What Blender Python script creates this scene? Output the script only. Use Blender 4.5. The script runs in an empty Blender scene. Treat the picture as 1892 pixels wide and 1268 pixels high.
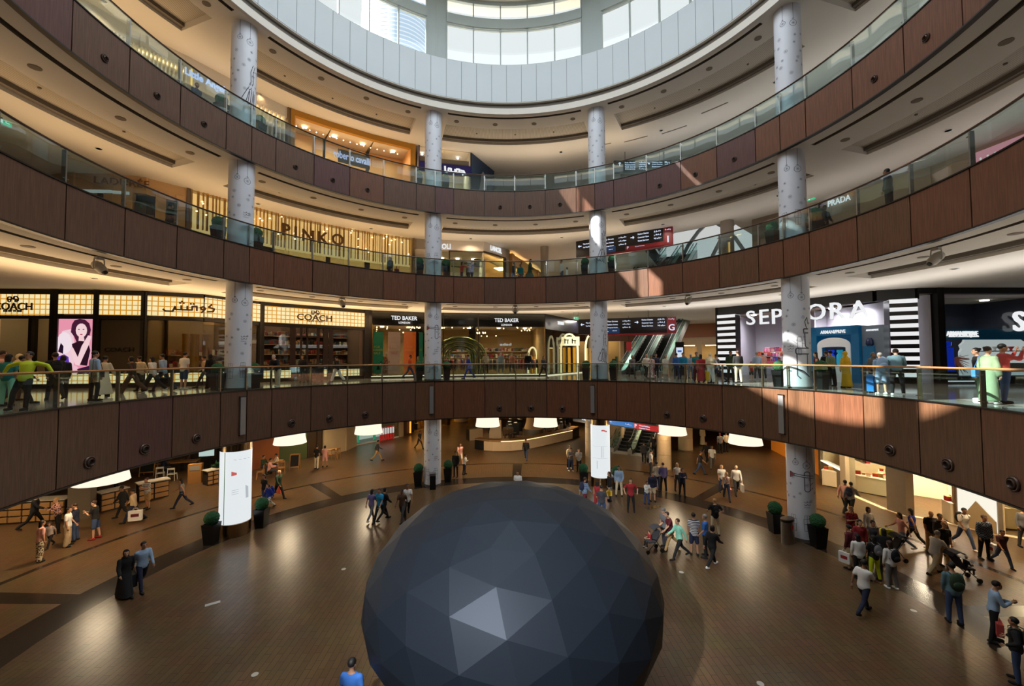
import bpy, bmesh, math, random
from math import sin, cos, radians as rad, pi
from mathutils import Vector, Matrix

sc = bpy.context.scene
COL = sc.collection
random.seed(7)

# ---------------------------------------------------------------- camera
FPX = 771.8
PIT, ROL = 0.03699, -0.00456
_f = Vector((0, cos(PIT), sin(PIT))); _r = Vector((1, 0, 0)); _u = Vector((0, -sin(PIT), cos(PIT)))
CR = _r * cos(ROL) + _u * sin(ROL)
CU = _u * cos(ROL) - _r * sin(ROL)
CF = _f
cd = bpy.data.cameras.new('camera')
cam = bpy.data.objects.new('camera', cd); COL.objects.link(cam)
cd.sensor_fit = 'HORIZONTAL'; cd.sensor_width = 36.0; cd.lens = 36.0 * FPX / 1892.0
cd.clip_start = 0.05; cd.clip_end = 1500
cam.matrix_world = Matrix(((CR.x, CU.x, -CF.x, 0), (CR.y, CU.y, -CF.y, 0), (CR.z, CU.z, -CF.z, 0), (0, 0, 0, 1)))
sc.camera = cam
sc.view_settings.view_transform = 'Standard'
sc.view_settings.look = 'None'
sc.view_settings.gamma = 1.0
sc.view_settings.exposure = 0.0
sc.view_settings.use_curve_mapping = False
sc.cycles.diffuse_bounces = 3
sc.cycles.glossy_bounces = 3
sc.cycles.transparent_max_bounces = 16
sc.cycles.max_bounces = 7
sc.cycles.sample_clamp_indirect = 4.0

# ---------------------------------------------------------------- sky, sun, added fill lamps
world = bpy.data.worlds.new('sky'); sc.world = world; world.use_nodes = True
wb = world.node_tree.nodes['Background']
wb.inputs[0].default_value = (0.66, 0.69, 0.70, 1); wb.inputs[1].default_value = 1.35

SUN_AZ, SUN_EL = 79.3, math.atan(0.835)
sd = bpy.data.lights.new('sun', 'SUN'); sd.energy = 26.0; sd.angle = rad(0.6); sd.color = (1.0, 0.93, 0.84)
so = bpy.data.objects.new('sun', sd); COL.objects.link(so)
_d = Vector((sin(rad(SUN_AZ)) * cos(SUN_EL), cos(rad(SUN_AZ)) * cos(SUN_EL), -sin(SUN_EL)))
so.rotation_euler = _d.to_track_quat('-Z', 'Y').to_euler()

CX, CY, RR = -0.18, 14.14, 13.56          # atrium centre and radius
ZL, ZG, Z1, Z2 = -8.15, -1.42, 5.39, 11.21  # floor heights
BG, B1, B2, ZT = -3.84, 3.635, 9.48, 16.3   # soffit heights
PHI = 1.72
COLAZ = [PHI - 22.45 + 45 * k for k in range(-3, 5)]

def lamp(kind, loc, energy, color, name, **kw):
    l = bpy.data.lights.new(name, kind); l.energy = energy; l.color = color
    for k, v in kw.items(): setattr(l, k, v)
    o = bpy.data.objects.new(name, l); COL.objects.link(o); o.location = loc
    return o
ROOF_FILL = lamp('AREA', (CX, CY, 23.75), 2550, (0.86, 0.94, 1.0), 'roof_fill_lamp', shape='DISK', size=17)  # added unseen fill lamp below the roof, brightening the whole hall

def pol(R, az, z=0.0):
    return Vector((CX + R * sin(rad(az)), CY + R * cos(rad(az)), z))
# rows of ceiling downlights over each gallery (warmer on the shop side to the left)
for zc, e in ((B1, 420), (B2, 330), (ZT, 330), (BG, 640)):
    for k, azc in enumerate((-88, -43.3, 1.7, 46.7, 91.7)):
        for s in (-11, 11):
            w = (1, .62, .30) if k < 2 else ((1, .74, .48) if k == 2 else (1, .86, .72))
            if zc == BG: w = (1, .66, .34)
            ee = e * (1.0 if k < 3 else .6)
            lo = lamp('SPOT', pol(18.75, azc + s, zc - .06), ee, w, 'downlight_lamp', spot_size=rad(150), spot_blend=1.0, shadow_soft_size=.12)

# added fill lamps floating unseen below the soffits to brighten them
for zc, e in ((B1, 95), (B2, 58), (ZT, 62)):
    for k in range(10):
        azc = -88 + 22.5 * k - 5
        w = (1, .66, .34) if azc < -25 else ((1, .80, .58) if azc < 25 else (1, .95, .90))
        ee = e * (1.1 if azc < 25 else .5) * (1.6 if zc == B1 and azc < -25 else (2.2 if zc == B1 and azc > 25 else 1))
        P = pol(18.0 if azc < 30 else 19.6, azc, zc - 1.7)
        lo = lamp('AREA', P, ee, w, 'soffit_fill_lamp', shape='RECTANGLE', size=7.5, size_y=2.2)
        lo.rotation_euler = Vector((-sin(rad(azc)) * .25, -cos(rad(azc)) * .25, 1)).to_track_quat('-Z', 'Y').to_euler()

# ---------------------------------------------------------------- helpers
def proj(P):
    d = P.dot(CF)
    return 946 + FPX * P.dot(CR) / d, 634 - FPX * P.dot(CU) / d
def ray(x, y):
    return CR * ((x - 946) / FPX) - CU * ((y - 634) / FPX) + CF
def at(x, y, z):
    d = ray(x, y); return d * (z / d.z)
def atd(x, y, depth):
    return ray(x, y) * depth
def onR(x, R, z):
    a, b = -130.0, 130.0
    for _ in range(50):
        m = (a + b) / 2; P = pol(R, m, z)
        if P.y < .3: 
            if m < 0: a = m
            else: b = m
            continue
        if proj(P)[0] < x: a = m
        else: b = m
    return pol(R, (a + b) / 2, z)
def azof(P): return math.degrees(math.atan2(P.x - CX, P.y - CY))

def S(r, g, b):
    f = lambda c: (c / 255 / 12.92) if c / 255 <= .04045 else ((c / 255 + .055) / 1.055) ** 2.4
    return (f(r), f(g), f(b), 1)
_M = {}
def mat(name, c=(200, 200, 200), rough=.6, metal=0, emit=None, es=0, bump=0, bs=30, var=0, alpha=None, coat=0, spec=.5):
    if name in _M: return _M[name]
    m = bpy.data.materials.new(name); m.use_nodes = True; nt = m.node_tree; b = nt.nodes['Principled BSDF']
    col = S(*c); b.inputs['Base Color'].default_value = col
    b.inputs['Roughness'].default_value = rough; b.inputs['Metallic'].default_value = metal
    b.inputs['Specular IOR Level'].default_value = spec
    b.inputs['Coat Weight'].default_value = coat
    if emit: b.inputs['Emission Color'].default_value = S(*emit); b.inputs['Emission Strength'].default_value = es
    if var or bump:
        tc = nt.nodes.new('ShaderNodeTexCoord'); n = nt.nodes.new('ShaderNodeTexNoise'); n.inputs['Scale'].default_value = bs
        nt.links.new(tc.outputs['Object'], n.inputs['Vector'])
        if var:
            mx = nt.nodes.new('ShaderNodeMix'); mx.data_type = 'RGBA'
            mx.inputs[6].default_value = tuple(v * (1 - var) for v in col[:3]) + (1,)
            mx.inputs[7].default_value = tuple(min(1, v * (1 + var)) for v in col[:3]) + (1,)
            nt.links.new(n.outputs['Fac'], mx.inputs[0]); nt.links.new(mx.outputs[2], b.inputs['Base Color'])
        if bump:
            bp = nt.nodes.new('ShaderNodeBump'); bp.inputs['Strength'].default_value = bump; bp.inputs['Distance'].default_value = .02
            nt.links.new(n.outputs['Fac'], bp.inputs['Height']); nt.links.new(bp.outputs['Normal'], b.inputs['Normal'])
    _M[name] = m; return m
def emat(name, c, s=1.0):
    return mat(name, (10, 10, 10), .5, emit=c, es=s)
def glass(name, tint=(215, 232, 230), fr=.10, rough=.02):
    if name in _M: return _M[name]
    m = bpy.data.materials.new(name); m.use_nodes = True; nt = m.node_tree
    for n in list(nt.nodes): nt.nodes.remove(n)
    o = nt.nodes.new('ShaderNodeOutputMaterial'); mx = nt.nodes.new('ShaderNodeMixShader')
    t = nt.nodes.new('ShaderNodeBsdfTransparent'); t.inputs[0].default_value = S(*tint)
    g = nt.nodes.new('ShaderNodeBsdfGlossy'); g.inputs['Roughness'].default_value = rough
    fz = nt.nodes.new('ShaderNodeLayerWeight'); fz.inputs[0].default_value = .5
    pw = nt.nodes.new('ShaderNodeMath'); pw.operation = 'POWER'; pw.inputs[1].default_value = 4.0
    ad = nt.nodes.new('ShaderNodeMath'); ad.operation = 'MULTIPLY_ADD'; ad.inputs[1].default_value = .6; ad.inputs[2].default_value = fr * .45
    nt.links.new(fz.outputs['Facing'], pw.inputs[0]); nt.links.new(pw.outputs[0], ad.inputs[0]); nt.links.new(ad.outputs[0], mx.inputs[0])
    nt.links.new(t.outputs[0], mx.inputs[1]); nt.links.new(g.outputs[0], mx.inputs[2]); nt.links.new(mx.outputs[0], o.inputs[0])
    _M[name] = m; return m

class MB:
    def __init__(s): s.v = []; s.f = []; s.m = []
    def quadf(s, pts, mi=0):
        n = len(s.v); s.v += [Vector(p) for p in pts]; s.f.append(tuple(range(n, n + len(pts)))); s.m.append(mi)
    def box(s, c, size, rz=0.0, mi=0, M=None):
        hx, hy, hz = size[0] / 2, size[1] / 2, size[2] / 2
        n = len(s.v); R = M if M is not None else Matrix.Rotation(rz, 3, 'Z')
        for dx, dy, dz in ((-1,-1,-1),(1,-1,-1),(1,1,-1),(-1,1,-1),(-1,-1,1),(1,-1,1),(1,1,1),(-1,1,1)):
            s.v.append(Vector(c) + R @ Vector((dx*hx, dy*hy, dz*hz)))
        for q in ((0,3,2,1),(4,5,6,7),(0,1,5,4),(1,2,6,5),(2,3,7,6),(3,0,4,7)):
            s.f.append(tuple(n + i for i in q)); s.m.append(mi)
        return s
    def grid(s, rings, closed=True, caps=True, mi=0):
        n0 = len(s.v); k = len(rings[0])
        for r in rings: s.v += [Vector(p) for p in r]
        for i in range(len(rings) - 1):
            for j in range(k if closed else k - 1):
                j2 = (j + 1) % k
                s.f.append((n0+i*k+j, n0+i*k+j2, n0+(i+1)*k+j2, n0+(i+1)*k+j)); s.m.append(mi)
        if caps:
            s.f.append(tuple(n0 + j for j in reversed(range(k)))); s.m.append(mi)
            e = n0 + (len(rings)-1)*k
            s.f.append(tuple(e + j for j in range(k))); s.m.append(mi)
        return s
    def lathe(s, prof, c=(0, 0, 0), n=24, mi=0, sx=1, sy=1):
        c = Vector(c)
        s.grid([[c + Vector((r*cos(2*pi*j/n)*sx, r*sin(2*pi*j/n)*sy, z)) for j in range(n)] for r, z in prof], mi=mi); return s
    def tube(s, path, r, n=8, mi=0, ry=None):
        path = [Vector(p) for p in path]; rings = []
        rs = r if isinstance(r, (list, tuple)) else [r] * len(path)
        for i, p in enumerate(path):
            t = (path[min(i+1, len(path)-1)] - path[max(i-1, 0)]).normalized()
            up = Vector((0, 0, 1)) if abs(t.z) < .95 else Vector((0, 1, 0))
            a = t.cross(up).normalized(); b = a.cross(t).normalized()
            rings.append([p + a*cos(2*pi*j/n)*rs[i] + b*sin(2*pi*j/n)*(rs[i] if ry is None else ry) for j in range(n)])
        s.grid(rings, mi=mi); return s
    def ell(s, c, r, n=12, mi=0, M=None):
        c = Vector(c); rings = []
        h = n // 2 + 1
        for i in range(h + 1):
            a = pi * (i + .001 if i == 0 else (i - .001 if i == h else i)) / h
            ring = []
            for j in range(n):
                p = Vector((r[0]*sin(a)*cos(2*pi*j/n), r[1]*sin(a)*sin(2*pi*j/n), -r[2]*cos(a)))
                ring.append(c + (M @ p if M is not None else p))
            rings.append(ring)
        s.grid(rings, mi=mi); return s
    def sector(s, R0, R1, a0, a1, z0, z1, n=None, mi=0):
        """solid annular block between two radii, azimuths (deg) and heights"""
        n = n or max(1, int(abs(a1 - a0) / 2.25 + .5)); full = abs(a1 - a0) >= 359.9
        rings = []
        for i in range(n + (0 if full else 1)):
            a = a0 + (a1 - a0) * i / n
            rings.append([pol(R0, a, z0), pol(R1, a, z0), pol(R1, a, z1), pol(R0, a, z1)])
        if full: rings.append(rings[0])
        s.grid(rings, caps=not full, mi=mi); return s
    def prism(s, poly, z0, z1, mi=0):
        s.grid([[Vector((p[0], p[1], z0)) for p in poly], [Vector((p[0], p[1], z1)) for p in poly]], mi=mi); return s
    def build(s, name, mats, parent=None, smooth=False, world=True):
        me = bpy.data.meshes.new(name)
        vs = s.v
        if parent is not None and world:
            inv = (Matrix.Translation(parent.location) @ parent.rotation_euler.to_matrix().to_4x4()).inverted()
            q = parent.get('_inv')
            if parent.parent is not None:
                g = parent.parent; inv = inv @ (Matrix.Translation(g.location) @ g.rotation_euler.to_matrix().to_4x4()).inverted()
            vs = [inv @ v for v in vs]
        me.from_pydata([tuple(v) for v in vs], [], s.f)
        if not isinstance(mats, (list, tuple)): mats = [mats]
        for m in mats: me.materials.append(m)
        if len(mats) > 1: me.polygons.foreach_set('material_index', s.m)
        bm = bmesh.new(); bm.from_mesh(me); bmesh.ops.recalc_face_normals(bm, faces=bm.faces); bm.to_mesh(me); bm.free()
        if smooth:
            me.polygons.foreach_set('use_smooth', [True] * len(me.polygons))
            try: me.set_sharp_from_angle(angle=rad(35))
            except Exception: pass
        me.update()
        o = bpy.data.objects.new(name, me); COL.objects.link(o)
        if parent is not None: o.parent = parent
        return o
def tag(o, label=None, cat=None, group=None, kind=None):
    if label: o['label'] = label
    if cat: o['category'] = cat
    if group: o['group'] = group
    if kind: o['kind'] = kind
    return o
def thing(name, label, cat, loc=(0, 0, 0), rz=0.0, group=None):
    o = bpy.data.objects.new(name, None); o.empty_display_size = .2; COL.objects.link(o)
    o.location = loc; o.rotation_euler = (0, 0, rz)
    return tag(o, label, cat, group)
def copy_tree(o, parent=None):
    c = o.copy(); COL.objects.link(c); c.parent = parent
    for ch in list(o.children): copy_tree(ch, c)
    return c
def textmesh(string, height, width=None, depth=.02, bold=0.0, xs=1.0):
    cu = bpy.data.curves.new('t', 'FONT'); cu.body = string; cu.size = 1; cu.extrude = .5; cu.offset = bold
    cu.align_x = 'CENTER'; cu.align_y = 'CENTER'; cu.resolution_u = 3
    ob = bpy.data.objects.new('t', cu); COL.objects.link(ob)
    dg = bpy.context.evaluated_depsgraph_get(); me = ob.evaluated_get(dg).to_mesh()
    V = [v.co.copy() for v in me.vertices]; Fc = [tuple(p.vertices) for p in me.polygons]
    ob.evaluated_get(dg).to_mesh_clear(); bpy.data.objects.remove(ob); bpy.data.curves.remove(cu)
    if not V: return [], []
    x0 = min(v.x for v in V); x1 = max(v.x for v in V); y0 = min(v.y for v in V); y1 = max(v.y for v in V)
    sy = height / (y1 - y0); sx = (width / (x1 - x0)) if width else sy * xs
    return [Vector(((v.x - (x0+x1)/2)*sx, (v.y - (y0+y1)/2)*sy, v.z*depth)) for v in V], Fc
def text(string, P, right, up, height, m, name='lettering', parent=None, width=None, depth=.03, bold=0.0):
    V, Fc = textmesh(string, height, width, depth, bold)
    right = Vector(right).normalized(); up = Vector(up).normalized(); n = right.cross(up)
    mb = MB(); mb.v = [Vector(P) + right*v.x + up*v.y + n*v.z for v in V]; mb.f = Fc; mb.m = [0]*len(Fc)
    return mb.build(name, m, parent)

# ---------------------------------------------------------------- materials
def wood_mat(name, c1, c2, rough=.45):
    m = bpy.data.materials.new(name); m.use_nodes = True; nt = m.node_tree; b = nt.nodes['Principled BSDF']
    tc = nt.nodes.new('ShaderNodeTexCoord'); mp = nt.nodes.new('ShaderNodeMapping'); mp.inputs['Scale'].default_value = (9, 9, .45)
    n = nt.nodes.new('ShaderNodeTexNoise'); n.inputs['Scale'].default_value = 3.0; n.inputs['Detail'].default_value = 6
    r = nt.nodes.new('ShaderNodeValToRGB'); r.color_ramp.elements[0].position = .3; r.color_ramp.elements[1].position = .7
    r.color_ramp.elements[0].color = S(*c1); r.color_ramp.elements[1].color = S(*c2)
    nt.links.new(tc.outputs['Object'], mp.inputs[0]); nt.links.new(mp.outputs[0], n.inputs['Vector'])
    nt.links.new(n.outputs['Fac'], r.inputs[0]); nt.links.new(r.outputs[0], b.inputs['Base Color'])
    b.inputs['Roughness'].default_value = rough; b.inputs['Specular IOR Level'].default_value = .35
    return m
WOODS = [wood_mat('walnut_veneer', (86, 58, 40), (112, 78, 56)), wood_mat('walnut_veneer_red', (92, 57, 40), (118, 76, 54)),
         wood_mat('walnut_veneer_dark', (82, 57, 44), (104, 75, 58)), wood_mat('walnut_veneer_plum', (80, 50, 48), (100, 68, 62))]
def floor_mat():
    m = bpy.data.materials.new('floor_planks'); m.use_nodes = True; nt = m.node_tree; b = nt.nodes['Principled BSDF']
    tc = nt.nodes.new('ShaderNodeTexCoord'); mp = nt.nodes.new('ShaderNodeMapping'); mp.inputs['Rotation'].default_value = (0, 0, rad(88))
    br = nt.nodes.new('ShaderNodeTexBrick'); br.inputs['Scale'].default_value = 1.0; br.inputs['Brick Width'].default_value = .62
    br.inputs['Row Height'].default_value = .17; br.inputs['Mortar Size'].default_value = .007
    br.inputs['Color1'].default_value = S(112, 87, 60); br.inputs['Color2'].default_value = S(100, 77, 53); br.inputs['Mortar'].default_value = S(34, 24, 16)
    n = nt.nodes.new('ShaderNodeTexNoise'); n.inputs['Scale'].default_value = 1.3; n.inputs['Detail'].default_value = 4
    mx = nt.nodes.new('ShaderNodeMix'); mx.data_type = 'RGBA'; mx.blend_type = 'MULTIPLY'; mx.inputs[0].default_value = .5
    nt.links.new(tc.outputs['Object'], mp.inputs[0]); nt.links.new(mp.outputs[0], br.inputs[0]); nt.links.new(tc.outputs['Object'], n.inputs['Vector'])
    nt.links.new(br.outputs[0], mx.inputs[6]); nt.links.new(n.outputs['Color'], mx.inputs[7]); nt.links.new(mx.outputs[2], b.inputs['Base Color'])
    b.inputs['Roughness'].default_value = .30; b.inputs['Specular IOR Level'].default_value = .45
    bp = nt.nodes.new('ShaderNodeBump'); bp.inputs['Strength'].default_value = .3; bp.inputs['Distance'].default_value = .01
    nt.links.new(br.outputs['Fac'], bp.inputs['Height']); bp.invert = True; nt.links.new(bp.outputs[0], b.inputs['Normal'])
    return m
def tile_mat():
    m = bpy.data.materials.new('polished_tile'); m.use_nodes = True; nt = m.node_tree; b = nt.nodes['Principled BSDF']
    tc = nt.nodes.new('ShaderNodeTexCoord'); br = nt.nodes.new('ShaderNodeTexBrick'); br.offset = 0; br.inputs['Scale'].default_value = 1.0
    br.inputs['Brick Width'].default_value = .8; br.inputs['Row Height'].default_value = .8; br.inputs['Mortar Size'].default_value = .004
    br.inputs['Color1'].default_value = S(168, 158, 146); br.inputs['Color2'].default_value = S(158, 148, 136); br.inputs['Mortar'].default_value = S(110, 102, 94)
    nt.links.new(tc.outputs['Object'], br.inputs[0]); nt.links.new(br.outputs[0], b.inputs['Base Color'])
    b.inputs['Roughness'].default_value = .09; return m
def rib_mat():
    m = bpy.data.materials.new('ribbed_plaster'); m.use_nodes = True; nt = m.node_tree; b = nt.nodes['Principled BSDF']
    tc = nt.nodes.new('ShaderNodeTexCoord'); w = nt.nodes.new('ShaderNodeTexWave'); w.inputs['Scale'].default_value = 3.0; w.bands_direction = 'X'
    r = nt.nodes.new('ShaderNodeMix'); r.data_type = 'RGBA'; r.inputs[6].default_value = S(160, 150, 136); r.inputs[7].default_value = S(196, 188, 174)
    nt.links.new(tc.outputs['Object'], w.inputs['Vector']); nt.links.new(w.outputs['Fac'], r.inputs[0]); nt.links.new(r.outputs[2], b.inputs['Base Color'])
    b.inputs['Roughness'].default_value = .8; return m
FLOOR = floor_mat(); TILE = tile_mat(); RIB = rib_mat()
PLAST = mat('white_plaster', (214, 208, 198), .85, bump=.05, bs=8)
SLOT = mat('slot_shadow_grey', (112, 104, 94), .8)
DRUM = mat('drum_panel_white', (186, 194, 198), .55, var=.03, bs=.6)
SEAM = mat('seam_dark', (112, 118, 120), .8)
STEEL = mat('brushed_steel', (170, 170, 168), .3, 1)
DSTEEL = mat('dark_steel', (70, 68, 66), .4, 1)
BRONZE = mat('bronze', (70, 48, 34), .35, .6)
RAILW = mat('rail_dark_wood', (74, 50, 36), .35)
BALG = glass('balustrade_glass', (236, 247, 247), .24)
WING = glass('window_glass', (250, 252, 252), .05)
SHOPG = glass('shop_glass', (226, 228, 222), .10)
GREYF = mat('window_frame_grey', (150, 160, 158), .5)
BLACK = mat('black_satin', (14, 13, 13), .4)
WHITE = mat('white_satin', (226, 226, 222), .45)
CREAM = mat('cream_stone', (196, 172, 136), .5, var=.06, bs=2)
# ---------------------------------------------------------------- ground floor slab of the lower mall
DARKT = mat('dark_floor_tile', (44, 36, 30), .22, var=.1, bs=3)
mb = MB()
mb.sector(.02, 13.7, 0, 360, ZL - .3, ZL, n=96)
mb.sector(13.7, 14.95, 0, 360, ZL - .3, ZL, n=96, mi=1)
az = -180 + 1.72
bands = []
for k in range(8):
    c = PHI + 45 * k
    mb.sector(14.95, 18.5, c - 22.5, c - 1.1, ZL - .3, ZL, mi=0)
    mb.sector(14.95, 18.5, c - 1.1, c + 1.1, ZL - .3, ZL, mi=1)
    mb.sector(14.95, 18.5, c + 1.1, c + 22.5, ZL - .3, ZL, mi=0)
mb.sector(18.5, 18.75, 0, 360, ZL - .3, ZL, n=96, mi=1)
mb.sector(18.75, 60, 0, 360, ZL - .3, ZL, n=96)
tag(mb.build('floor', [FLOOR, DARKT]), kind='structure')

# ---------------------------------------------------------------- gallery slabs and their ribbed soffits
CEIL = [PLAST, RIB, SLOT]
def soffit(zb, ztop, r_in, slot, cof, name='ceiling', rout=48, dz=.32, cut=None):
    """plaster soffit with a slot and a recessed coffer in every bay"""
    m = MB()
    for k in range(8):
        c = PHI + 45 * k; h = 22.5
        s0, s1 = slot; c0, c1 = cof
        hs = h - 3.7; hc = h - 3.9
        def fl(R0, R1, a0, a1, z, mi=0):
            n = max(1, int((a1 - a0) / 2.25 + .5))
            for i in range(n):
                p = a0 + (a1 - a0) * i / n; q = a0 + (a1 - a0) * (i + 1) / n
                m.quadf([pol(R0, p, z), pol(R0, q, z), pol(R1, q, z), pol(R1, p, z)], mi)
        def vert(R, a0, a1, za, zb_, mi=0):
            n = max(1, int((a1 - a0) / 2.25 + .5))
            for i in range(n):
                p = a0 + (a1 - a0) * i / n; q = a0 + (a1 - a0) * (i + 1) / n
                m.quadf([pol(R, p, za), pol(R, q, za), pol(R, q, zb_), pol(R, p, zb_)], mi)
        def side(a, R0, R1, za, zb_, mi=0): m.quadf([pol(R0, a, za), pol(R1, a, za), pol(R1, a, zb_), pol(R0, a, zb_)], mi)
        fl(r_in, s0, c-h, c+h, zb)
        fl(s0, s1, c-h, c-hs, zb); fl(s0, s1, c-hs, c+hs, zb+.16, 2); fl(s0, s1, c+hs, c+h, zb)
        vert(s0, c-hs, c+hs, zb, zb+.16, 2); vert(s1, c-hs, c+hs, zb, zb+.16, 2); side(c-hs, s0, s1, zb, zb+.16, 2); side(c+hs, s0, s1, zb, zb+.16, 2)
        fl(s1, c0, c-h, c+h, zb)
        fl(c0, c1, c-h, c-hc, zb); fl(c0, c1, c+hc, c+h, zb)
        fl(c0, c1-.22, c-hc, c+hc, zb+dz, 1); vert(c0, c-hc, c+hc, zb, zb+dz); side(c-hc, c0, c1, zb, zb+dz); side(c+hc, c0, c1, zb, zb+dz)
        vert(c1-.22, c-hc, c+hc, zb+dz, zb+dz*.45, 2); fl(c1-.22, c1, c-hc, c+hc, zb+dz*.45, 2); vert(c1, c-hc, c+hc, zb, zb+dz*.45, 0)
        if cut and c-h < cut[0] and c+h > cut[1]:
            fl(c1, rout, c-h, cut[0], zb); fl(c1, cut[2], cut[0], cut[1], zb); fl(c1, rout, cut[1], c+h, zb)
        else: fl(c1, rout, c-h, c+h, zb)
    o = m.build(name, CEIL)
    tag(o, kind='structure')
    # round speaker grilles, small sensors
    g = MB(); d = MB()
    for k in range(8):
        c = PHI + 45 * k
        for da in (-16, -5.4, 5.4, 16):
            P = pol((s1 + c0) / 2 + .05, c + da, zb)
            g.lathe([(.17, -.015), (.17, .01)], P, 18)
        for da in (-10, 0, 10): d.lathe([(.05, -.03), (.06, .01)], pol(c1 - .9, c + da, zb + dz - .01), 10)
    g.build('speaker_grille', mat('grille_taupe', (120, 108, 94), .8), o)
    d.build('sensor', SLOT, o)
    f = MB(); r = MB()
    for azc in (-88, -43.3, 1.7, 46.7, 91.7):
        for s in (-11, 11):
            P = pol(18.75, azc + s, zb)
            f.lathe([(.11, -.012), (.11, .02)], P, 14); r.lathe([(.15, -.02), (.15, .0), (.115, .0), (.115, -.02)], P, 14)
    f.build('downlight_lens', emat('lens_glow', (255, 214, 150), 6), o); r.build('downlight_trim', WHITE, o)
    return o
soffit(BG, ZG, 13.6, (14.2, 14.42), (15.95, 17.65))
soffit(B1, Z1, 13.6, (14.2, 14.42), (15.95, 17.65))
soffit(B2, Z2, 13.6, (14.2, 14.42), (15.95, 17.65), cut=(28, 46.5, 21.3))
soffit(ZT, 17, 13.3, (13.55, 13.75), (15.0, 17.2))

for z, nm in ((ZG, 'gallery floor'), (Z1, 'gallery'), (Z2, 'g')):
    m = MB()
    if z == Z2:
        m.sector(13.57, 21.3, 0, 360, z - .28, z, n=160); m.sector(21.3, 48, 46.5, 388, z - .28, z, n=120); m.sector(21.3, 21.4, 28, 46.5, B2, z)
    else: m.sector(13.57, 48, 0, 360, z - .28, z, n=160)
    tag(m.build('floor', TILE), kind='structure')

# ---------------------------------------------------------------- wood fascias with joints, trims
W_, N_ = 8.67, 5.16
steps = [N_, W_, W_, W_, W_, N_]
JO = []
for a in COLAZ:
    JO += [a, a + N_, a + N_ + W_, a + N_ + 2*W_, a + N_ + 3*W_, a + N_ + 4*W_]
rnd = random.Random(3)
def fascia(zb, zt, name, nozzle_z, nozz, col_strip, pick):
    root = thing(name, None, None); tag(root, kind='structure')
    bk = MB(); bk.sector(13.52, 13.60, 0, 360, zb, zt - .02, n=160); bk.build('backing', BLACK, root)
    tr = MB(); tr.sector(13.40, 13.58, 0, 360, zb - .035, zb + .015, n=160); tr.sector(13.42, 13.56, 0, 360, zt - .03, zt + .012, n=160); tr.build('trim', DSTEEL, root)
    for i, a in enumerate(JO):
        b = JO[(i+1) % len(JO)] + (360 if i == len(JO)-1 else 0)
        p = MB(); p.sector(13.45, 13.53, a + .085, b - .085, zb + .02, zt - .04, n=4)
        p.build('panel', WOODS[pick(i, (a + b) / 2, rnd)], root, smooth=True)
    return root
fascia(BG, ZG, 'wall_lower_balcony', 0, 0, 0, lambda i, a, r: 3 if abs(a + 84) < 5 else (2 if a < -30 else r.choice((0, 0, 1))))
fascia(B1, Z1, 'wall_middle_balcony', 0, 0, 0, lambda i, a, r: r.choice((0, 1, 1, 2)))
fascia(B2, Z2, 'wall_upper_balcony', 0, 0, 0, lambda i, a, r: r.choice((2, 3, 2, 1)) if a < 20 else r.choice((1, 3, 1)))

# air nozzles in the bands
NOZ = mat('nozzle_bronze', (92, 74, 66), .35, .5)
NHOLE = mat('nozzle_hole', (12, 10, 9), .6)
def nozzle_proto(r, label, group):
    t = thing('air_nozzle', label, 'air vent', group=group)
    m = MB(); rg = []
    for R_, y in ((r, .0), (r, -.03), (r*.9, -.05), (r*.8, -.05), (r*.72, -.02)):
        rg.append([Vector((R_*cos(2*pi*j/22), y, R_*sin(2*pi*j/22))) for j in range(22)])
    m.grid(rg, caps=False); m.build('rim', NOZ, t, smooth=True, world=False)
    m = MB(); rg = []
    for R_, y in ((r*.70, -.0), (r*.62, -.07), (r*.5, -.085), (r*.42, -.06), (r*.36, .0)):
        rg.append([Vector((R_*cos(2*pi*j/22), y, R_*sin(2*pi*j/22))) for j in range(22)])
    m.grid(rg, caps=False); eb = m.build('eyeball', NOZ, t, smooth=True, world=False)
    m = MB(); m.grid([[Vector((r*.5*cos(2*pi*j/22), -.02, r*.5*sin(2*pi*j/22))) for j in range(22)], [Vector((r*.5*cos(2*pi*j/22), .0, r*.5*sin(2*pi*j/22))) for j in range(22)]]); m.build('throat', NHOLE, eb, world=False)
    return t
def place_nozzles(pxs, z, r, label, group):
    p0 = nozzle_proto(r, label, group); first = True
    for x in pxs:
        P = onR(x, 13.45, z); a = azof(P)
        o = p0 if first else copy_tree(p0); first = False
        o.location = P; o.rotation_euler = (0, 0, -rad(a))
place_nozzles((165, 267, 363, 539, 609, 675, 923, 981, 1039, 1232, 1299, 1370, 1645, 1752, 1873), -3.28, .2, 'round bronze air nozzle set in the lowest wooden balcony band', 'nozzles in the lowest balcony band')
place_nozzles((193, 290, 377, 546, 615, 679, 924, 979, 1035, 1219, 1285, 1357, 1616, 1712), 10.12, .135, 'small round air nozzle set in the topmost wooden balcony band', 'nozzles in the topmost balcony band')
# four pale light strips on the lowest band beside the columns
for x, lb in ((448, 'leftmost, over the drum sign'), (797, 'second from the left'), (1095, 'above the tall white lightbox column'), (1444, 'rightmost, its top touched by sunlight')):
    P = onR(x, 13.41, -2.5); a = azof(P)
    t = thing('strip_cover', 'slim pale grey strip on lowest balcony band, ' + lb, 'wall strip', P, -rad(a))
    m = MB(); m.box((0, -.02, -.1), (.24, .07, 1.72)); m.build('cover', mat('strip_grey', (134, 132, 134), .4, .3), t, world=False)
    m = MB(); m.box((0, -.01, .78), (.27, .08, .05)); m.build('end_cap', DSTEEL, t, world=False); m = MB(); m.box((0, -.01, -.98), (.27, .08, .05)); m.build('end_cap', DSTEEL, t, world=False)

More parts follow.
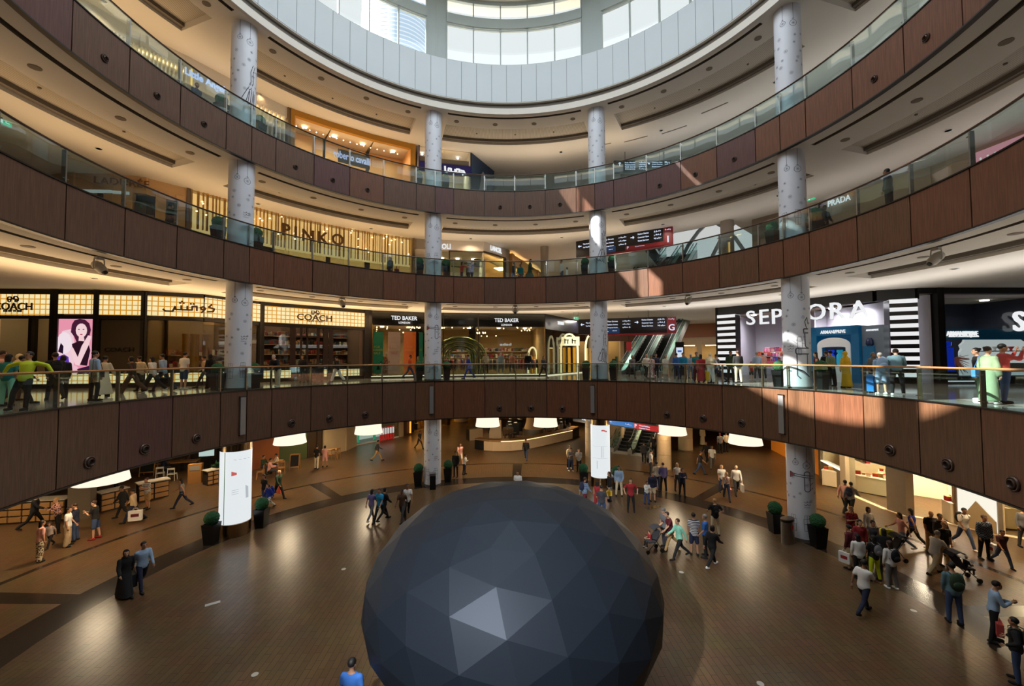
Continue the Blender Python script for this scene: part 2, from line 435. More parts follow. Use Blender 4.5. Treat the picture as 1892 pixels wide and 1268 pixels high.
# ---------------------------------------------------------------- glass balustrades
def balustrade(z, label, rail_mat, name='glass_balustrade', rail_c=None):
    t = thing(name, label, 'balustrade', (CX, CY, z))
    H = 1.07
    js = [a for a in JO] + [a + 360 for a in JO] + [a - 360 for a in JO]
    js = sorted(a for a in js if -152 <= a <= 152)
    # only panes and posts of the part of the ring that the place shows from inside the hall
    for i in range(len(js) - 1):
        m = MB(); m.sector(13.46, 13.475, js[i] + .12, js[i+1] - .12, z + .01, z + H - .04, n=4); m.build('glass_pane', BALG, t, smooth=True)
    for a in js:
        P = pol(13.53, a, z)
        m = MB(); m.box(P + Vector((0, 0, H/2 - .02)), (.05, .12, H - .04), -rad(a))
        m.box(pol(13.49, a, z + .9), (.2, .02, .03), -rad(a)); m.box(pol(13.49, a, z + .15), (.2, .02, .03), -rad(a))
        m.build('post', STEEL if z > ZG else mat('post_bronze_steel', (150, 138, 120), .3, 1), t)
    m = MB(); rg = []
    for i in range(137):
        a = js[0] + (js[-1] - js[0]) * i / 136
        rg.append([pol(13.49 + .045*cos(2*pi*j/10), a, z + H + .035*sin(2*pi*j/10)) for j in range(10)])
    m.grid(rg); m.build('handrail', rail_mat, t, smooth=True)
    return t
balustrade(ZG, 'curved glass balustrade with honey wood handrail around the lowest gallery', mat('rail_honey', (150, 104, 62), .3))
balustrade(Z1, 'curved glass balustrade with dark handrail around the middle gallery', RAILW)
balustrade(Z2, 'curved glass balustrade with dark handrail around the top gallery', RAILW)

# ---------------------------------------------------------------- drum, windows, roof
root = thing('wall_drum', None, None); tag(root, kind='structure')
m = MB(); m.sector(12.98, 13.2, 0, 360, 17.0, 19.52, n=160); m.build('cladding', DRUM, root, smooth=True)
m = MB()
for i in range(82):
    a = PHI + 360 / 82 * (i + .5)
    m.sector(12.972, 12.985, a - .05, a + .05, 17.0, 19.5, n=1)
m.build('joint', SEAM, root)
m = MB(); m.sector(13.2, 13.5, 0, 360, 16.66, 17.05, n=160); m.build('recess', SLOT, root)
m = MB(); m.sector(13.18, 13.32, 0, 360, 16.3, 16.7, n=160); m.sector(13.0, 13.2, 0, 360, 16.95, 17.02, n=160); m.build('ring_trim', PLAST, root, smooth=True)
m = MB(); m.sector(13.3, 48, 0, 360, 16.78, 17.0, n=96); tag(m.build('ceiling', PLAST), kind='structure')
# windows: piers on the column lines, five panes a bay, beam, upper row
HALFP = 2.75
n_w = 1
for k, ca in enumerate(COLAZ):
    nm = 'window_%d' % (k + 1)
    w = thing(nm, None, None, pol(13.15, ca + 22.5, 19.52)); tag(w, kind='structure')
    a0, a1 = ca + HALFP, ca + 45 - HALFP
    fr = MB(); 
    fr.sector(12.95, 13.3, a0, a1, 22.02, 22.66)
    fr.sector(13.0, 13.2, a0, a1, 23.62, 23.9)
    fr.sector(13.02, 13.14, a0, a1, 21.86, 21.94); fr.sector(13.0, 13.2, a0, a1, 19.5, 19.56)
    fr.sector(13.0, 13.2, a0, a0 + .3, 19.5, 23.7, n=1); fr.sector(13.0, 13.2, a1 - .3, a1, 19.5, 23.7, n=1)
    fr.build('window_frame', GREYF, w)
    mu = MB()
    for q in range(1, 5):
        a = a0 + (a1 - a0) * q / 5; mu.sector(13.02, 13.2, a - .16, a + .16, 19.5, 22.02, n=1); mu.sector(13.02, 13.2, a - .16, a + .16, 22.66, 23.7, n=1)
    mu.build('mullion', GREYF, w)
    for q in range(5):
        b0 = a0 + (a1 - a0) * q / 5; b1 = a0 + (a1 - a0) * (q + 1) / 5
        g = MB(); g.sector(13.10, 13.115, b0, b1, 19.5, 22.02, n=3); g.sector(13.10, 13.115, b0, b1, 22.66, 23.7, n=3); g.build('pane', WING, w, smooth=True)
    pr = MB(); pr.sector(13.05, 13.5, ca - HALFP, ca + HALFP, 19.4, 24.0, n=2)
    pr.lathe([(.46, 19.4), (.46, 24.0)], pol(13.5, ca, 0), 24)
    o = pr.build('trim_%d' % (k + 1), GREYF, smooth=True); tag(o, kind='structure')
# roof; the glowing disc at its centre is added above the fill lamp
m = MB(); m.sector(8.6, 14.2, 0, 360, 23.85, 24.2, n=96); tag(m.build('ceiling', PLAST), kind='structure')
m = MB(); m.lathe([(8.6, 24.25), (8.6, 24.3)], (CX, CY, 0), 64); o = m.build('window_9', mat('roof_glow_disc', (235, 240, 242), .6, emit=(230, 240, 250), es=1.0)); tag(o, kind='structure')
# outer shell behind the shops (never seen directly but keeps the light in)
m = MB(); m.sector(47.5, 48, 0, 360, ZL, 17.0, n=96)
tag(m.build('wall_back', mat('back_wall_cream', (190, 176, 156), .8, var=.05, bs=.5)), kind='structure')

# ---------------------------------------------------------------- printed columns
COLM = mat('column_wrap_white', (214, 216, 224), .55)
INK = mat('ink_charcoal', (78, 78, 88), .7)
INKL = mat('ink_grey', (132, 136, 150), .7)
RED_INK = mat('ink_red', (150, 70, 70), .7)
CR_, CRAD = 14.15, .545
def cyl_print(mb, c, r, fa, pts, w, mi=0):
    """stroke on the column skin: pts are (arc metres right of the face centre, z)"""
    def q(u, z, rr): 
        a = fa + u / r      # facing angle, anticlockwise positive
        return Vector((c.x + rr*cos(a), c.y + rr*sin(a), z))
    for (u0, z0), (u1, z1) in zip(pts[:-1], pts[1:]):
        dx, dz = u1-u0, z1-z0; L = math.hypot(dx, dz) or 1e-6; nx, nz = -dz/L*w/2, dx/L*w/2
        k = max(1, int(abs(dx) / .08))
        for i in range(k):
            a0, a1 = i/k, (i+1)/k
            p = [(u0+dx*a0+nx, z0+dz*a0+nz), (u0+dx*a1+nx, z0+dz*a1+nz), (u0+dx*a1-nx, z0+dz*a1-nz), (u0+dx*a0-nx, z0+dz*a0-nz)]
            mb.quadf([q(u, z, r+.004) for u, z in p], mi)
def circ(u, z, r, n=14): return [(u + r*cos(2*pi*i/n), z + r*sin(2*pi*i/n)) for i in range(n+1)]
def flake(L, u, z, r, w=.014):
    for i in range(4):
        a = pi*i/4; L.append(([(u-r*cos(a), z-r*sin(a)), (u+r*cos(a), z+r*sin(a))], w, 1))
def bauble(L, u, z, r, ztop):
    L.append((circ(u, z, r*.85), .017, 0)); flake(L, u, z, r*.5); L.append(([(u, z+r+.03), (u, ztop)], .014, 0)); L.append(([(u-.04, z+r+.03), (u+.04, z+r+.03)], .03, 0))
def rope(L, u0, z0, h):
    pts = [(u0, z0+h), (u0-.12, z0+h*.75), (u0-.1, z0+h*.45), (u0-.24, z0+h*.2)]
    L.append((pts, .035, 0)); L.append(([(a+.12, b) for a, b in pts], .035, 0))
    for i in range(5): z = z0+h*(.2+.15*i); L.append(([(u0-.22+.05*i, z), (u0-.06+.05*i, z+.03)], .025, 0))
    for k in range(4):
        b = u0 - .24 + k*.09
        L.append(([(b, z0+h*.22), (b-.26+.1*k, z0-.25-.06*k), (b-.16+.1*k, z0-.38-.05*k), (b+.02, z0-.3-.05*k), (b+.09, z0+h*.15)], .032, 0))
def trumpet(L, z):
    L.append(([(-.42, z-.13), (-.42, z+.13), (-.24, z+.06), (-.24, z-.03), (-.42, z-.13)], .032, 0))
    L.append(([(-.24, z+.06), (.55, z+.0)], .03, 0)); L.append(([(-.24, z-.03), (.55, z-.09)], .03, 0))
    L.append(([(.14, z-.05), (.14, z-.62), (.2, z-.68), (.3, z-.68), (.36, z-.62), (.36, z+.14), (.3, z+.19), (.2, z+.19), (.14, z+.13), (.14, z)], .034, 0))
    L.append(([(.36, z-.4), (.5, z-.3)], .03, 0)); L.append(([(.36, z-.62), (.5, z-.52)], .03, 0))
    for i in range(6): L.append(([(-.40+.025*i, z-.11+.012*i), (-.40+.025*i, z+.11-.012*i)], .028, 2))
def gifts(L, z):
    L.append(([(.5, z+1.6), (.28, z+1.6), (.28, z+1.78), (.5, z+1.78)], .05, 0)); L.append(([(.32, z+1.6), (.34, z+1.0), (.5, z+.9)], .05, 0))
    L.append(([(.5, z+.92), (.0, z+.92), (-.04, z+.86), (-.04, z+.72), (.0, z+.66), (.5, z+.66)], .05, 0))
    L.append(([(.0, z+.66), (.0, z-.3), (.14, z-.45)], .045, 0)); L.append(([(.42, z+1.8), (.34, z+2.1), (.45, z+2.3), (.5, z+2.0)], .04, 0))
    L.append(([(.02, z-.02), (.24, z-.1), (.5, z-.36)], .05, 0)); L.append(([(.42, z+.66), (.42, z-.2)], .04, 0))
def penguin(L, u, z):
    L.append(([(u-.09, z), (u-.09, z+.34), (u-.07, z+.52), (u+.07, z+.52), (u+.09, z+.34), (u+.09, z), (u-.09, z)], .014, 0))
    L.append(([(u-.14, z+.36), (u+.14, z+.36)], .014, 0)); L.append((circ(u-.03, z+.3, .02, 6), .01, 0)); L.append((circ(u+.03, z+.3, .02, 6), .01, 0))
    L.append(([(u+.09, z+.2), (u+.24, z+.2)], .012, 0)); L.append(([(u-.09, z+.18), (u-.28, z+.36)], .012, 0)); L.append(([(u-.05, z), (u-.05, z-.3), (u+.05, z-.3), (u+.05, z)], .014, 0))
def parcels(L, u, z):
    for i, (w, h) in enumerate(((.22, .3), (.26, .22), (.18, .16))):
        L.append(([(u-w/2, z), (u-w/2, z+h), (u+w/2, z+h), (u+w/2, z), (u-w/2, z)], .013, 0)); L.append(([(u, z), (u, z+h)], .012, 0)); z += h
def arabic_mark(L, u, z, s=1):
    for k, zz in enumerate((z, z-.11*s)):
        L.append(([(u-.12*s, zz+.03*s), (u-.1*s, zz-.02*s), (u-.02*s, zz-.01*s), (u, zz+.05*s), (u+.03*s, zz), (u+.12*s, zz), (u+.13*s, zz+.05*s)], .018*s, 0))
    L.append(([(u-.13*s, z-.2*s), (u+.13*s, z-.2*s)], .01*s, 1)); L.append(([(u-.13*s, z-.23*s), (u+.1*s, z-.23*s)], .01*s, 1))
def pattern(zb, zt, seed, hang, feat):
    L = []; r = random.Random(seed)
    if hang:
        bauble(L, -.18, zt - .85, .13, zt); bauble(L, .24, zt - .95, .17, zt)
    top = zt - (1.5 if hang else .3); z = top; i = 0
    while z > zb + 1.5:
        u = (-.3, .25, -.05, .38, -.36, .1)[i % 6] + r.uniform(-.06, .06)
        (flake(L, u, z, r.uniform(.05, .075)) if r.random() < .55 else (L.append((circ(u, z, .07, 12), .012, 1)), flake(L, u, z, .045, .01)))
        for s_ in (-1.05, 1.05, 1.55, -1.5): flake(L, u + s_*.62, z + r.uniform(-.15, .15), .07)
        z -= r.uniform(.3, .42); i += 1
    if 'rope' in feat: rope(L, .42, zb + feat['rope'], 1.6)
    if 'trumpet' in feat: trumpet(L, zb + feat['trumpet'])
    if 'gifts' in feat: gifts(L, zb + feat['gifts']); penguin(L, .12, zb + feat['gifts'] + .92)
    if 'arabic' in feat: arabic_mark(L, feat.get('au', .22), zb + feat['arabic'])
    if 'parcels' in feat: parcels(L, .2, zb + feat['parcels']); parcels(L, -.32, zb + feat['parcels'] - .05)
    return L
where = {1: 'leftmost', 2: 'rear left', 3: 'rear right', 4: 'rightmost'}
cdesc = {0: ('round white column on the left beyond the picture edge', ), 1: ('tall white printed column on the left whose foot is wrapped by a glowing drum sign',),
         2: ('tall white printed column left of the centre, black bin at its foot',), 3: ('tall white printed column right of the centre with a full-height lightbox at its foot',),
         4: ('tall white printed column on the right, steel bin at its foot',)}
feats = {(2, 0): dict(parcels=.5, arabic=1.9, rope=-9), (4, 0): dict(trumpet=2.9, arabic=1.75, parcels=.5), (1, 1): dict(arabic=2.5, parcels=.6), (2, 1): dict(trumpet=3.4, arabic=2.0, parcels=.6),
         (3, 1): dict(rope=1.6), (4, 1): dict(gifts=.9, arabic=1.9, au=-.25), (1, 2): dict(arabic=1.6), (2, 2): dict(parcels=.8), (3, 2): dict(rope=1.2), (4, 2): dict(parcels=.6), (1, 3): dict(rope=1.5), (2, 3): {}, (3, 3): {}, (4, 3): {}}
for k, ca in enumerate(COLAZ):
    idx = k - 1
    c = pol(CR_, ca)
    lbl = {1: cdesc[1][0], 2: cdesc[2][0], 3: cdesc[3][0], 4: cdesc[4][0]}.get(idx, 'round white column standing %s the viewer at the near side' % ('left behind' if idx < 1 else 'right behind') if idx != 0 and idx != 5 else ('white column further left round the gallery ring' if idx == 0 else 'white column further right round the gallery ring'))
    t = thing('column', lbl, 'column', (c.x, c.y, ZL))
    m = MB(); m.lathe([(CRAD, ZL + .12), (CRAD, ZT)], (c.x, c.y, 0), 40); m.build('shaft', COLM, t, smooth=True)
    m = MB(); m.lathe([(CRAD + .02, ZL), (CRAD + .02, ZL + .14)], (c.x, c.y, 0), 40); m.lathe([(CRAD+.012, ZG), (CRAD+.012, ZG+.1)], (c.x, c.y, 0), 40); m.build('base_ring', mat('base_grey', (96, 90, 86), .4), t, smooth=True)
    if 1 <= idx <= 4:
        fa = math.atan2(-c.y, -c.x)
        for lv, (zb, zt) in enumerate(((ZL, BG), (ZG, B1), (Z1, B2), (Z2, ZT))):
            if lv == 0 and idx in (1, 3): continue
            L = pattern(zb, zt, idx * 10 + lv, True, feats.get((idx, lv), {}))
            mb = MB()
            for pts, w, mi in L: cyl_print(mb, c, CRAD, fa, pts, w, mi)
            mb.build('printed_drawing', [INK, INKL, RED_INK], t)
        if idx in (1, 3):
            r2 = CRAD + .06 if idx == 3 else CRAD + .1
            m = MB(); m.lathe([(r2, ZL + .62), (r2, BG - .42)], (c.x, c.y, 0), 48)
            lbx = m.build('light_box', emat('lightbox_white', (232, 238, 240), .95), t, smooth=True)
            m = MB(); m.lathe([(r2 + .02, ZL), (r2 + .02, ZL + .6)], (c.x, c.y, 0), 32); m.lathe([(r2, BG - .4), (r2, BG + .05)], (c.x, c.y, 0), 32)
            for j in range(16):
                a = 2*pi*j/16
            m.build('steel_collar', mat('collar_champagne', (168, 140, 104), .22, 1), t, smooth=True)
            m = MB(); zz = ZL + 2.9
            if idx == 1:
                cyl_print(m, c, r2 + .004, fa, [(-.47, ZL+.62), (-.47, BG-.42)], .035, 1)
                for q in range(7): cyl_print(m, c, r2 + .002, fa, [(-.16+.03*q, zz+.12-.012*q), (-.16+.03*q, zz-.08+.004*q)], .03, 0)
                for q in range(3): cyl_print(m, c, r2 + .002, fa, [(-.15, zz-.75-.09*q), (.12, zz-.72-.09*q)], .02, 2)
                for q in range(5): cyl_print(m, c, r2 + .002, fa, [(.42+.03*q, zz-.6-.02*q), (.45+.03*q, zz-1.2)], .03, 2)
                for q in range(4): cyl_print(m, c, r2 + .002, fa, [(-.1+.2*q, zz+.65), (.02+.2*q, zz+.63)], .02, 2)
            else:
                cyl_print(m, c, r2 + .002, fa, [(.08, zz+.68), (.2, zz+.7), (.4, zz+.62), (.47, zz+.62)], .09, 0)
                for q in (-.02, .02, .12): cyl_print(m, c, r2 + .002, fa, [(.08+q, zz-.3), (.08+q, zz-1.0)], .022, 2)
                for q in (-.22, -.19): cyl_print(m, c, r2 + .002, fa, [(q, zz-1.2), (q, zz-1.7)], .022, 2)
                cyl_print(m, c, r2 + .002, fa, [(-.5, zz-.3), (.5, zz-.3)], .012, 2); cyl_print(m, c, r2 + .002, fa, [(-.5, zz-1.05), (.5, zz-1.05)], .012, 2)
            m.build('poster_print', [emat('poster_red', (205, 96, 92), .9), emat('poster_green', (60, 120, 70), .5), emat('poster_grey', (186, 192, 200), .9)], lbx)
# ================================================================ shopfronts
class Fac:
    def __init__(s, px, zt, zf):
        s.px = [p[0] for p in px]; s.P = [at(p[0], p[1], zt) for p in px]; s.zt = zt; s.zf = zf
    def seg(s, x):
        i = 0
        while i < len(s.px) - 2 and x > s.px[i+1]: i += 1
        return i
    def loc(s, x, y, i=None):
        i = s.seg(x) if i is None else i
        A, B = s.P[i], s.P[i+1]; d = ray(x, y); e = B - A
        n = Vector((e.y, -e.x, 0)); t = A.dot(n) / d.dot(n); return d * t
    def dirn(s, x):
        i = s.seg(x); e = (s.P[i+1] - s.P[i]); e.z = 0; e.normalize(); return e, Vector((e.y, -e.x, 0))
    def z(s, x, y): return s.loc(x, y).z
    def spans(s, x0, x1):
        xs = [x0] + [p for p in s.px[1:-1] if x0 + .5 < p < x1 - .5] + [x1]
        return list(zip(xs[:-1], xs[1:]))
    def bar(s, m, x0, x1, z0, z1, off=0.0, th=.1, mi=0):
        """box on the wall between two sight columns; off is how far its face stands in front"""
        for a, b in s.spans(x0, x1):
            i = s.seg((a + b) / 2)
            A = s.loc(a, 634, i); B = s.loc(b, 634, i); e, n = s.dirn((a + b) / 2)
            F = n * off; K = n * (off - th)
            q = [A + F, B + F, B + K, A + K]
            m.grid([[Vector((p.x, p.y, z0)) for p in q], [Vector((p.x, p.y, z1)) for p in q]], mi=mi)
        return m
    def pbar(s, m, x0, y0, x1, y1, off=0.0, th=.1, mi=0):
        xm = (x0 + x1) / 2
        return s.bar(m, x0, x1, s.z(xm, y1), s.z(xm, y0), off, th, mi)
    def text(s, string, x, y, h, mt, off=.08, width=None, depth=.05, bold=0.0, parent=None, name='lettering'):
        e, n = s.dirn(x); P = s.loc(x, y) + n * off
        return text(string, P, e, (0, 0, 1), h, mt, name, parent, width, depth, bold)

FRB = mat('shopframe_black', (24, 20, 18), .4)
FRBR = mat('shopframe_dark_brown', (46, 30, 24), .45)
WARMW = mat('shop_wall_warm', (196, 168, 128), .8)
PALEW = mat('shop_wall_pale', (206, 202, 196), .8)
GOLDW = mat('shop_wall_gold', (190, 144, 70), .6)
LETW = emat('letter_white', (236, 238, 240), 1.0)
LETB = mat('letter_bronze', (92, 66, 36), .4, .3)
LETD = mat('letter_dark', (56, 26, 14), .6)
def lattice_mat():
    m = bpy.data.materials.new('glowing_lattice'); m.use_nodes = True; nt = m.node_tree; b = nt.nodes['Principled BSDF']
    tc = nt.nodes.new('ShaderNodeTexCoord'); mp = nt.nodes.new('ShaderNodeMapping')
    br = nt.nodes.new('ShaderNodeTexBrick'); br.offset = 0; br.inputs['Scale'].default_value = 1.0
    br.inputs['Brick Width'].default_value = .26; br.inputs['Row Height'].default_value = .26; br.inputs['Mortar Size'].default_value = .03; br.inputs['Mortar Smooth'].default_value = .35
    br.inputs['Color1'].default_value = S(228, 212, 158); br.inputs['Color2'].default_value = S(236, 222, 176); br.inputs['Mortar'].default_value = S(196, 132, 20)
    nt.links.new(tc.outputs['UV'], mp.inputs[0]); nt.links.new(mp.outputs[0], br.inputs[0]); nt.links.new(br.outputs[0], b.inputs['Emission Color'])
    b.inputs['Base Color'].default_value = S(60, 50, 30); b.inputs['Emission Strength'].default_value = 1.12; return m
LATT = lattice_mat()
def uv_panel(fac, x0, x1, z0, z1, off, m, name, parent):
    """flat lit panel in a shallow box, with metre coordinates along the wall"""
    mb = MB(); fac.bar(mb, x0, x1, z0, z1, off, .06); o = mb.build(name, m, parent)
    me = o.data; uv = me.uv_layers.new(name='m')
    e, n = fac.dirn((x0 + x1) / 2); base = parent.location
    for p in me.polygons:
        for li, vi in zip(p.loop_indices, p.vertices):
            c = me.vertices[vi].co + base; uv.data[li].uv = (c.dot(e), c.z)
    return o
def interior(fac, x0, x1, depth, wall, parent, zc=None, lights=3, es=5.0, lc=(255, 226, 180), name_back='back_wall'):
    """room behind a shopfront: back wall, side walls, ceiling tray with light strips"""
    zc = zc or fac.zt
    m = MB(); fac.bar(m, x0, x1, fac.zf, zc, -depth, .1); m.build(name_back, wall, parent)
    m = MB(); fac.bar(m, x0, x1, zc + .01, zc + .06, -.08, depth - .1); m.build('shop_ceiling', mat('shop_ceiling_cream', (214, 200, 178), .8), parent)
    for x in (x0, x1):
        e, n = fac.dirn(x + (1 if x == x0 else -1)); A = fac.loc(x, 634, fac.seg(x + (.6 if x == x0 else -.6))); B = A - n * depth
        m = MB(); t = e * .06
        m.grid([[Vector((p.x, p.y, fac.zf)) for p in (A - t, A + t, B + t, B - t)], [Vector((p.x, p.y, zc)) for p in (A - t, A + t, B + t, B - t)]]); m.build('side_wall', wall, parent)
    for i in range(lights):
        xm = x0 + (x1 - x0) * (i + .5) / lights; w = (x1 - x0) / lights * .32
        e, n = fac.dirn(xm); A = fac.loc(xm, 634); c = A - n * depth * .5
        m = MB(); lamp('SPOT', (c.x, c.y, zc - .1), 44.0 * es, tuple(v / 255 for v in lc), 'shop_lamp', spot_size=rad(165), spot_blend=1.0, shadow_soft_size=.15); m.box(Vector((c.x, c.y, zc - .04)), (.28, .28, .05), math.atan2(e.y, e.x)); m.build('ceiling_light', emat('shoplight_%d_%d_%d_%d' % (*lc, int(es)), lc, es * 2), parent)
def shelves(fac, x0, x1, zs, off, parent, cols, seed=1, dens=.3, mshelf=None, back=None):
    r = random.Random(seed)
    for z in zs:
        m = MB(); fac.bar(m, x0, x1, z - .04, z, off, .35); m.build('shelf', mshelf or WARMW, parent)
    ms = [MB() for _ in cols]
    for z in zs:
        x = x0 + .5
        while x < x1 - 1:
            w = r.uniform(.12, .34); h = r.uniform(.12, .36); e, n = fac.dirn(x); P = fac.loc(x, 634) + n * (off - .18)
            ms[r.randrange(len(cols))].box(Vector((P.x, P.y, z + h/2)), (w, .2, h), math.atan2(e.y, e.x))
            x += r.uniform(1.2, 3.2) * (dens / .3)
    for m, c in zip(ms, cols):
        if m.v: tag(m.build('merchandise', c, parent), kind='stuff')

# -------------------------------------------------- G level, left: black framed shop with glowing lattice
GF = Fac([(-60, 533.6), (102, 535.2), (180, 536.2), (268, 538.3), (375, 544), (482, 558), (580, 565.5), (681, 573.4), (783, 577.4), (880, 579.0), (1007, 579.8), (1037, 583.5)], B1, ZG)
t = thing('shopfront', 'black framed shopfront with glowing yellow lattice bands, left of the tall columns', 'shopfront', tuple(GF.loc(268, 700)[:2]) + (ZG,))
for nm_, z0_, z1_ in (('lintel', GF.z(200, 551), B1 + .02), ('transom', GF.z(200, 590.0), GF.z(200, 583)), ('plinth', ZG, ZG + .22), ('window_sill', ZG + .74, ZG + .82)):
    m = MB(); GF.bar(m, -60, 681, z0_, z1_, .1, .3); m.build(nm_, FRB, t)
for a, b in ((95, 110), (175, 185), (262, 272), (477, 487), (672, 685)): m = MB(); GF.bar(m, a, b, ZG, B1, .16, .34); m.build('pillar', FRB, t)
m = MB(); GF.bar(m, 57, 63, ZG, GF.z(60, 588), .16, .34); m.build('door_jamb', FRB, t)
bands = [(-60, 95, 544, 583), (110, 175, 544.5, 580.5), (185, 263, 546, 583), (272, 375, 549, 585), (375, 477, 556, 590), (487, 580, 568.5, 598), (580, 672, 575.5, 602.5)]
for x0, x1, y0, y1 in bands:
    xm = (x0 + x1) / 2; uv_panel(GF, x0, x1, GF.z(xm, y1), GF.z(xm, y0), .14, LATT, 'lattice_sign', t)
for x0, x1 in ((63, 95), (110, 175), (185, 262), (272, 375), (375, 477), (487, 537), (598, 603), (615, 663)):
    uv_panel(GF, x0, x1, ZG + .24, ZG + .72, .16, LATT, 'lattice_plinth', t)
for x0, x1 in ((0, 57), (63, 95), (272, 375), (375, 477), (487, 543), (543, 600), (614, 664)):
    m = MB(); GF.bar(m, x0, x1, ZG + .82, GF.z((x0+x1)/2, 590) if x0 < 300 else GF.z((x0+x1)/2, 603), 0, .02); m.build('glass_pane', SHOPG, t)
m = MB(); GF.bar(m, 186, 262, ZG + .82, GF.z(220, 590), 0, .1); m.build('dark_panel', mat('panel_olive_black', (58, 50, 38), .5), t)
m = MB()
for a, b in ((536, 546), (555, 558), (566, 569), (586, 590), (597, 606), (608, 615), (478, 480)): GF.bar(m, a, b, ZG, GF.z(560, 606), .06, .16)
GF.bar(m, 546, 597, GF.z(570, 624), GF.z(570, 621), .06, .12)
m.build('door_frame', FRBR, t)
interior(GF, -58, 100, 3.2, WARMW, t, lights=1, es=4); interior(GF, 270, 480, 3.2, mat('shop_wall_bronze', (122, 92, 54), .5), t, lights=3, es=4, lc=(255, 214, 150)); interior(GF, 486, 676, 3.6, mat('shop_wall_tobacco', (104, 76, 54), .6), t, lights=3, es=4.5, lc=(255, 220, 176))
BAGC = [mat('bag_tan', (168, 108, 58), .5), mat('bag_red', (150, 40, 34), .5), mat('bag_cream', (210, 196, 170), .5), mat('bag_black', (24, 22, 22), .5), mat('bag_teal', (60, 92, 96), .5)]
shelves(GF, 488, 672, (ZG + 1.1, ZG + 1.8, ZG + 2.5, ZG + 3.1), -3.1, t, BAGC, 4)
shelves(GF, 280, 470, (ZG + 1.0, ZG + 1.7), -2.9, t, BAGC[:3], 5)
for x in (330, 352, 370, 386):
    P = GF.loc(x, 634); e, n = GF.dirn(x); P = P - n * 1.4
    m = MB(); m.lathe([(.16, ZG + .4), (.14, ZG + 2.9)], (P.x, P.y, 0), 12); m.build('gold_pillar', mat('gold_leaf', (214, 160, 60), .3, .8), t, smooth=True)
GF.text('COACH', 31, 567, .38, LETD, .17, 1.75, bold=.008, parent=t); GF.text('COACH', 580.5, 587.5, .42, LETD, .17, 2.25, bold=.015, parent=t)
GF.text('adad', 939, 634.5, .22, LETW, -2.5, 1.0, bold=.02, parent=None, name='shop_lettering')['label'] = 'small white glowing word hanging inside the dark fashion shop'
bpy.data.objects['shop_lettering']['category'] = 'sign'
GF.text('NEW YORK', 31, 575.5, .11, LETD, .17, .85, parent=t); GF.text('NEW YORK', 581, 594.5, .11, LETD, .17, 1.0, parent=t)
def strokes(fac, x, y, segs, scale, w, mt, off, parent, name='arabic_lettering'):
    """hand drawn marks: polylines in metres about a point on the wall"""
    e, n = fac.dirn(x); P = fac.loc(x, y) + n * off; m = MB()
    for pts in segs:
        for (a, b), (c, d) in zip(pts[:-1], pts[1:]):
            A = P + e * a * scale + Vector((0, 0, b * scale)); B = P + e * c * scale + Vector((0, 0, d * scale)); L = (B - A)
            if L.length < 1e-5: continue
            L.normalize(); s = n.cross(L) * w / 2
            for k in (0,):
                m.grid([[A - s, A + s, A + s + n*.03, A - s + n*.03], [B - s + L*w*.3, B + s + L*w*.3, B + s + L*w*.3 + n*.03, B - s + L*w*.3 + n*.03]])
    return m.build(name, mt, parent)
AR1 = [[(-1.1, -.1), (-1.0, -.2), (-.7, -.2), (-.6, .05)], [(-.6, .05), (-.6, -.1), (-.35, -.1), (-.35, .1)], [(-.35, -.1), (-.1, -.1), (-.1, .08)], [(-.1, -.1), (.1, -.1), (.1, .08), (.3, .1), (.3, -.12)], [(.45, .05), (.6, .1), (.66, -.02), (.5, -.06), (.45, .05)], [(.66, -.02), (.5, -.22)], [(.95, .24), (.8, .08), (1.05, .0), (1.0, -.14), (.75, -.16)], [(-.45, .24), (-.38, .24)], [(-.3, .24), (-.24, .24)], [(-.37, .32), (-.31, .32)], [(.0, .22), (.06, .22)], [(.12, .22), (.18, .22)]]
strokes(GF, 352, 570, AR1, 1.05, .085, LETD, .16, t)
def carriage(fac, x, y, s, mt, parent):
    strokes(fac, x, y, [[(-.4, .0), (-.1, .0), (-.1, .2), (-.35, .2), (-.4, 0)], [(.0, .0), (.1, .25), (.3, .25), (.4, .1), (.4, -.1)], [(.1, .25), (.1, 0), (.3, 0)], circ(-.25, -.1, .1, 8), circ(.25, -.12, .08, 8), [(-.1, .05), (.05, .05)]], s, .05, mt, .17, parent, 'carriage_emblem')
carriage(GF, 31, 554.5, .62, LETD, t); carriage(GF, 581, 579, .62, LETD, t)
GF.text('COACH', 221, 646, .22, mat('letter_shadow', (20, 14, 8), .5), .03, 1.3, parent=t)
# pink picture screen with a seated woman
ts = thing('advert_screen', 'tall glowing pink picture screen of a dark haired woman with purple bag', 'screen', tuple(GF.loc(141, 700)[:2]) + (ZG + .85,))
za, zb = GF.z(141, 700), GF.z(141, 590)
m = MB(); GF.bar(m, 107, 173.5, ZG + .84, zb, .08, .12); m.build('screen_panel', emat('screen_pink', (234, 150, 172), .95), ts)
m = MB(); GF.bar(m, 105.5, 107, ZG + .8, zb + .06, .1, .14); GF.bar(m, 173.5, 175, ZG + .8, zb + .06, .1, .14); m.build('bezel', FRB, ts)
def picture(fac, shapes, x, y, off, parent, name='picture'):
    """flat poster artwork: coloured shapes on the panel, given by outline in sight columns/rows"""
    e, n = fac.dirn(x); mats = []; m = MB(); k = 0
    for col, pts in shapes:
        k += 1
        key = emat('art_%d_%d_%d' % col, col, .95)
        if key not in mats: mats.append(key)
        m.quadf([fac.loc(px, py, fac.seg(x)) + n * (off + .002 * k) for px, py in pts], mats.index(key))
    return m.build(name, mats, parent)
def oval(cx, cy, rx, ry, n=14, a0=0): return [(cx + rx*cos(2*pi*i/n + a0), cy + ry*sin(2*pi*i/n + a0)) for i in range(n)]
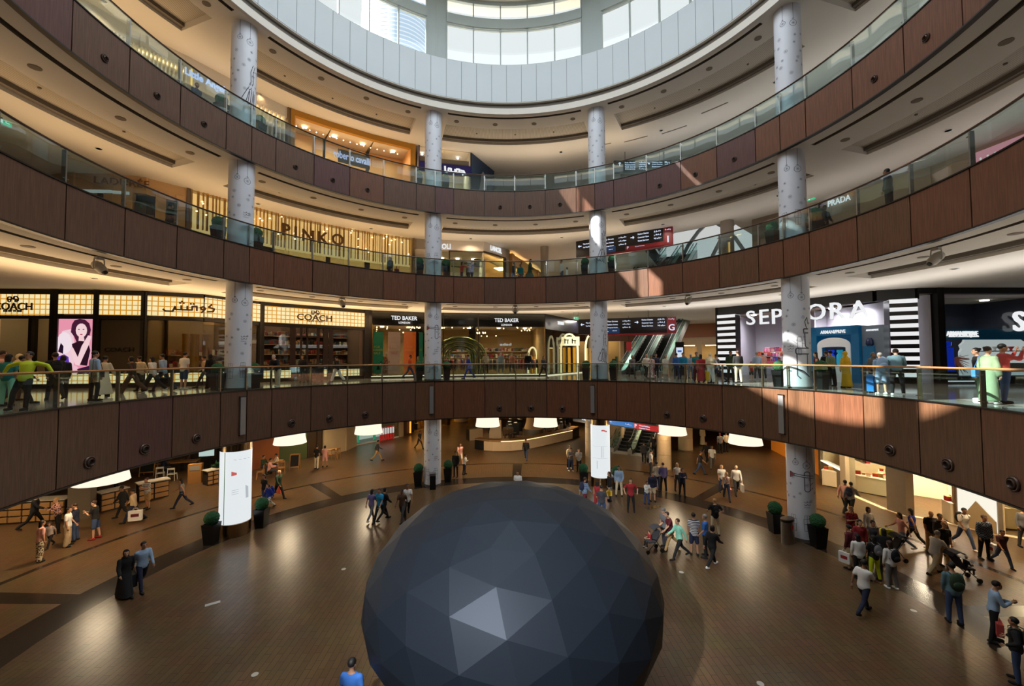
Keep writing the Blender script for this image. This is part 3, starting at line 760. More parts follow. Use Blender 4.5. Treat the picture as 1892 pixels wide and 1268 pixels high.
SHP = [((240, 206, 216), [(108, 660), (108, 640), (118, 612), (136, 608), (142, 640), (138, 690), (120, 696), (108, 690)]),
       ((244, 226, 234), oval(122, 634, 14, 20)), ((232, 170, 190), oval(160, 650, 12, 20)), ((70, 26, 52), [(136, 600), (141, 592), (150, 590), (160, 591), (168, 598), (171, 610), (168, 622), (162, 634), (156, 640), (146, 636), (140, 622), (134, 614)]),
       ((246, 214, 216), oval(153.5, 611, 10.5, 13)), ((246, 206, 210), [(149, 622), (158, 622), (160, 634), (148, 634)]),
       ((40, 14, 30), [(136, 636), (150, 630), (166, 632), (170, 648), (164, 676), (150, 674), (140, 656)]),
       ((246, 210, 214), [(166, 620), (172, 622), (168, 636), (156, 662), (150, 676), (142, 674), (134, 646), (138, 642), (147, 660), (154, 640)]),
       ((92, 50, 190), [(108, 660), (122, 655), (130, 660), (132, 676), (122, 680), (108, 672)]), ((30, 12, 40), [(111, 650), (116, 634), (121, 640), (120, 654)]), ((240, 190, 204), oval(139, 684, 10, 9)), ((52, 20, 60), [(146, 682), (168, 676), (172, 690), (150, 694)]),
       ((90, 40, 60), oval(149.5, 609, 1.8, .9, 8)), ((90, 40, 60), oval(158, 609, 1.8, .9, 8)), ((190, 60, 90), oval(154, 618.5, 2.6, 1, 8))]
picture(GF, SHP, 141, 640, .085, ts)

# -------------------------------------------------- G level centre: dark shop with white lettering
t = thing('shopfront', 'dark glazed fashion shopfront with small white letters between the rear columns', 'shopfront', tuple(GF.loc(880, 690)[:2]) + (ZG,))
m = MB(); GF.bar(m, 685, 1007, GF.z(840, 603.5), B1 + .02, .0, .2); m.build('header', mat('header_ink', (20, 20, 30), .3), t)
m = MB()
for x in (686, 814, 819, 884): GF.bar(m, x - .9, x + .9, ZG, B1, .1, .14)
GF.bar(m, 681, 1007, ZG, ZG + .12, .14, .3); m.build('mullion', FRB, t)
m = MB(); GF.bar(m, 686, 1007, ZG + .1, ZG + .16, .16, .05); m.build('sill_light', emat('sill_glow', (255, 236, 196), 1.2), t)
for x0, x1 in ((687, 783), (783, 883), (885, 960), (960, 1006)):
    m = MB(); GF.bar(m, x0, x1, ZG + .16, B1 - .05, .06, .02); m.build('glass_pane', SHOPG, t)
interior(GF, 688, 1006, 6.5, mat('shop_wall_olive', (150, 122, 76), .7), t, zc=GF.z(840, 600), lights=6, es=14, lc=(255, 214, 150))
m = MB(); r = random.Random(5)
for i in range(34):
    x = r.uniform(694, 1000); e, n = GF.dirn(x); P = GF.loc(x, 634) - n * r.uniform(.5, 5.5); m.ell((P.x, P.y, GF.z(840, 600) - .12 - (r.random() < .2) * .5), (.05, .05, .05), 6)
tag(m.build('spot_bulb', emat('bulb_warm', (255, 220, 160), 14), t), kind='stuff')
for x, y, h, w in ((747, 588, .30, 1.95), (936, 592, .30, 1.95)):
    GF.text('TED BAKER', x, y, h, LETW, .06, w, bold=.015, parent=t); GF.text('LONDON', x, y + 8.5, .15, LETW, .06, .85, bold=.015, parent=t)
GF.text('TED BAKER', 1034, 597.5, .28, LETW, .12, .9, parent=t)
FSHOP = t
for x0, x1, y0, y1, c, tc in ((686, 709, 613, 697, (34, 104, 74), (214, 206, 90)), (718, 741, 613, 693, (178, 140, 120), (240, 220, 200)), (748, 770, 613, 693, (226, 104, 34), (250, 190, 90)), (776, 783, 614, 690, (34, 104, 74), (214, 206, 90))):
    nm = {34: 'green', 178: 'dusty pink', 226: 'orange'}[c[0]]
    b = thing('sale_banner', 'tall %s hanging sale banner in the dark shop window%s' % (nm, ', at the left end' if x0 == 686 else (', half hidden by the column' if x0 == 776 else '')), 'banner', tuple(GF.loc((x0+x1)/2, 690)[:2]) + (ZG + .3,), group='sale banners')
    m = MB(); GF.pbar(m, x0, y0, x1, min(y1, 691), -.35, .03); m.build('cloth', mat('banner_%d' % c[0], c, .7, emit=c, es=.35), b)
    m = MB(); GF.pbar(m, x0 - .4, y0 - 1, x1 + .4, y0, -.33, .06); m.build('hanging_rod', STEEL, b)
    if x1 - x0 > 10:
        for j, wd in enumerate(('FOR', 'GOODNESS', 'SALE')): GF.text(wd, (x0+x1)/2, 641 + 5.8*j, .17, mat('banner_text_%d%d' % (c[0], j), tc if j < 2 or c[0] == 34 else (214, 110, 80), .6), -.30, (.42, .78, .46)[j], depth=.02, parent=b)
    else: GF.text('GO', 779.5, 646, .17, mat('banner_text_gold', (214, 206, 90), .6), -.30, .2, depth=.02, parent=b)

def clothes_rack(P, rz, seed, label, w=1.5, cols=None):
    t = thing('clothes_rack', label, 'clothes rack', P, rz, group='clothes racks in the dark shop')
    m = MB(); m.tube([(-w/2, 0, 0), (-w/2, 0, 1.35), (w/2, 0, 1.35), (w/2, 0, 0)], .015, 6); m.build('rail', STEEL, t, world=False)
    r = random.Random(seed); n = 12
    for i in range(n):
        x = -w/2 + w * (i + .5) / n; m = MB(); c = (cols or CLOTHC)[r.randrange(len(cols or CLOTHC))]; h = r.uniform(.7, .95)
        m.grid([[Vector((x - .03, y*k, z)), Vector((x + .03, y*k, z)), Vector((x + .03, -y*k, z)), Vector((x - .03, -y*k, z))] for k, y, z in ((1, .24, 1.32 - h), (1, .2, 1.1), (1, .2, 1.28), (.3, .2, 1.34))]); m.build('garment', c, t, world=False)
    return t
CLOTHC = [mat('cloth_%s' % k, v, .9) for k, v in dict(cream=(214, 200, 176), black=(22, 20, 22), pink=(206, 120, 130), blue=(56, 80, 130), red=(150, 36, 40), grey=(120, 118, 116), white=(226, 224, 220), olive=(96, 94, 60)).items()]
shelves(GF, 822, 1002, (ZG + .9, ZG + 1.5, ZG + 2.1), -6.2, FSHOP, CLOTHC, 31, .22)
for i, x in enumerate((830, 850, 905, 925, 962, 990)):
    e, n = GF.dirn(x); P = GF.loc(x, 634) - n * (1.9 + (i % 2) * 1.2); clothes_rack((P.x, P.y, ZG), math.atan2(e.y, e.x), i, 'steel rack of hanging clothes inside the dark glazed shop')
# green curved tunnel display and chandeliers in that shop
P = GF.loc(856, 634); e, n = GF.dirn(856); P = P - n * 4.4
t = thing('green_arch', 'dark green ribbed arch display inside the fashion shop', 'arch display', (P.x, P.y, ZG), math.atan2(e.y, e.x))
for j in range(7):
    rr = 1.0 + .22 * j; m = MB(); pth = [(rr, -.1*j, 0), (rr, -.1*j, 1.6)] + [(rr*cos(pi*q/10), -.1*j, 1.6 + rr*.75*sin(pi*q/10)) for q in range(1, 10)] + [(-rr, -.1*j, 1.6), (-rr, -.1*j, 0)]
    m.tube(pth, .085, 6); m.build('rib', mat('arch_green_%d' % (j % 2), ((70, 80, 26), (46, 56, 22))[j % 2], .6), t, world=False, smooth=True)
for i, (x, y) in enumerate(((775, 606), (890, 616))):
    P = GF.loc(x, y); e, n = GF.dirn(x); P = P - n * 1.6
    t = thing('chandelier', 'small glowing brass chandelier in the dark shop, %s' % ('by the banners' if i == 0 else 'behind the middle glass'), 'chandelier', P)
    m = MB(); m.tube([P, P + Vector((0, 0, .7))], .012, 6); m.ell(P, (.05, .05, .12), 8); 
    for q in range(6): a = q*pi/3; m.tube([P, P + Vector((.3*cos(a), .3*sin(a), -.06)), P + Vector((.34*cos(a), .34*sin(a), .08))], .012, 5)
    m.build('frame', BRONZE, t)
    for q in range(6): 
        a = q*pi/3; m = MB(); m.ell(P + Vector((.34*cos(a), .34*sin(a), .13)), (.045, .045, .07), 8); m.build('bulb', emat('bulb_warm', (255, 220, 160), 14), t)

# -------------------------------------------------- G level right: striped beauty hall
SF = Fac([(1327, 569.6), (1400, 563), (1499, 552.2), (1620, 537.8), (1690, 533.6), (1734, 533.2), (1960, 533.2)], B1, ZG)
t = thing('shopfront', 'black framed beauty hall with big white letters and striped pillars, on the right', 'shopfront', tuple(SF.loc(1560, 700)[:2]) + (ZG,))
m = MB(); SF.bar(m, 1326, 1692, 3.05, B1 + .02, .3, .5); SF.bar(m, 1692, 1960, SF.z(1800, 543.5), B1 + .02, .3, .5); SF.bar(m, 1724, 1736, ZG, B1, .34, .5); SF.bar(m, 1326, 1331, ZG, B1, .3, .4)
SF.bar(m, 1724, 1960, ZG, ZG + .35, .2, .4); m.build('lintel', BLACK, t)
STR_B = mat('stripe_black', (18, 18, 20), .25); STR_W = emat('stripe_white', (240, 240, 240), .95)
for x0, x1, tag_ in ((1331, 1364, 'far'), (1640, 1692, 'near')):
    xm = (x0 + x1) / 2; A = SF.loc(x0, 634); B = SF.loc(x1, 634); w = (B - A).length; e, n = SF.dirn(xm); c = (A + B) / 2
    m = MB(); m.box(Vector((c.x, c.y, (ZG + B1) / 2 - .3)), (w, .9, B1 - ZG - .6), math.atan2(e.y, e.x)); m.build('striped_pillar', STR_B, t)
    m = MB(); k = 0
    hh = (3.05 - ZG) / 20
    for j in range(10):
        z = ZG + .35 + j * hh * 1.95
        m.box(Vector((c.x, c.y, z + hh * .45)) + n * .0, (w * .99, .98, hh * .95), math.atan2(e.y, e.x))
    m.build('white_stripe', STR_W, t)
for i, (ch, x, y) in enumerate((('S', 1390.5, 588), ('E', 1417, 586), ('P', 1441, 585), ('H', 1468, 582), ('O', 1513.5, 577), ('R', 1553.5, 574.5), ('A', 1592.5, 572))):
    SF.text(ch, x, y, .98, LETW, .35, depth=.12, bold=.004, parent=t)
for ch, x in (('S', 1865), ('E', 1893), ('P', 1921)): SF.text(ch, x, 595, 1.05, LETW, .42, depth=.12, bold=.01, parent=t)
SF.text('ARMANI/PRIVE', 1768, 617, .26, LETW, .26, 1.7, bold=.02, parent=t); SF.text('Haute Couture Fragrances', 1771, 622.5, .1, LETW, .26, 1.6, parent=t)
m = MB(); SF.bar(m, 1737, 1900, SF.z(1800, 628), SF.z(1800, 608), .14, .05); m.build('blue_fascia', mat('teal_blue_panel', (14, 66, 96), .4, emit=(14, 66, 96), es=.3), t)
m = MB(); SF.bar(m, 1737, 1960, ZG + .35, 3.1, .2, .02); m.build('glass_pane', SHOPG, t)
interior(SF, 1326, 1720, 7.5, mat('shop_wall_lilac', (206, 202, 214), .7), t, zc=3.3, lights=6, es=13, lc=(246, 246, 255))
interior(SF, 1737, 1958, 4, mat('shop_wall_ink', (40, 44, 60), .6), t, zc=3.3, lights=2, es=6, lc=(246, 246, 255))
COSM = [mat('cosm_%s' % k, v, .4, emit=v, es=.25) for k, v in dict(red=(190, 50, 50), orange=(220, 120, 60), white=(230, 230, 230), black=(26, 26, 30), blue=(60, 90, 180), pink=(220, 110, 160)).items()]
shelves(SF, 1368, 1636, (ZG + .8, ZG + 1.15, ZG + 1.5, ZG + 1.85), -5.0, t, COSM, 8, .16, WHITE)
shelves(SF, 1368, 1470, (ZG + .7, ZG + 1.1, ZG + 1.5), -3.4, t, COSM, 9, .16, WHITE)
m = MB(); SF.pbar(m, 1400, 637, 1421, 648, -3.3, .08); m.build('lit_sign', emat('sign_white', (240, 240, 240), 1), t)
m = MB(); SF.pbar(m, 1423, 637, 1446, 648, -3.3, .08); SF.pbar(m, 1512, 636, 1534, 646, -3.3, .08); m.build('dark_sign', mat('sign_plum', (44, 38, 52), .5), t)
SF.text('BEAUTY', 1434, 642, .16, LETW, -3.25, .9, parent=t)
# blue fragrance booth
P = SF.loc(1566, 700); e, n = SF.dirn(1566)
BP = Vector((P.x, P.y, ZG)) + n * .9; rz = math.atan2(e.y, e.x)
t = thing('fragrance_booth', 'tall blue display booth with arched white niche beside the striped pillar', 'display booth', BP, rz)
BLU = mat('booth_blue', (10, 84, 124), .35, emit=(10, 84, 124), es=.25); BWH = mat('booth_white', (206, 212, 216), .4, emit=(206, 212, 216), es=.2)
W2 = 1.22; H2 = 3.15
m = MB(); m.box((-W2 + .18, 0, H2/2), (.36, 1.0, H2)); m.box((W2 - .18, 0, H2/2), (.36, 1.0, H2)); m.box((0, 0, H2 - .25), (2*W2, 1.0, .5)); m.box((0, .35, H2/2), (2*W2, .3, H2)); m.build('case', BLU, t, world=False)
m = MB()
ar = [(-.82, .0), (-.82, 2.1)] + [(-.82*cos(pi*q/12), 2.1 + .42*sin(pi*q/12)) for q in range(1, 12)] + [(.82, 2.1), (.82, 0)]
ai = [(-.6, .95), (-.6, 1.95)] + [(-.6*cos(pi*q/12), 1.95 + .05*sin(pi*q/12)) for q in range(1, 12)] + [(.6, 1.95), (.6, .95)]
for i in range(len(ar) - 1):
    a, b, c, d = ar[i], ar[i+1], ai[i+1], ai[i]
    m.grid([[Vector((p[0], -.52, p[1])) for p in (a, b, c, d)], [Vector((p[0], -.44, p[1])) for p in (a, b, c, d)]])
m.box((0, -.48, .45), (1.3, .08, .95)); m.build('arched_niche', BWH, t, world=False)
m = MB(); m.box((0, -.1, 1.45), (1.2, .05, 1.0)); m.build('niche_back', mat('niche_dark', (40, 60, 80), .3), t, world=False)
for x, c in ((-.2, (20, 60, 200)), (.22, (30, 140, 170))):
    m = MB(); m.lathe([(.14, .97), (.17, 1.05), (.17, 1.5), (.1, 1.6), (.1, 1.66), (.15, 1.68), (.15, 1.82)], (x, -.3, 0), 12); m.build('giant_bottle', mat('bottle_%d' % c[0], c, .2, emit=c, es=.5), t, world=False, smooth=True)
V_, F_ = textmesh('ARMANI/PRIVE', .2, 1.25, .03, .02); mb = MB(); mb.v = [Vector((v.x, -.53 - v.z, v.y + 2.85)) for v in V_]; mb.f = F_; mb.m = [0]*len(F_); mb.build('lettering', LETW, t, world=False)
t = thing('fragrance_counter', 'narrow blue and white perfume stand right beside the tall blue booth', 'display stand', BP + e*1.75 + n*.1, rz)
m = MB(); m.box((0, .1, 1.55), (.95, .6, 3.1)); m.build('case', mat('stand_bluegrey', (120, 138, 160), .4), t, world=False)
m = MB(); m.box((-.15, -.24, 1.55), (.5, .1, .9)); m.build('shelf_box', BLU, t, world=False); m = MB(); m.box((.25, -.26, .9), (.4, .12, .35)); m.build('white_box', BWH, t, world=False)
m = MB(); m.box((0, -.22, .35), (.8, .05, .6)); m.build('vent_panel', BWH, t, world=False); m = MB(); m.lathe([(.12, 2.0), (.18, 2.1), (.16, 2.3), (.08, 2.42)], (-.1, -.25, 0), 12); m.build('perfume_bottle', mat('bottle_navy', (16, 40, 90), .2), t, world=False, smooth=True)
V_, F_ = textmesh('ARMANI/PRIVE', .1, .55, .03, .02); mb = MB(); mb.v = [Vector((v.x, -.21 - v.z, v.y + 2.85)) for v in V_]; mb.f = F_; mb.m = [0]*len(F_); mb.build('lettering', LETW, t, world=False)
# window displays on the far right
P = SF.loc(1769, 690); e, n = SF.dirn(1769)
t = thing('perfume_display', 'giant glowing blue perfume bottle with copper plume in the right window', 'window display', (P.x, P.y + .8, ZG + .35))
c = Vector((P.x, P.y + .8, 0))
m = MB(); m.box(c + Vector((.1, 0, ZG + 1.25)), (.8, .4, 1.3)); m.lathe([(.12, ZG + 1.9), (.34, ZG + 2.0), (.36, ZG + 2.2), (.2, ZG + 2.25)], c + Vector((.1, 0, 0)), 16); m.build('bottle', mat('bottle_cobalt', (20, 50, 210), .2, emit=(20, 60, 220), es=.6), t)
m = MB(); m.box(c + Vector((.1, 0, ZG + .35)), (.9, .5, .5)); m.build('plinth', mat('plinth_blue', (24, 50, 150), .3), t)
r = random.Random(2); m = MB()
for q in range(60):
    a = r.uniform(-.35, .1); b0 = c + Vector((-.3, r.uniform(-.2, .1), ZG + 1.9 + r.uniform(-.2, .5))); m.tube([b0, b0 + Vector((-.6 + a*.5, -.05, 1.0 + a))*r.uniform(.5, 1)], [.03, .01], 5)
for q in range(30): b0 = c + Vector((.55, -.1, ZG + 1.3)); m.tube([b0, b0 + Vector((r.uniform(.1, .8), -.1, r.uniform(-.9, .2)))], [.03, .01], 5)
tag(m.build('copper_plume', mat('plume_copper', (176, 112, 92), .4, .3, emit=(176, 112, 92), es=.2), t), kind='stuff')
P = SF.loc(1880, 690); t = thing('cosmetics_display', 'glowing white cloud-shaped cosmetics display in the far right window', 'window display', (P.x, P.y + 1.0, ZG + .35))
c = Vector((P.x, P.y + 1.0, 0)); m = MB(); pr = [(-1.9, 0), (-1.9, 1.3)] + [(-1.8*cos(pi*q/16) - .1*abs(sin(4*pi*q/8)), 1.5 + 1.0*sin(pi*q/16)) for q in range(0, 17)] + [(1.9, 1.3), (1.9, 0)]
m.grid([[c + Vector((x, 0, ZG + .35 + z)) for x, z in pr], [c + Vector((x, .15, ZG + .35 + z)) for x, z in pr]]); m.build('cloud_back', emat('cloud_white', (222, 232, 244), .9), t)
m = MB(); m.box(c + Vector((-.1, -.3, ZG + 1.3)), (2.2, .4, .06)); m.box(c + Vector((-.1, -.3, ZG + 1.7)), (2.2, .4, .05)); m.build('shelf', WHITE, t)
for q in range(4): m = MB(); m.lathe([(.06, ZG + 1.73), (.05, ZG + 1.8), (.14, ZG + 1.95)], c + Vector((-.8 + .45*q, -.3, 0)), 12); m.build('bowl', COSM[(q * 2) % 6], t, smooth=True)
m = MB(); m.box(c + Vector((0, -.1, ZG + .8)), (2.6, .3, .5)); m.build('white_drawer', WHITE, t)
P = SF.loc(1730, 700); m = MB(); A, B = SF.loc(1741, 634), SF.loc(1798, 634)
m.box(Vector(((A.x+B.x)/2, A.y - .25, ZG + .12)), (B.x - A.x, .1, .06)); tag(m.build('floor_light_strip', emat('strip_white', (200, 214, 220), .8)), 'thin white light strip along the foot of the right window', 'light strip')
# ================================================================ corridor opening at the rear right (lowest gallery)
def pxz(x, y, depth): return atd(x, y, depth)
def plane_wall(m, A, B, z0, z1, th=.15, mi=0):
    e = (B - A); e.z = 0; e.normalize(); n = Vector((e.y, -e.x, 0)) * th
    q = [A, B, B - n, A - n]
    m.grid([[Vector((p.x, p.y, z0)) for p in q], [Vector((p.x, p.y, z1)) for p in q]], mi=mi)
# side return of the dark shop, with glass front running into the corridor
A = GF.P[-2].copy(); B = atd(1090, 640, 43)
RET = Fac([(1007, 579.8), (1090, 590)], B1, ZG); RET.P = [A, Vector((B.x, B.y, A.z))]
t = thing('shopfront', 'receding glass side of the fashion shop beside the rear right column', 'shopfront', (A.x, A.y, ZG))
m = MB(); RET.bar(m, 1008, 1089, 2.4, B1 + .02, 0, .2); m.build('header', mat('header_ink', (20, 20, 30), .3), t)
m = MB(); RET.bar(m, 1008, 1089, ZG + .1, 2.4, 0, .02); m.build('glass_pane', SHOPG, t)
m = MB(); RET.bar(m, 1008, 1089, ZG, ZG + .12, .05, .2); m.build('plinth', FRB, t)
m = MB(); RET.bar(m, 1008, 1089, ZG, ZG + .07, .08, .04); m.build('sill_light', emat('sill_glow', (255, 236, 196), 1.2), t)
# glowing arched pavilion seen through that glass
P = atd(1052, 650, 37.5)
t = thing('glowing_arch', 'bright arched kiosk outlined with bulbs behind the glass, left of the rear right column', 'kiosk', (P.x, P.y, ZG))
GA = emat('arch_glow', (255, 236, 180), 1.6)
for j, (dx, w, h) in enumerate(((-3.3, .8, 2.4), (0, 1.5, 3.6), (1.9, .9, 3.5))):
    m = MB(); pth = [(P.x + dx - w*.5, P.y, ZG)] + [(P.x + dx - w*.5*cos(pi*q/10), P.y, ZG + h*.62 + h*.38*sin(pi*q/10)) for q in range(11)] + [(P.x + dx + w*.5, P.y, ZG)]
    m.tube(pth, .09, 6); m.build('lit_arch', GA, t)
    m = MB()
    for q in range(3): m.box((P.x + dx - w*.3 + w*.3*q, P.y + .1, ZG + h*.35), (w*.16, .05, h*.62))
    m.build('gold_curtain', mat('gold_leaf2', (226, 170, 60), .4, .4, emit=(226, 160, 50), es=.5), t)
m = MB(); m.box((P.x + .1, P.y - .05, ZG + 2.95), (1.6, .1, .8)); m.build('sign_panel', GA, t)
strokes_root = t
m = MB(); 
for dx, dz in ((-.35, .1), (.3, .05)):
    m.box((P.x + .1 + dx, P.y - .12, ZG + 2.95 + dz), (.4, .03, .08)); m.box((P.x + .1 + dx - .15, P.y - .12, ZG + 2.95), (.09, .03, .45)); m.box((P.x + .1 + dx + .1, P.y - .12, ZG + 2.85), (.09, .03, .3))
m.build('arabic_sign', FRBR, t)
# corridor end walls: warm colonnade of glazed shops
def backdrop(A, B, zf, zc, label, cols, seed, es=4.0, colm=CREAM, glow=(255, 224, 176)):
    e = (B - A); e.z = 0; L = e.length; e.normalize(); n = Vector((e.y, -e.x, 0)); rz = math.atan2(e.y, e.x)
    t = thing('distant_shopfront', label, 'shopfront', (A.x, A.y, zf))
    m = MB(); plane_wall(m, A - n*3, B - n*3, zf, zc); m.build('back_wall', WARMW, t)
    k = max(2, int(L / 2.2)); m = MB()
    for i in range(k + 1): c = A + e * (L * i / k); m.box(Vector((c.x, c.y, (zf+zc)/2)), (.5, .5, zc-zf), rz)
    m.build('pillar', colm, t)
    m = MB(); c = (A + B) / 2; m.box(Vector((c.x, c.y, zc - .45)), (L, .3, .9), rz); m.build('fascia', colm, t)
    for i in range(k):
        c = A + e * (L * (i+.5) / k); m = MB(); m.box(Vector((c.x, c.y, (zf+zc)/2 - .4)), (L/k - .5, .02, zc-zf-.9), rz); m.build('glass_pane', SHOPG, t)
        q = c - n * 1.5; m = MB(); m.box(Vector((q.x, q.y, zc - .95)), (L/k*.5, .8, .05), rz); m.build('ceiling_light', emat('bd_%d_%d' % (glow[2], int(es)), glow, es*4), t)
    r = random.Random(seed); mm = [MB() for _ in cols]
    for i in range(int(L * 5)):
        q = A + e * r.uniform(.3, L-.3) - n * r.uniform(.6, 2.6); h = r.uniform(.3, 1.7); mm[r.randrange(len(cols))].box(Vector((q.x, q.y, zf + h/2)), (r.uniform(.2, .5), .3, h), rz)
    for a, c in zip(mm, cols): tag(a.build('display_goods', c, t), kind='stuff')
    return t
GOODS = [mat('goods_%s' % k, v, .6) for k, v in dict(white=(224, 220, 210), gold=(200, 150, 70), dark=(40, 34, 34), teal=(60, 110, 116), rose=(190, 110, 100)).items()]
P0, P1 = atd(1088, 660, 46), atd(1175, 660, 49)
backdrop(P0, P1, ZG, B1 - .1, 'far row of warm lit glazed shops behind the escalator foot', GOODS, 3, 5)
P0, P1 = atd(1252, 660, 46), atd(1335, 660, 44)
t = backdrop(P0, P1, ZG, 2.3, 'distant cream shopfront between the escalators and the striped pillar', GOODS, 4, 5)
m = MB(); A_ = atd(1185, 600, 47); B_ = atd(1335, 600, 44); plane_wall(m, A_, B_, 2.2, B1, .3)
tag(m.build('wall_corridor', mat('corridor_wood', (150, 92, 50), .5, var=.1, bs=1)), kind='structure')
m = MB(); A_ = atd(1060, 600, 47.5); B_ = atd(1245, 600, 47); plane_wall(m, A_, B_, 1.9, B1, .3); tag(m.build('wall_corridor', mat('corridor_wood_dark', (104, 58, 36), .5, var=.1, bs=1)), kind='structure')
for i, az in enumerate((14, 22, 30, 36)):
    lo = lamp('AREA', pol(26 + i*1.2, az, B1 - .12), 260, (1, .9, .78), 'corridor_lamp', shape='DISK', size=1.2)
    lo2 = lamp('AREA', pol(27 + i*1.2, az, B2 - .12), 300, (1, .93, .84), 'corridor_lamp', shape='DISK', size=1.2)

# ---------------------------------------------------------------- escalators
ESTEP = mat('escalator_step', (34, 34, 36), .4, .5); ESIDE = mat('escalator_side', (150, 150, 148), .35, .6); ERUB = mat('escalator_rubber', (16, 16, 17), .6)
EGL = glass('escalator_glass', (226, 240, 236), .08)
def escalator(P, az, rise, label, n=3, w=1.05, under=None):
    rz = -rad(az)
    run = rise * 1.74; ang = math.atan2(rise, run)
    t = thing('escalator', label, 'escalator', P, rz)
    for i in range(n):
        x = (i - (n-1)/2) * (w + .55)
        m = MB(); st = int(run / .4)
        for k in range(st): m.box((x, .4*k + .2, rise*k/st + .08), (w, .42, .24))
        m.build('steps', ESTEP, t, world=False)
        m = MB(); m.box((x, -.7, .01), (w + .3, 1.2, .03)); m.build('landing_plate', ESIDE, t, world=False)
    for i in range(n + 1):
        x = (i - n/2) * (w + .55) + (0)
        m = MB(); m.grid([[Vector((x - .2, y, z + d)) for y, z in ((-.9, 0), (0, .0), (run, rise), (run + 1, rise))] + [Vector((x - .2, y, z + d2)) for y, z in ((run + 1, rise), (run, rise), (0, 0), (-.9, 0)) for d2 in (.35,)] if False else [Vector((xx, -.9, 0)), Vector((xx, -.9, .35)), Vector((xx, 0, .38)), Vector((xx, run, rise + .38)), Vector((xx, run, rise - .6)), Vector((xx, .6, -.0))] for xx, d in ((x - .2, 0), (x + .2, 0))])
        m.build('side_panel', ESIDE, t, world=False)
        for s in (-.17, .17):
            m = MB(); m.grid([[Vector((x + s + q, -.8, .35)), Vector((x + s + q, -.8, .95)), Vector((x + s + q, 0, 1.1)), Vector((x + s + q, run, rise + 1.1)), Vector((x + s + q, run, rise + .38)), Vector((x + s + q, 0, .38))] for q in (-.006, .006)]); m.build('glass_side', EGL, t, world=False)
            m = MB(); m.tube([(x + s, -.9, .4), (x + s, -1.1, .75), (x + s, -.85, 1.05), (x + s, 0, 1.14), (x + s, run, rise + 1.14)], .04, 8); m.build('handrail', ERUB, t, world=False, smooth=True)
    m = MB(); m.grid([[Vector((xx, .8, -.02)), Vector((xx, run, rise - .75)), Vector((xx, run, rise - .1)), Vector((xx, .2, -.02))] for xx in (-n/2*(w+.55), n/2*(w+.55))]); m.build('truss', under or mat('escalator_under', (190, 150, 110), .5), t, world=False)
    return t
EP = atd(1186, 694, 34.5); escalator((EP.x, EP.y, ZG), 35, 6.8, 'pair of escalators rising from the lowest gallery behind the directional sign', 2)
EP = atd(1182, 500, 38); escalator((EP.x + .4, EP.y, Z1), 35, 5.8, 'escalators with green glass sides rising from the middle gallery', 3)
EP = at(1172, 838, ZL); escalator((EP.x, EP.y + .4, ZL), 32, 6.7, 'dark escalators on the ground floor behind the white lightbox column', 2, under=mat('escalator_under_dark', (90, 70, 50), .5))

# ---------------------------------------------------------------- hanging directional signs
SGN = mat('sign_black', (22, 18, 22), .35); SRED = mat('sign_maroon', (92, 22, 26), .4, emit=(110, 24, 28), es=.35); SBLU = mat('sign_navy', (24, 48, 82), .4, emit=(30, 60, 100), es=.4)
STX = emat('sign_text', (214, 226, 250), 1.1)
def sign_frame(A, B, zt, zb, label, zc, name='directional_sign', board=SGN):
    c = (A + B) / 2; e = (B - A); e.z = 0; L = e.length; e.normalize(); rz = math.atan2(e.y, e.x); n = Vector((e.y, -e.x, 0))
    t = thing(name, label, 'sign', (c.x, c.y, zt), rz)
    m = MB(); m.box(Vector((c.x, c.y, (zt+zb)/2)), (L, .16, zt-zb), rz); m.build('board', board, t)
    for s in (-.3, .3): 
        q = c + e * L * s; m = MB(); m.tube([Vector((q.x, q.y, zt)), Vector((q.x, q.y, zc))], .02, 6); m.build('hanger_rod', DSTEEL, t)
    return t, c, e, n, L
def stext(t, c, e, n, u, z, s, h, w=None, m=None):
    return text(s, Vector((c.x, c.y, z)) + e*u + n*.1, e, (0, 0, 1), h, m or STX, 'sign_text', t, w, .02, .015)
def sarabic(t, c, e, n, u, z, w, seed):
    m = MB(); r = random.Random(seed); x = -w/2; P = Vector((c.x, c.y, z)) + e*u + n*.09
    while x < w/2 - .05:
        d = r.uniform(.05, .13); q = P + e*(x + d/2); m.box(q, (d, .02, .03), math.atan2(e.y, e.x))
        if r.random() < .6: m.box(q + Vector((0, 0, .035)) + e*r.uniform(-.03, .03), (.03, .02, .08), math.atan2(e.y, e.x))
        if r.random() < .4: m.box(q + Vector((0, 0, -.05)), (.03, .02, .03), math.atan2(e.y, e.x))
        x += d + r.choice((.0, .0, .04))
    return m.build('arabic_text', STX, t)
def arrow(t, c, e, n, u, z, s, ang):
    m = MB(); P = Vector((c.x, c.y, z)) + e*u + n*.1; d = e*cos(ang) + Vector((0, 0, sin(ang))); p = e*-sin(ang) + Vector((0, 0, cos(ang)))
    for a, b in ((-d*s, d*s), (d*s, d*s*.3 + p*s*.6), (d*s, d*s*.3 - p*s*.6)): m.tube([P + a, P + b], .032, 5)
    return m.build('arrow', STX, t)
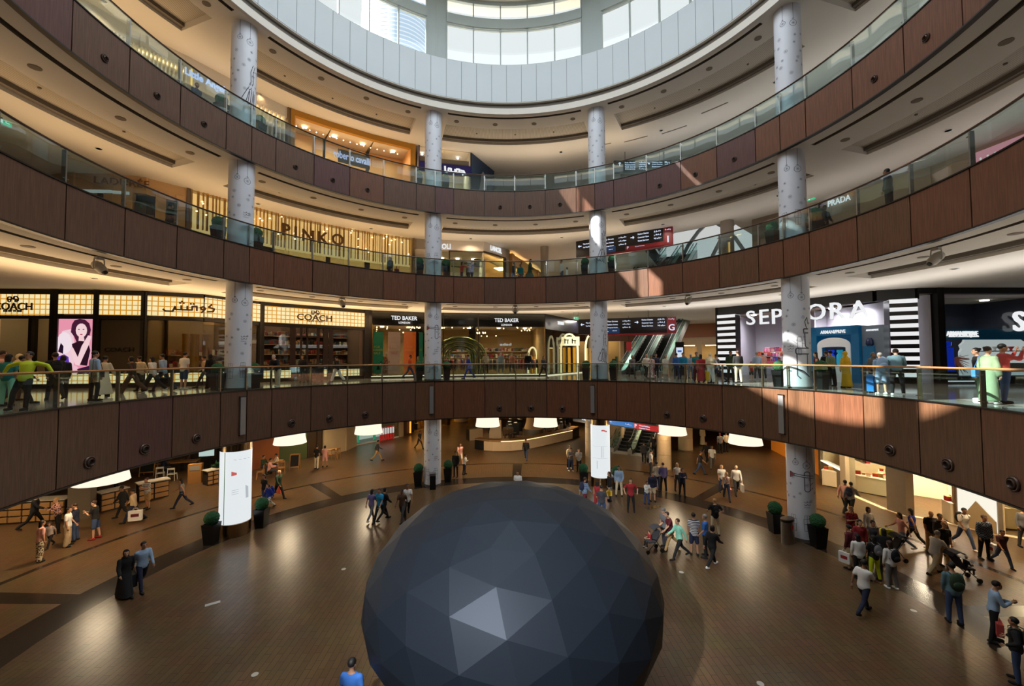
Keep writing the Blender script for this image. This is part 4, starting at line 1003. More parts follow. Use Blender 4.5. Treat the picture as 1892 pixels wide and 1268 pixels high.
def big_sign(lvl, A, B, zt, zb, zc, label, letter, words):
    t, c, e, n, L = sign_frame(A, B, zt, zb, label, zc)
    H = zt - zb; rz = math.atan2(e.y, e.x)
    m = MB(); q = c + e*L/2 + e*.33; m.box(Vector((q.x, q.y, (zt+zb)/2 - .03)), (.66, .18, H), rz)
    m.box(Vector((c.x, c.y, zb - .06)) + e*L*.06, (L*.88, .17, .14), rz); m.build('maroon_panel', SRED, t)
    m = MB(); q = c + e*(-L*.17) - n*0; m.box(Vector((q.x, q.y, zb + H*.2)) + n*.02, (L*.30, .15, H*.34), rz); m.build('navy_panel', SBLU, t)
    stext(t, c, e, n, L/2 + .33, zb + H*.33, letter, .48); sarabic(t, c, e, n, L/2 + .33, zt - .2, .4, 3)
    arrow(t, c, e, n, -L*.45, zt - H*.35, .13, pi); arrow(t, c, e, n, -L*.22, zt - H*.35, .13, pi*.5); arrow(t, c, e, n, L*.17, zt - H*.3, .13, 0)
    for i, w in enumerate(words[0]): stext(t, c, e, n, -L*.37, zt - H*(.25+.2*i), w, .1, .55)
    for i, w in enumerate(words[1]): stext(t, c, e, n, -L*.1, zt - H*(.2+.2*i), w, .11, .8); sarabic(t, c, e, n, L*.06, zt - H*(.2+.2*i), .62, i)
    for i, w in enumerate(words[2]): stext(t, c, e, n, L*.29, zt - H*(.16+.19*i), w, .11, .8); sarabic(t, c, e, n, L*.44, zt - H*(.16+.19*i), .5, i+7)
    stext(t, c, e, n, -L*.2, zb + H*.16, 'Cinema Parking', .09, .7); sarabic(t, c, e, n, -L*.07, zb + H*.2, .4, 12)
    return t, c, e, n, L, H
WD = (('The Souk', 'Taxi Waterfall'), ('The Grove', 'Fashion Avenue', 'Aquarium'), ('Fashion District', 'Customer Care', 'Guest Services'))
big_sign(0, atd(1069, 606, 33.5), atd(1232, 601, 31.5), atd(1150, 588, 32.5).z, atd(1150, 617, 32.5).z, B1, 'long dark hanging sign with white text and a maroon G square', 'G', WD)
t, c, e, n, L, H = big_sign(1, atd(1065, 458, 34), atd(1226, 443, 30.5), atd(1145, 434, 32.2).z, atd(1145, 466, 32.2).z, B2, 'long dark hanging sign with white text and a maroon 1 square', '1', WD)
m = MB(); m.box(Vector((c.x, c.y, c.z*0 + atd(1145, 462, 32.2).z)) + e*L*.3 + n*.03, (L*.42, .16, .3), math.atan2(e.y, e.x)); m.build('parking_panel', SRED, t)
stext(t, c, e, n, L*.12, atd(1145, 461, 32.2).z, 'P', .2); stext(t, c, e, n, L*.25, atd(1145, 461, 32.2).z, 'Grand Parking', .09, .7); sarabic(t, c, e, n, L*.4, atd(1145, 461, 32.2).z, .5, 5)
# top gallery sign
A_, B_ = atd(1134, 318, 33), atd(1240, 300, 33); t, c, e, n, L = sign_frame(A_, B_, atd(1187, 297, 33).z, atd(1187, 320, 33).z, 'dark hanging sign behind the glass of the top gallery', ZT, board=mat('sign_teal_dark', (24, 52, 60), .3))
zt = atd(1187, 297, 33).z
arrow(t, c, e, n, -L*.4, zt - .3, .14, pi/2); arrow(t, c, e, n, L*.1, zt - .25, .1, -.6)
for i in range(4): stext(t, c, e, n, -L*.22, zt - .18 - .17*i, ('Ice Rink', 'Restaurants', 'Kids Zone', 'Cinema')[i], .1, .8); sarabic(t, c, e, n, 0, zt - .18 - .17*i, .6, i)
for i in range(3): stext(t, c, e, n, L*.25, zt - .18 - .17*i, ('Customer Care', 'Prayer Rooms', 'Restrooms')[i], .1, .8); sarabic(t, c, e, n, L*.43, zt - .18 - .17*i, .45, i+4)
# ground floor glowing sign
A_, B_ = atd(1120, 783, 29), atd(1216, 795, 25.5); zt = atd(1168, 779.5, 27.2).z
t, c, e, n, L = sign_frame(A_, B_, zt, zt - .42, 'glowing blue to red parking sign on the ground floor right of the lightbox column', BG, board=mat('sign_rail', (70, 66, 70), .4))
m = MB(); m.box(Vector((c.x, c.y, zt - .2)) - e*L*.2 + n*.02, (L*.56, .16, .34), math.atan2(e.y, e.x)); m.build('blue_panel', mat('sign_blue_glow', (30, 90, 160), .4, emit=(40, 110, 180), es=.8), t)
m = MB(); m.box(Vector((c.x, c.y, zt - .2)) + e*L*.29 + n*.02, (L*.42, .16, .34), math.atan2(e.y, e.x)); m.build('red_panel', mat('sign_red_glow', (170, 34, 30), .4, emit=(180, 36, 34), es=.8), t)
stext(t, c, e, n, L*.12, zt - .2, 'P', .24); stext(t, c, e, n, L*.28, zt - .15, 'Grand Parking', .1, .8); stext(t, c, e, n, L*.28, zt - .29, 'Fountain Views', .06, .8); sarabic(t, c, e, n, -L*.02, zt - .2, .5, 3); stext(t, c, e, n, -L*.42, zt - .18, 'Parking', .1, .5)
A_, B_ = atd(1060, 775, 31), atd(1094, 777, 29.5); zt = atd(1078, 771.5, 30).z
t, c, e, n, L = sign_frame(A_, B_, zt, zt - .4, 'short dark sign with glowing white text left of the lightbox column', BG)
stext(t, c, e, n, L*.2, zt - .15, 'To Dubai Metro', .12, .75)

# ---------------------------------------------------------------- middle gallery shopfronts
MF = Fac([(-60, 340), (60, 326), (125, 319.5), (200, 321), (262, 327), (344, 347.5), (430, 371), (530, 399), (632, 420), (700, 432), (764, 441), (815, 443.5), (895, 446.5), (929, 461)], B2, Z1)
t = thing('shopfront', 'cream rendered tea room front with bronze lettering on the middle gallery, far left', 'shopfront', tuple(MF.loc(200, 400)[:2]) + (Z1,))
CRM = mat('render_cream', (196, 160, 118), .75, var=.05, bs=1)
m = MB(); MF.bar(m, -60, 340, MF.z(200, 352), B2 + .02, 0, .3); m.build('wall_band', CRM, t)
m = MB()
for a, b in ((96, 108), (150, 162), (184, 238), (280, 300), (318, 336)): MF.bar(m, a, b, Z1, B2 - .5, .05, .3)
m.build('pier', CRM, t)
m = MB()
for a, b in ((108, 150), (162, 184), (240, 280), (300, 318)): MF.bar(m, a, b, Z1 + .1, MF.z((a+b)/2, 366 if a < 200 else 372), -.05, .02)
m.build('glass_pane', mat('pane_dark_blue', (30, 44, 62), .08, coat=1), t)
m = MB()
for a, b in ((112, 140), (244, 258), (264, 278)): MF.bar(m, a, b, Z1 + .1, Z1 + 2.2, .0, .06)
m.build('curtain', mat('curtain_grey', (120, 104, 88), .9), t)
m = MB(); MF.bar(m, 105, 232, MF.z(170, 357), MF.z(170, 352), .12, .1); m.build('awning_light', emat('awning_pale', (190, 196, 190), .5), t)
MF.text('LADUR\u00c9E', 227, 336, .46, mat('letter_umber', (120, 82, 50), .5), .06, 2.3, parent=t)
m = MB(); MF.bar(m, 338, 345, Z1, B2, .1, .4); m.build('end_pillar', mat('pillar_grey', (92, 84, 80), .5), t)
# golden slatted shop
t = thing('shopfront', 'golden slatted shopfront with tall bronze letters on the middle gallery', 'shopfront', tuple(MF.loc(560, 470)[:2]) + (Z1,))
SL1 = mat('slat_gold', (206, 150, 66), .5); SL2 = mat('slat_cream', (236, 214, 170), .6)
r = random.Random(11); m1 = MB(); x = 345.0; n_s = 0
LEN = 0
for a, b in MF.spans(345, 762):
    i = MF.seg((a+b)/2); A, B = MF.loc(a, 634, i), MF.loc(b, 634, i); L = (B-A).length; e, n = MF.dirn((a+b)/2); s_ = 0
    while s_ < L - .15:
        w = r.choice((.04, .05, .05, .09)); q = A + e*(s_+w/2)
        zb_ = MF.z((a+b)/2, 452 + (0 if a > 430 else -60)) if False else Z1 + 1.95
        m1.box(Vector((q.x, q.y, (zb_ + B2)/2)), (w, .12, B2 - zb_), math.atan2(e.y, e.x)); s_ += w + r.uniform(.1, .26)
tag(m1.build('gold_slat', SL1, t), kind='stuff')
m = MB(); MF.bar(m, 345, 762, Z1 + 1.9, B2, -.45, .05); m.build('backlit_backing', mat('backlit_butter', (236, 214, 170), .6, emit=(240, 206, 140), es=1.0), t)
interior(MF, 346, 761, 3.6, mat('shop_wall_butter', (232, 204, 150), .7), t, zc=B2 - .05, lights=7, es=4, lc=(255, 226, 168))
m = MB(); r = random.Random(4)
for i in range(44):
    x = r.uniform(350, 755); P = MF.loc(x, 634); e, n = MF.dirn(x); P = P + n*.03; m.ell((P.x, P.y, Z1 + r.uniform(2.5, 4.0)), (.06, .05, .035), 6)
tag(m.build('spot_bulb', emat('bulb_warm', (255, 220, 160), 14), t), kind='stuff')
m = MB(); MF.bar(m, 346, 761, Z1 + .05, B2 - .1, .1, .02); m.build('glass_pane', SHOPG, t)
for ch, x, y in (('P', 525.5, 426), ('I', 544.5, 431), ('N', 567.5, 437), ('K', 595.5, 441), ('O', 622, 444)): MF.text(ch, x, y, .8, LETB, .22, depth=.1, bold=.015, parent=t)
m = MB(); MF.bar(m, 762, 766, Z1, B2, .12, .3); m.build('end_post', mat('pillar_taupe', (120, 100, 76), .5), t)
shelves(MF, 350, 760, (Z1 + .8, Z1 + 1.4), -3.2, t, BAGC, 14, .5, SL2)
for i, (x, c) in enumerate(((622, 'red'), (680, 'pink'), (695, 'red'), (688, 'green'))):
    P = MF.loc(x, 634); e, n = MF.dirn(x); P = P - n*1.0; m = MB(); m.box(Vector((P.x, P.y, Z1 + .45)), (.7, .5, .9), math.atan2(e.y, e.x)); m.build('display_plinth', mat('plinth_%s' % c, dict(red=(150, 60, 50), pink=(190, 90, 100), green=(170, 180, 80))[c], .6), t)
# plain wall and white leather shop
t = thing('shopfront', 'white cornered leather goods shop with backlit letters on the middle gallery', 'shopfront', tuple(MF.loc(895, 480)[:2]) + (Z1,))
LW = mat('lancel_white', (206, 196, 184), .6)
m = MB(); MF.bar(m, 766, 929, MF.z(880, 464.5), B2 + .02, 0, .3); MF.bar(m, 766, 815, Z1, B2, 0, .3); MF.bar(m, 929 - 3, 941, Z1, B2, 0, .3) if False else None
m.build('wall_band', LW, t)
# receding corner
A = MF.P[-2].copy(); B = at(941, 463, B2); LF = Fac([(893, 446.5), (942, 463.5)], B2, Z1)
m = MB(); LF.bar(m, 893, 942, LF.z(915, 470), B2 + .02, .05, .3); LF.bar(m, 934, 942, Z1, B2, .05, .3); m.build('return_wall', LW, t)
m = MB(); MF.bar(m, 830, 895, MF.z(860, 466), MF.z(860, 464), .06, .1); LF.bar(m, 893, 934, LF.z(915, 473.2), LF.z(915, 471), .1, .1); MF.bar(m, 829, 831.5, Z1, MF.z(860, 464), .06, .1); LF.bar(m, 932.5, 934.5, Z1, LF.z(930, 478), .1, .1); m.build('dark_frame', FRBR, t)
m = MB(); MF.bar(m, 817, 895, Z1, MF.z(860, 466), 0, .02); LF.bar(m, 893, 933, Z1, LF.z(915, 473), .0, .02); m.build('glass_pane', SHOPG, t)
interior(MF, 800, 893, 4.5, mat('shop_wall_ivory', (236, 222, 190), .6), t, zc=B2 - .9, lights=3, es=7, lc=(255, 236, 200))
LF.text('LANCEL', 915, 461.5, .42, LETW, .12, 1.5, bold=.02, parent=t); MF.text('SOLI', 822, 456, .42, LETW, .12, .9, bold=.02, parent=t)
m = MB()
for x, y in ((870, 481), (888, 474), (845, 487)): P = MF.loc(x, y) - MF.dirn(x)[1]*1.2; m.tube([P + Vector((-.5, .2, .1)), P + Vector((.5, -.2, -.1))], .05, 6)
m.build('ceiling_track', BLACK, t)
# amber shop and corridor of the middle gallery
P0, P1 = at(944, 463.5, B2), atd(1003, 480, 46); P0.z = Z1; P1.z = Z1
backdrop(P0, P1, Z1, B2 - .3, 'receding amber shop with gilt frames right of the white leather shop', [GOODS[0], GOODS[1], GOODS[4]], 6, 6, mat('frame_gilt', (186, 130, 56), .4, .3), (255, 206, 130))
P = atd(1006, 480, 35.5)
t = thing('round_pillar', 'plain grey round pillar in the middle gallery left of the rear right column', 'pillar', (P.x, P.y, Z1)); m = MB(); m.lathe([(.34, Z1), (.34, B2)], (P.x, P.y, 0), 24); m.build('shaft', mat('pillar_stone', (150, 138, 126), .7), t, smooth=True)
P = at(1343, 409, B2)
t = thing('round_pillar', 'grey round pillar with a brass lamp at the back of the middle gallery, right side', 'pillar', (P.x, P.y, Z1)); m = MB(); m.lathe([(.42, Z1), (.42, B2)], (P.x, P.y, 0), 24); m.build('shaft', mat('pillar_stone', (150, 138, 126), .7), t, smooth=True)
m = MB(); m.box((P.x - .1, P.y - .42, Z1 + 2.0), (.1, .06, 1.0)); m.build('wall_lamp', emat('wall_lamp_amber', (226, 176, 90), .8), t)
# white vaulted hall behind the escalators, with arched ribs and daylight put in as end-wall glow
A_, B_ = pol(38, 24, Z1), pol(38, 52, Z1)
hall = thing('wall_vaulted_hall', None, None, (A_.x, A_.y, Z1)); tag(hall, kind='structure')
m = MB(); plane_wall(m, A_, B_, Z1, 16.9, .2); m.build('end_wall', emat('end_wall_glow', (206, 208, 206), .9), hall)
e_ = (B_ - A_); e_.z = 0; e_.normalize(); n_ = Vector((e_.y, -e_.x, 0))
for j in range(5):
    m = MB(); c = A_ + e_*(3.0 + 3.2*j) + n_*.8
    m.tube([Vector((c.x, c.y, Z1 + 2)) + e_*(8.5*cos(pi*q/16)) + Vector((0, 0, 8.6*sin(pi*q/16))) for q in range(17)], .2, 6); m.build('arch_rib', mat('rib_grey', (166, 172, 176), .6), hall)
m = MB(); plane_wall(m, A_ + n_*1, B_ + n_*1, Z1, Z1 + 3.4, .15); m.build('parapet', mat('parapet_grey', (116, 128, 136), .5), hall)
# right-hand wall of the middle gallery: slatted curtain front
MR = Fac([(1345, 398), (1480, 352), (1620, 286), (1760, 205), (1960, 90)], B2, Z1)
MR.P = [pol(22, a, B2) for a in (50, 62, 74, 86, 100)]; MR.px = [proj(p)[0] for p in MR.P]
x_a, x_b = MR.px[0], MR.px[-1]
t = thing('shopfront', 'beige shop wall with a pale slatted curtain on the middle gallery, far right', 'shopfront', tuple(MR.loc(1560, 400)[:2]) + (Z1,))
m = MB(); MR.bar(m, x_a, x_b, Z1 + 2.6, B2 + .02, 0, .3); MR.bar(m, x_a, 1500, Z1, B2, 0, .3); m.build('wall_band', mat('wall_beige', (190, 172, 150), .8), t)
m = MB(); r = random.Random(9); x = 1502
while x < 1900: MR.bar(m, x, x + r.uniform(1.2, 3), Z1 + .1, Z1 + 2.55, .05, .08); x += r.uniform(3, 6)
tag(m.build('curtain_slat', mat('slat_straw', (170, 150, 116), .8), t), kind='stuff')
m = MB(); MR.bar(m, 1500, x_b, Z1, Z1 + 2.6, -.3, .1); m.build('backing', mat('backing_umber', (96, 84, 70), .8), t)
MR.text('PRADA', 1552, 371, .34, LETW, .1, 1.2, parent=t)
P = onR(1850, 21.5, Z1 + 3); a = azof(P)
t = thing('poster_panel', 'glowing pink and white picture panel behind glass, upper right edge', 'poster', P, -rad(a)); m = MB(); m.box((0, 0, 0), (2.0, .1, 1.5)); m.build('panel', emat('poster_blush', (224, 150, 160), .8), t, world=False)
m = MB(); 
for q in range(5): m.box((-.55 + .2*q, -.06, -.1), (.06, .02, 1.1), M=Matrix.Rotation(.2*(q-2)*.5, 3, 'Y'))
m.build('white_figure', emat('poster_white', (232, 226, 220), .9), t, world=False)

# ---------------------------------------------------------------- top gallery shopfronts
TF = Fac([(60, -60), (150, -5), (243, 52), (341, 101), (420, 143), (530, 198), (610, 225), (690, 249), (768, 268), (820, 275.5), (871, 281)], ZT, Z2)
t = thing('shopfront', 'white toy shop front with lit ribs and blue-white letters on the top gallery', 'shopfront', tuple(TF.loc(341, 150)[:2]) + (Z2,))
m = MB(); TF.bar(m, 60, 524, Z2 + 4.4, ZT + .02, 0, .3); TF.bar(m, 330, 420, Z2 + 2.2, ZT, .02, .3); m.build('wall_band', PALEW, t)
m = MB(); TF.bar(m, 60, 524, Z2, Z2 + 4.45, -.6, .1); m.build('backing', mat('backing_sand', (190, 172, 140), .8), t)
m = MB(); LB = MB()
for k in range(44):
    x = 182 + k * 7.8
    if 336 < x < 416: continue
    TF.bar(m, x, x + 2.2, Z2 + 2.7, Z2 + 4.4, .06, .5)
tag(m.build('rib', WHITE, t), kind='stuff')
m = MB(); TF.bar(m, 180, 330, Z2 + 4.3, Z2 + 4.36, -.25, .12); TF.bar(m, 420, 522, Z2 + 4.3, Z2 + 4.36, -.25, .12); TF.bar(m, 180, 330, Z2 + 2.62, Z2 + 2.68, -.25, .12); m.build('cove_strip', emat('cove_warm', (255, 206, 130), 7), t)
m = MB(); TF.bar(m, 340, 343, Z2 + 3.6, Z2 + 4.5, .05, .1); TF.bar(m, 418, 421, Z2 + 3.4, Z2 + 4.3, .05, .1); m.build('wall_light', emat('wall_light_gold', (240, 190, 90), 1.5), t)
TF.text('Little Angels', 382, 153, .5, emat('letter_ice', (200, 214, 255), 1.1), .06, 2.1, bold=.02, parent=t)
m = MB(); TF.bar(m, 524, 531, Z2, ZT, .1, .4); m.build('end_pillar', mat('pillar_taupe', (120, 100, 76), .5), t)
t = thing('shopfront', 'golden lit fashion shopfront with dotted spotlights on the top gallery', 'shopfront', tuple(TF.loc(650, 280)[:2]) + (Z2,))
GLD = mat('frame_gold', (176, 128, 44), .45, .2)
m = MB(); TF.bar(m, 531, 766, TF.z(650, 247), ZT + .02, .05, .3); TF.bar(m, 531, 538, Z2, ZT, .08, .3); TF.bar(m, 757, 766, Z2, ZT, .08, .3); m.build('frame', GLD, t)
interior(TF, 538, 758, 2.4, mat('shop_wall_apricot', (232, 176, 110), .6, var=.04, bs=40), t, zc=TF.z(650, 244), lights=4, es=5, lc=(255, 216, 150))
m = MB()
for k in range(16): P = TF.loc(548 + 13*k, 634) - TF.dirn(600)[1]*1.0; m.ell((P.x, P.y, TF.z(650, 252) + .05), (.04, .04, .03), 6)
tag(m.build('spot_bulb', emat('bulb_warm', (255, 220, 160), 14), t), kind='stuff')
m = MB(); TF.pbar(m, 622, 279, 682, 303, -.2, .06); m.build('sign_board', mat('sign_brown', (92, 72, 60), .5), t)
TF.text('roberto cavalli', 652, 290, .5, emat('letter_lilac', (196, 200, 240), .9), -.15, 2.5, bold=.015, parent=t)
m = MB(); TF.pbar(m, 560, 262, 580, 285, -1.4, .1); TF.bar(m, 545, 755, Z2, Z2 + 1.1, -1.2, .1); m.build('white_panel', PALEW, t)
t = thing('shopfront', 'white shop with navy sign band and white Arabic letters on the top gallery', 'shopfront', tuple(TF.loc(830, 320)[:2]) + (Z2,))
NAVY = mat('band_navy', (22, 20, 66), .4, emit=(24, 22, 80), es=.4)
m = MB(); TF.pbar(m, 773, 304, 870, 322, .1, .1); TF.bar(m, 772, 774, Z2, ZT, .1, .1); m.build('navy_band', NAVY, t)
interior(TF, 772, 868, 4.5, mat('shop_wall_linen', (206, 198, 170), .7), t, zc=ZT - .05, lights=3, es=5, lc=(255, 240, 206))
m = MB(); TF.pbar(m, 773, 294, 869, 304, .0, .06); m.build('grey_band', mat('band_grey', (110, 104, 96), .6), t)
AR2 = [[(-1.6, -.25), (-1.55, .1), (-1.3, .12), (-1.3, -.2)], [(-.3, .3), (-.28, -.2), (-.1, -.24)], [(.0, -.2), (.25, -.2), (.25, .1), (.02, .1), (.0, -.2)], [(.25, -.2), (.6, -.2), (.62, .05)], [(.7, -.2), (1.0, -.2), (1.0, .1), (.75, .1), (.7, -.2)], [(1.0, -.2), (1.5, -.22), (1.4, -.02), (1.15, .02)], [(1.25, -.35), (1.32, -.35)]]
strokes(TF, 828, 315, AR2, .85, .14, LETW, .15, t)
m = MB()
for x, y in ((782, 274), (848, 282), (779, 290), (843, 298), (862, 305)): P = TF.loc(x, y) - TF.dirn(x)[1]*1.0; m.ell(P, (.09, .09, .06), 8)
tag(m.build('spot_bulb', emat('bulb_cool', (240, 246, 255), 8), t), kind='stuff')
# navy slanted wall with a pale figure, returning into the corridor
A_, B_ = at(871, 281.5, ZT), at(913, 316, ZT)
t = thing('navy_panel_wall', 'navy blue side wall with a pale dancer silhouette on the top gallery', 'feature wall', (A_.x, A_.y, Z2))
m = MB(); plane_wall(m, A_, B_, Z2, ZT - .02, .2); m.build('panel', mat('navy_wall', (14, 44, 78), .5), t)
e_ = (B_ - A_); e_.z = 0; L_ = e_.length; e_.normalize(); n_ = Vector((e_.y, -e_.x, 0)); Q = A_ + e_*L_*.5 + n_*.05
m = MB(); m.v = []; pts = [(-.25, 3.9), (-.1, 4.2), (.15, 4.0), (.3, 3.2), (.25, 2.2), (.6, 1.5), (.9, .9), (.5, 1.0), (.1, 1.9), (-.3, 2.0), (-.8, 1.4), (-.5, 2.3), (-.35, 3.2)]
m.grid([[Vector((Q.x, Q.y, Z2 + z)) + e_*x*1.6 for x, z in pts], [Vector((Q.x, Q.y, Z2 + z)) + e_*x*1.6 + n_*.03 for x, z in pts]]); m.build('pale_silhouette', mat('silhouette_grey', (142, 144, 158), .6), t)
# top gallery far walls: corridor end and right-hand panes glowing for drum-window reflections
m = MB(); A_, B_ = atd(905, 330, 50), atd(1110, 330, 48); plane_wall(m, A_, B_, Z2, ZT, .3); tag(m.build('wall_rear', PALEW), kind='structure')
TRP = [pol(24, a, ZT) for a in (24, 36, 48, 60, 72, 84, 98)]
for i in range(6):
    w = thing('window_%d' % (10 + i), None, None, TRP[i]); tag(w, kind='structure'); A_, B_ = TRP[i], TRP[i+1]
    m = MB(); plane_wall(m, A_, B_, Z2, Z2 + .25, .2); plane_wall(m, A_, B_, Z2 + 2.3, Z2 + 2.75, .25); plane_wall(m, A_, B_, Z2 + 3.6, ZT, .25)
    e_ = (B_ - A_).normalized()
    for q in (0, .5): c = A_ + e_*(B_-A_).length*q; m.box(Vector((c.x, c.y, Z2 + 2.0)), (.3, .3, 4), math.atan2(e_.y, e_.x))
    m.build('window_frame', mat('frame_sage', (150, 152, 146), .6), w)
    m = MB(); plane_wall(m, A_ - Vector((0, 0, 0)), B_, Z2 + .25, Z2 + 2.3, .05); m.build('pane', emat('pane_reflection_glow', (206, 220, 232), .95), w)
    m = MB(); plane_wall(m, A_, B_, Z2 + 2.75, Z2 + 3.6, .05); m.build('upper_pane', emat('pane_reflection_glow_soft', (170, 180, 176), .7), w)
# slot diffusers in the top soffit, right side
for i, (R0, a) in enumerate(((18.6, 22), (18.9, 30), (19.2, 38), (18.4, 47))):
    m = MB(); m.sector(R0, R0 + .09, a - 2.6, a + 2.6, ZT - .02, ZT + .02); tag(m.build('trim_%d' % (20 + i), SLOT), kind='structure')
# exit signs
def exit_sign(P, az, label, zc):
    t = thing('exit_sign', label, 'exit sign', P, -rad(az)); m = MB(); m.box((0, 0, 0), (.42, .05, .2)); m.build('sign_body', emat('exit_green', (60, 190, 130), .9), t, world=False)
    m = MB(); m.box((-.1, -.03, 0), (.08, .01, .12)); m.box((.08, -.03, 0), (.12, .01, .03)); m.box((.03, -.03, .03), (.03, .01, .05)); m.build('pictogram', emat('exit_white', (220, 250, 236), .9), t, world=False)
    for s in (-.18, .18): m = MB(); m.tube([(s, 0, .1), (s, 0, zc - P.z)], .008, 5); m.build('hanger_rod', DSTEEL, t, world=False)
for P, lb, zc in ((atd(1064, 588, 33), 'small green exit sign above the fashion shop corner', B1), (atd(8, 226, 16.5), 'green exit sign at the far left of the middle gallery', B2), (atd(1515, 130, 24), 'green exit sign hanging on the top gallery, right side', ZT), (atd(1499, 367, 25), 'green exit sign right of the rightmost column, middle gallery', B2)):
    exit_sign(P, azof(P), lb, zc)
# projector spotlights under the middle balcony
PW = mat('projector_white', (196, 190, 180), .4)
for x, y, lb in ((183, 491, 'leftmost white spotlight projector under the middle balcony'), (632, 561, 'white spotlight projector left of the rear left column'), (952, 573, 'central white spotlight projector under the middle balcony'), (1272, 555, 'white spotlight projector right of the rear right column'), (1730, 476, 'rightmost white spotlight projector under the middle balcony')):
    P = onR(x, 14.35, B1 - .35); a = azof(P); t = thing('spotlight_projector', lb, 'spotlight', P, -rad(a))
    m = MB(); m.box((0, 0, .3), (.26, .12, .1)); m.tube([(-.17, 0, .27), (-.2, 0, .0), (-.17, 0, -.1)], .02, 6); m.tube([(.17, 0, .27), (.2, 0, .0), (.17, 0, -.1)], .02, 6); m.build('bracket', PW, t, world=False)
    m = MB(); m.tube([(0, .16, .12), (0, .05, .05), (0, -.14, -.12), (0, -.22, -.19)], [.13, .16, .15, .1], 14); m.build('housing', PW, t, world=False, smooth=True)
    m = MB(); m.tube([(0, -.2, -.17), (0, -.25, -.22)], [.075, .07], 12); m.build('lens', BLACK, t, world=False, smooth=True)
# far tower seen through the left drum windows
t = thing('skyscraper', 'pale hazy curved office tower outside the left dome windows', 'building', atd(745, 300, 330))
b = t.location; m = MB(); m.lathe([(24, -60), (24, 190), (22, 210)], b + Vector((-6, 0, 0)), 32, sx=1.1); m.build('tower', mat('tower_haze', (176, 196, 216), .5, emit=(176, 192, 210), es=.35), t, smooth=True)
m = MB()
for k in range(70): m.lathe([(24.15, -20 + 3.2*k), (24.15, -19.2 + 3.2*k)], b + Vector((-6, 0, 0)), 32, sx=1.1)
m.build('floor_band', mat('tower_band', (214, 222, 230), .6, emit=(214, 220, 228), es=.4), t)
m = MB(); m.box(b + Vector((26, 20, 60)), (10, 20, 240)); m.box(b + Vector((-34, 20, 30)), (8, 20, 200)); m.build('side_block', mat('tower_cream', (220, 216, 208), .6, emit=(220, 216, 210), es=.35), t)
# ================================================================ ground floor of the mall (lower level)
# geodesic dark sculpture: flattened faceted dome
bm = bmesh.new(); bmesh.ops.create_icosphere(bm, subdivisions=1, radius=1.0)
bmesh.ops.subdivide_edges(bm, edges=bm.edges[:], cuts=3, use_grid_fill=True)
for v in bm.verts: v.co.normalize()
Rm = Matrix.Rotation(rad(-12), 3, 'Z') @ Matrix.Rotation(rad(38), 3, 'X')
gc = Vector((.0, 10.75, ZL + 2.42))
for v in bm.verts:
    p = Rm @ v.co; v.co = Vector((p.x * 3.62, p.y * 3.62, p.z * 2.42)) + Vector((0, 0, 2.42))
me = bpy.data.meshes.new('geodesic_dome'); bm.to_mesh(me); bm.free()
dome = bpy.data.objects.new('geodesic_dome', me); COL.objects.link(dome); dome.location = (gc.x, gc.y, ZL)
dome.data.materials.append(mat('slate_facet', (27, 33, 41), .5, .4, spec=.2))
tag(dome, 'large dark slate faceted dome standing in the middle of the brown floor', 'sculpture')
# added unseen spot that brightens the near face of the dome
sl = lamp('SPOT', (-3.4, .2, 2.6), 15000, (.93, .96, 1.0), 'dome_spotlight', spot_size=rad(38), spot_blend=.5, shadow_soft_size=.15)
sl.rotation_euler = (gc - Vector((-3.4, .2, 2.6))).to_track_quat('-Z', 'Y').to_euler()

# big glowing drum lampshades
SHADE = emat('shade_glow', (250, 232, 208), 1.25)
for x, lb in ((188, 'big glowing drum lampshade at far left, cut by the balcony'), (536, 'glowing drum lampshade above the left cafe tables'), (681, 'glowing drum lampshade in front of the bright pharmacy'), (901, 'glowing drum lampshade over the left of the round counter'),
              (1008, 'glowing drum lampshade over the right of the round counter'), (1242, 'glowing drum lampshade above the cream round pillar'), (1377, 'glowing drum lampshade left of the rightmost column')):
    P = onR(x, 16.9, -4.9); t = thing('lamp_shade', lb, 'pendant lamp', (P.x, P.y, BG))
    m = MB(); m.lathe([(.80, -4.1), (.83, -4.6), (.9, -4.95)], (P.x, P.y, 0), 20); m.build('shade', SHADE, t, smooth=True)
    m = MB(); m.tube([(P.x, P.y, -4.2), (P.x, P.y, BG)], .015, 6); m.build('cord', BLACK, t)
    lamp('POINT', (P.x, P.y, -5.35), 190, (1, .78, .5), 'shade_lamp', shadow_soft_size=.5)
for i, (R_, az) in enumerate(((24, -80), (24, -58), (24, -38), (27, -18), (30, -2), (32, 12), (27, 26), (27, 44), (22, 62), (21, 80))):
    lamp('SPOT', pol(R_, az, BG - .1), 800, (1, .76, .46), 'lower_downlight', spot_size=rad(140), spot_blend=1, shadow_soft_size=.2)

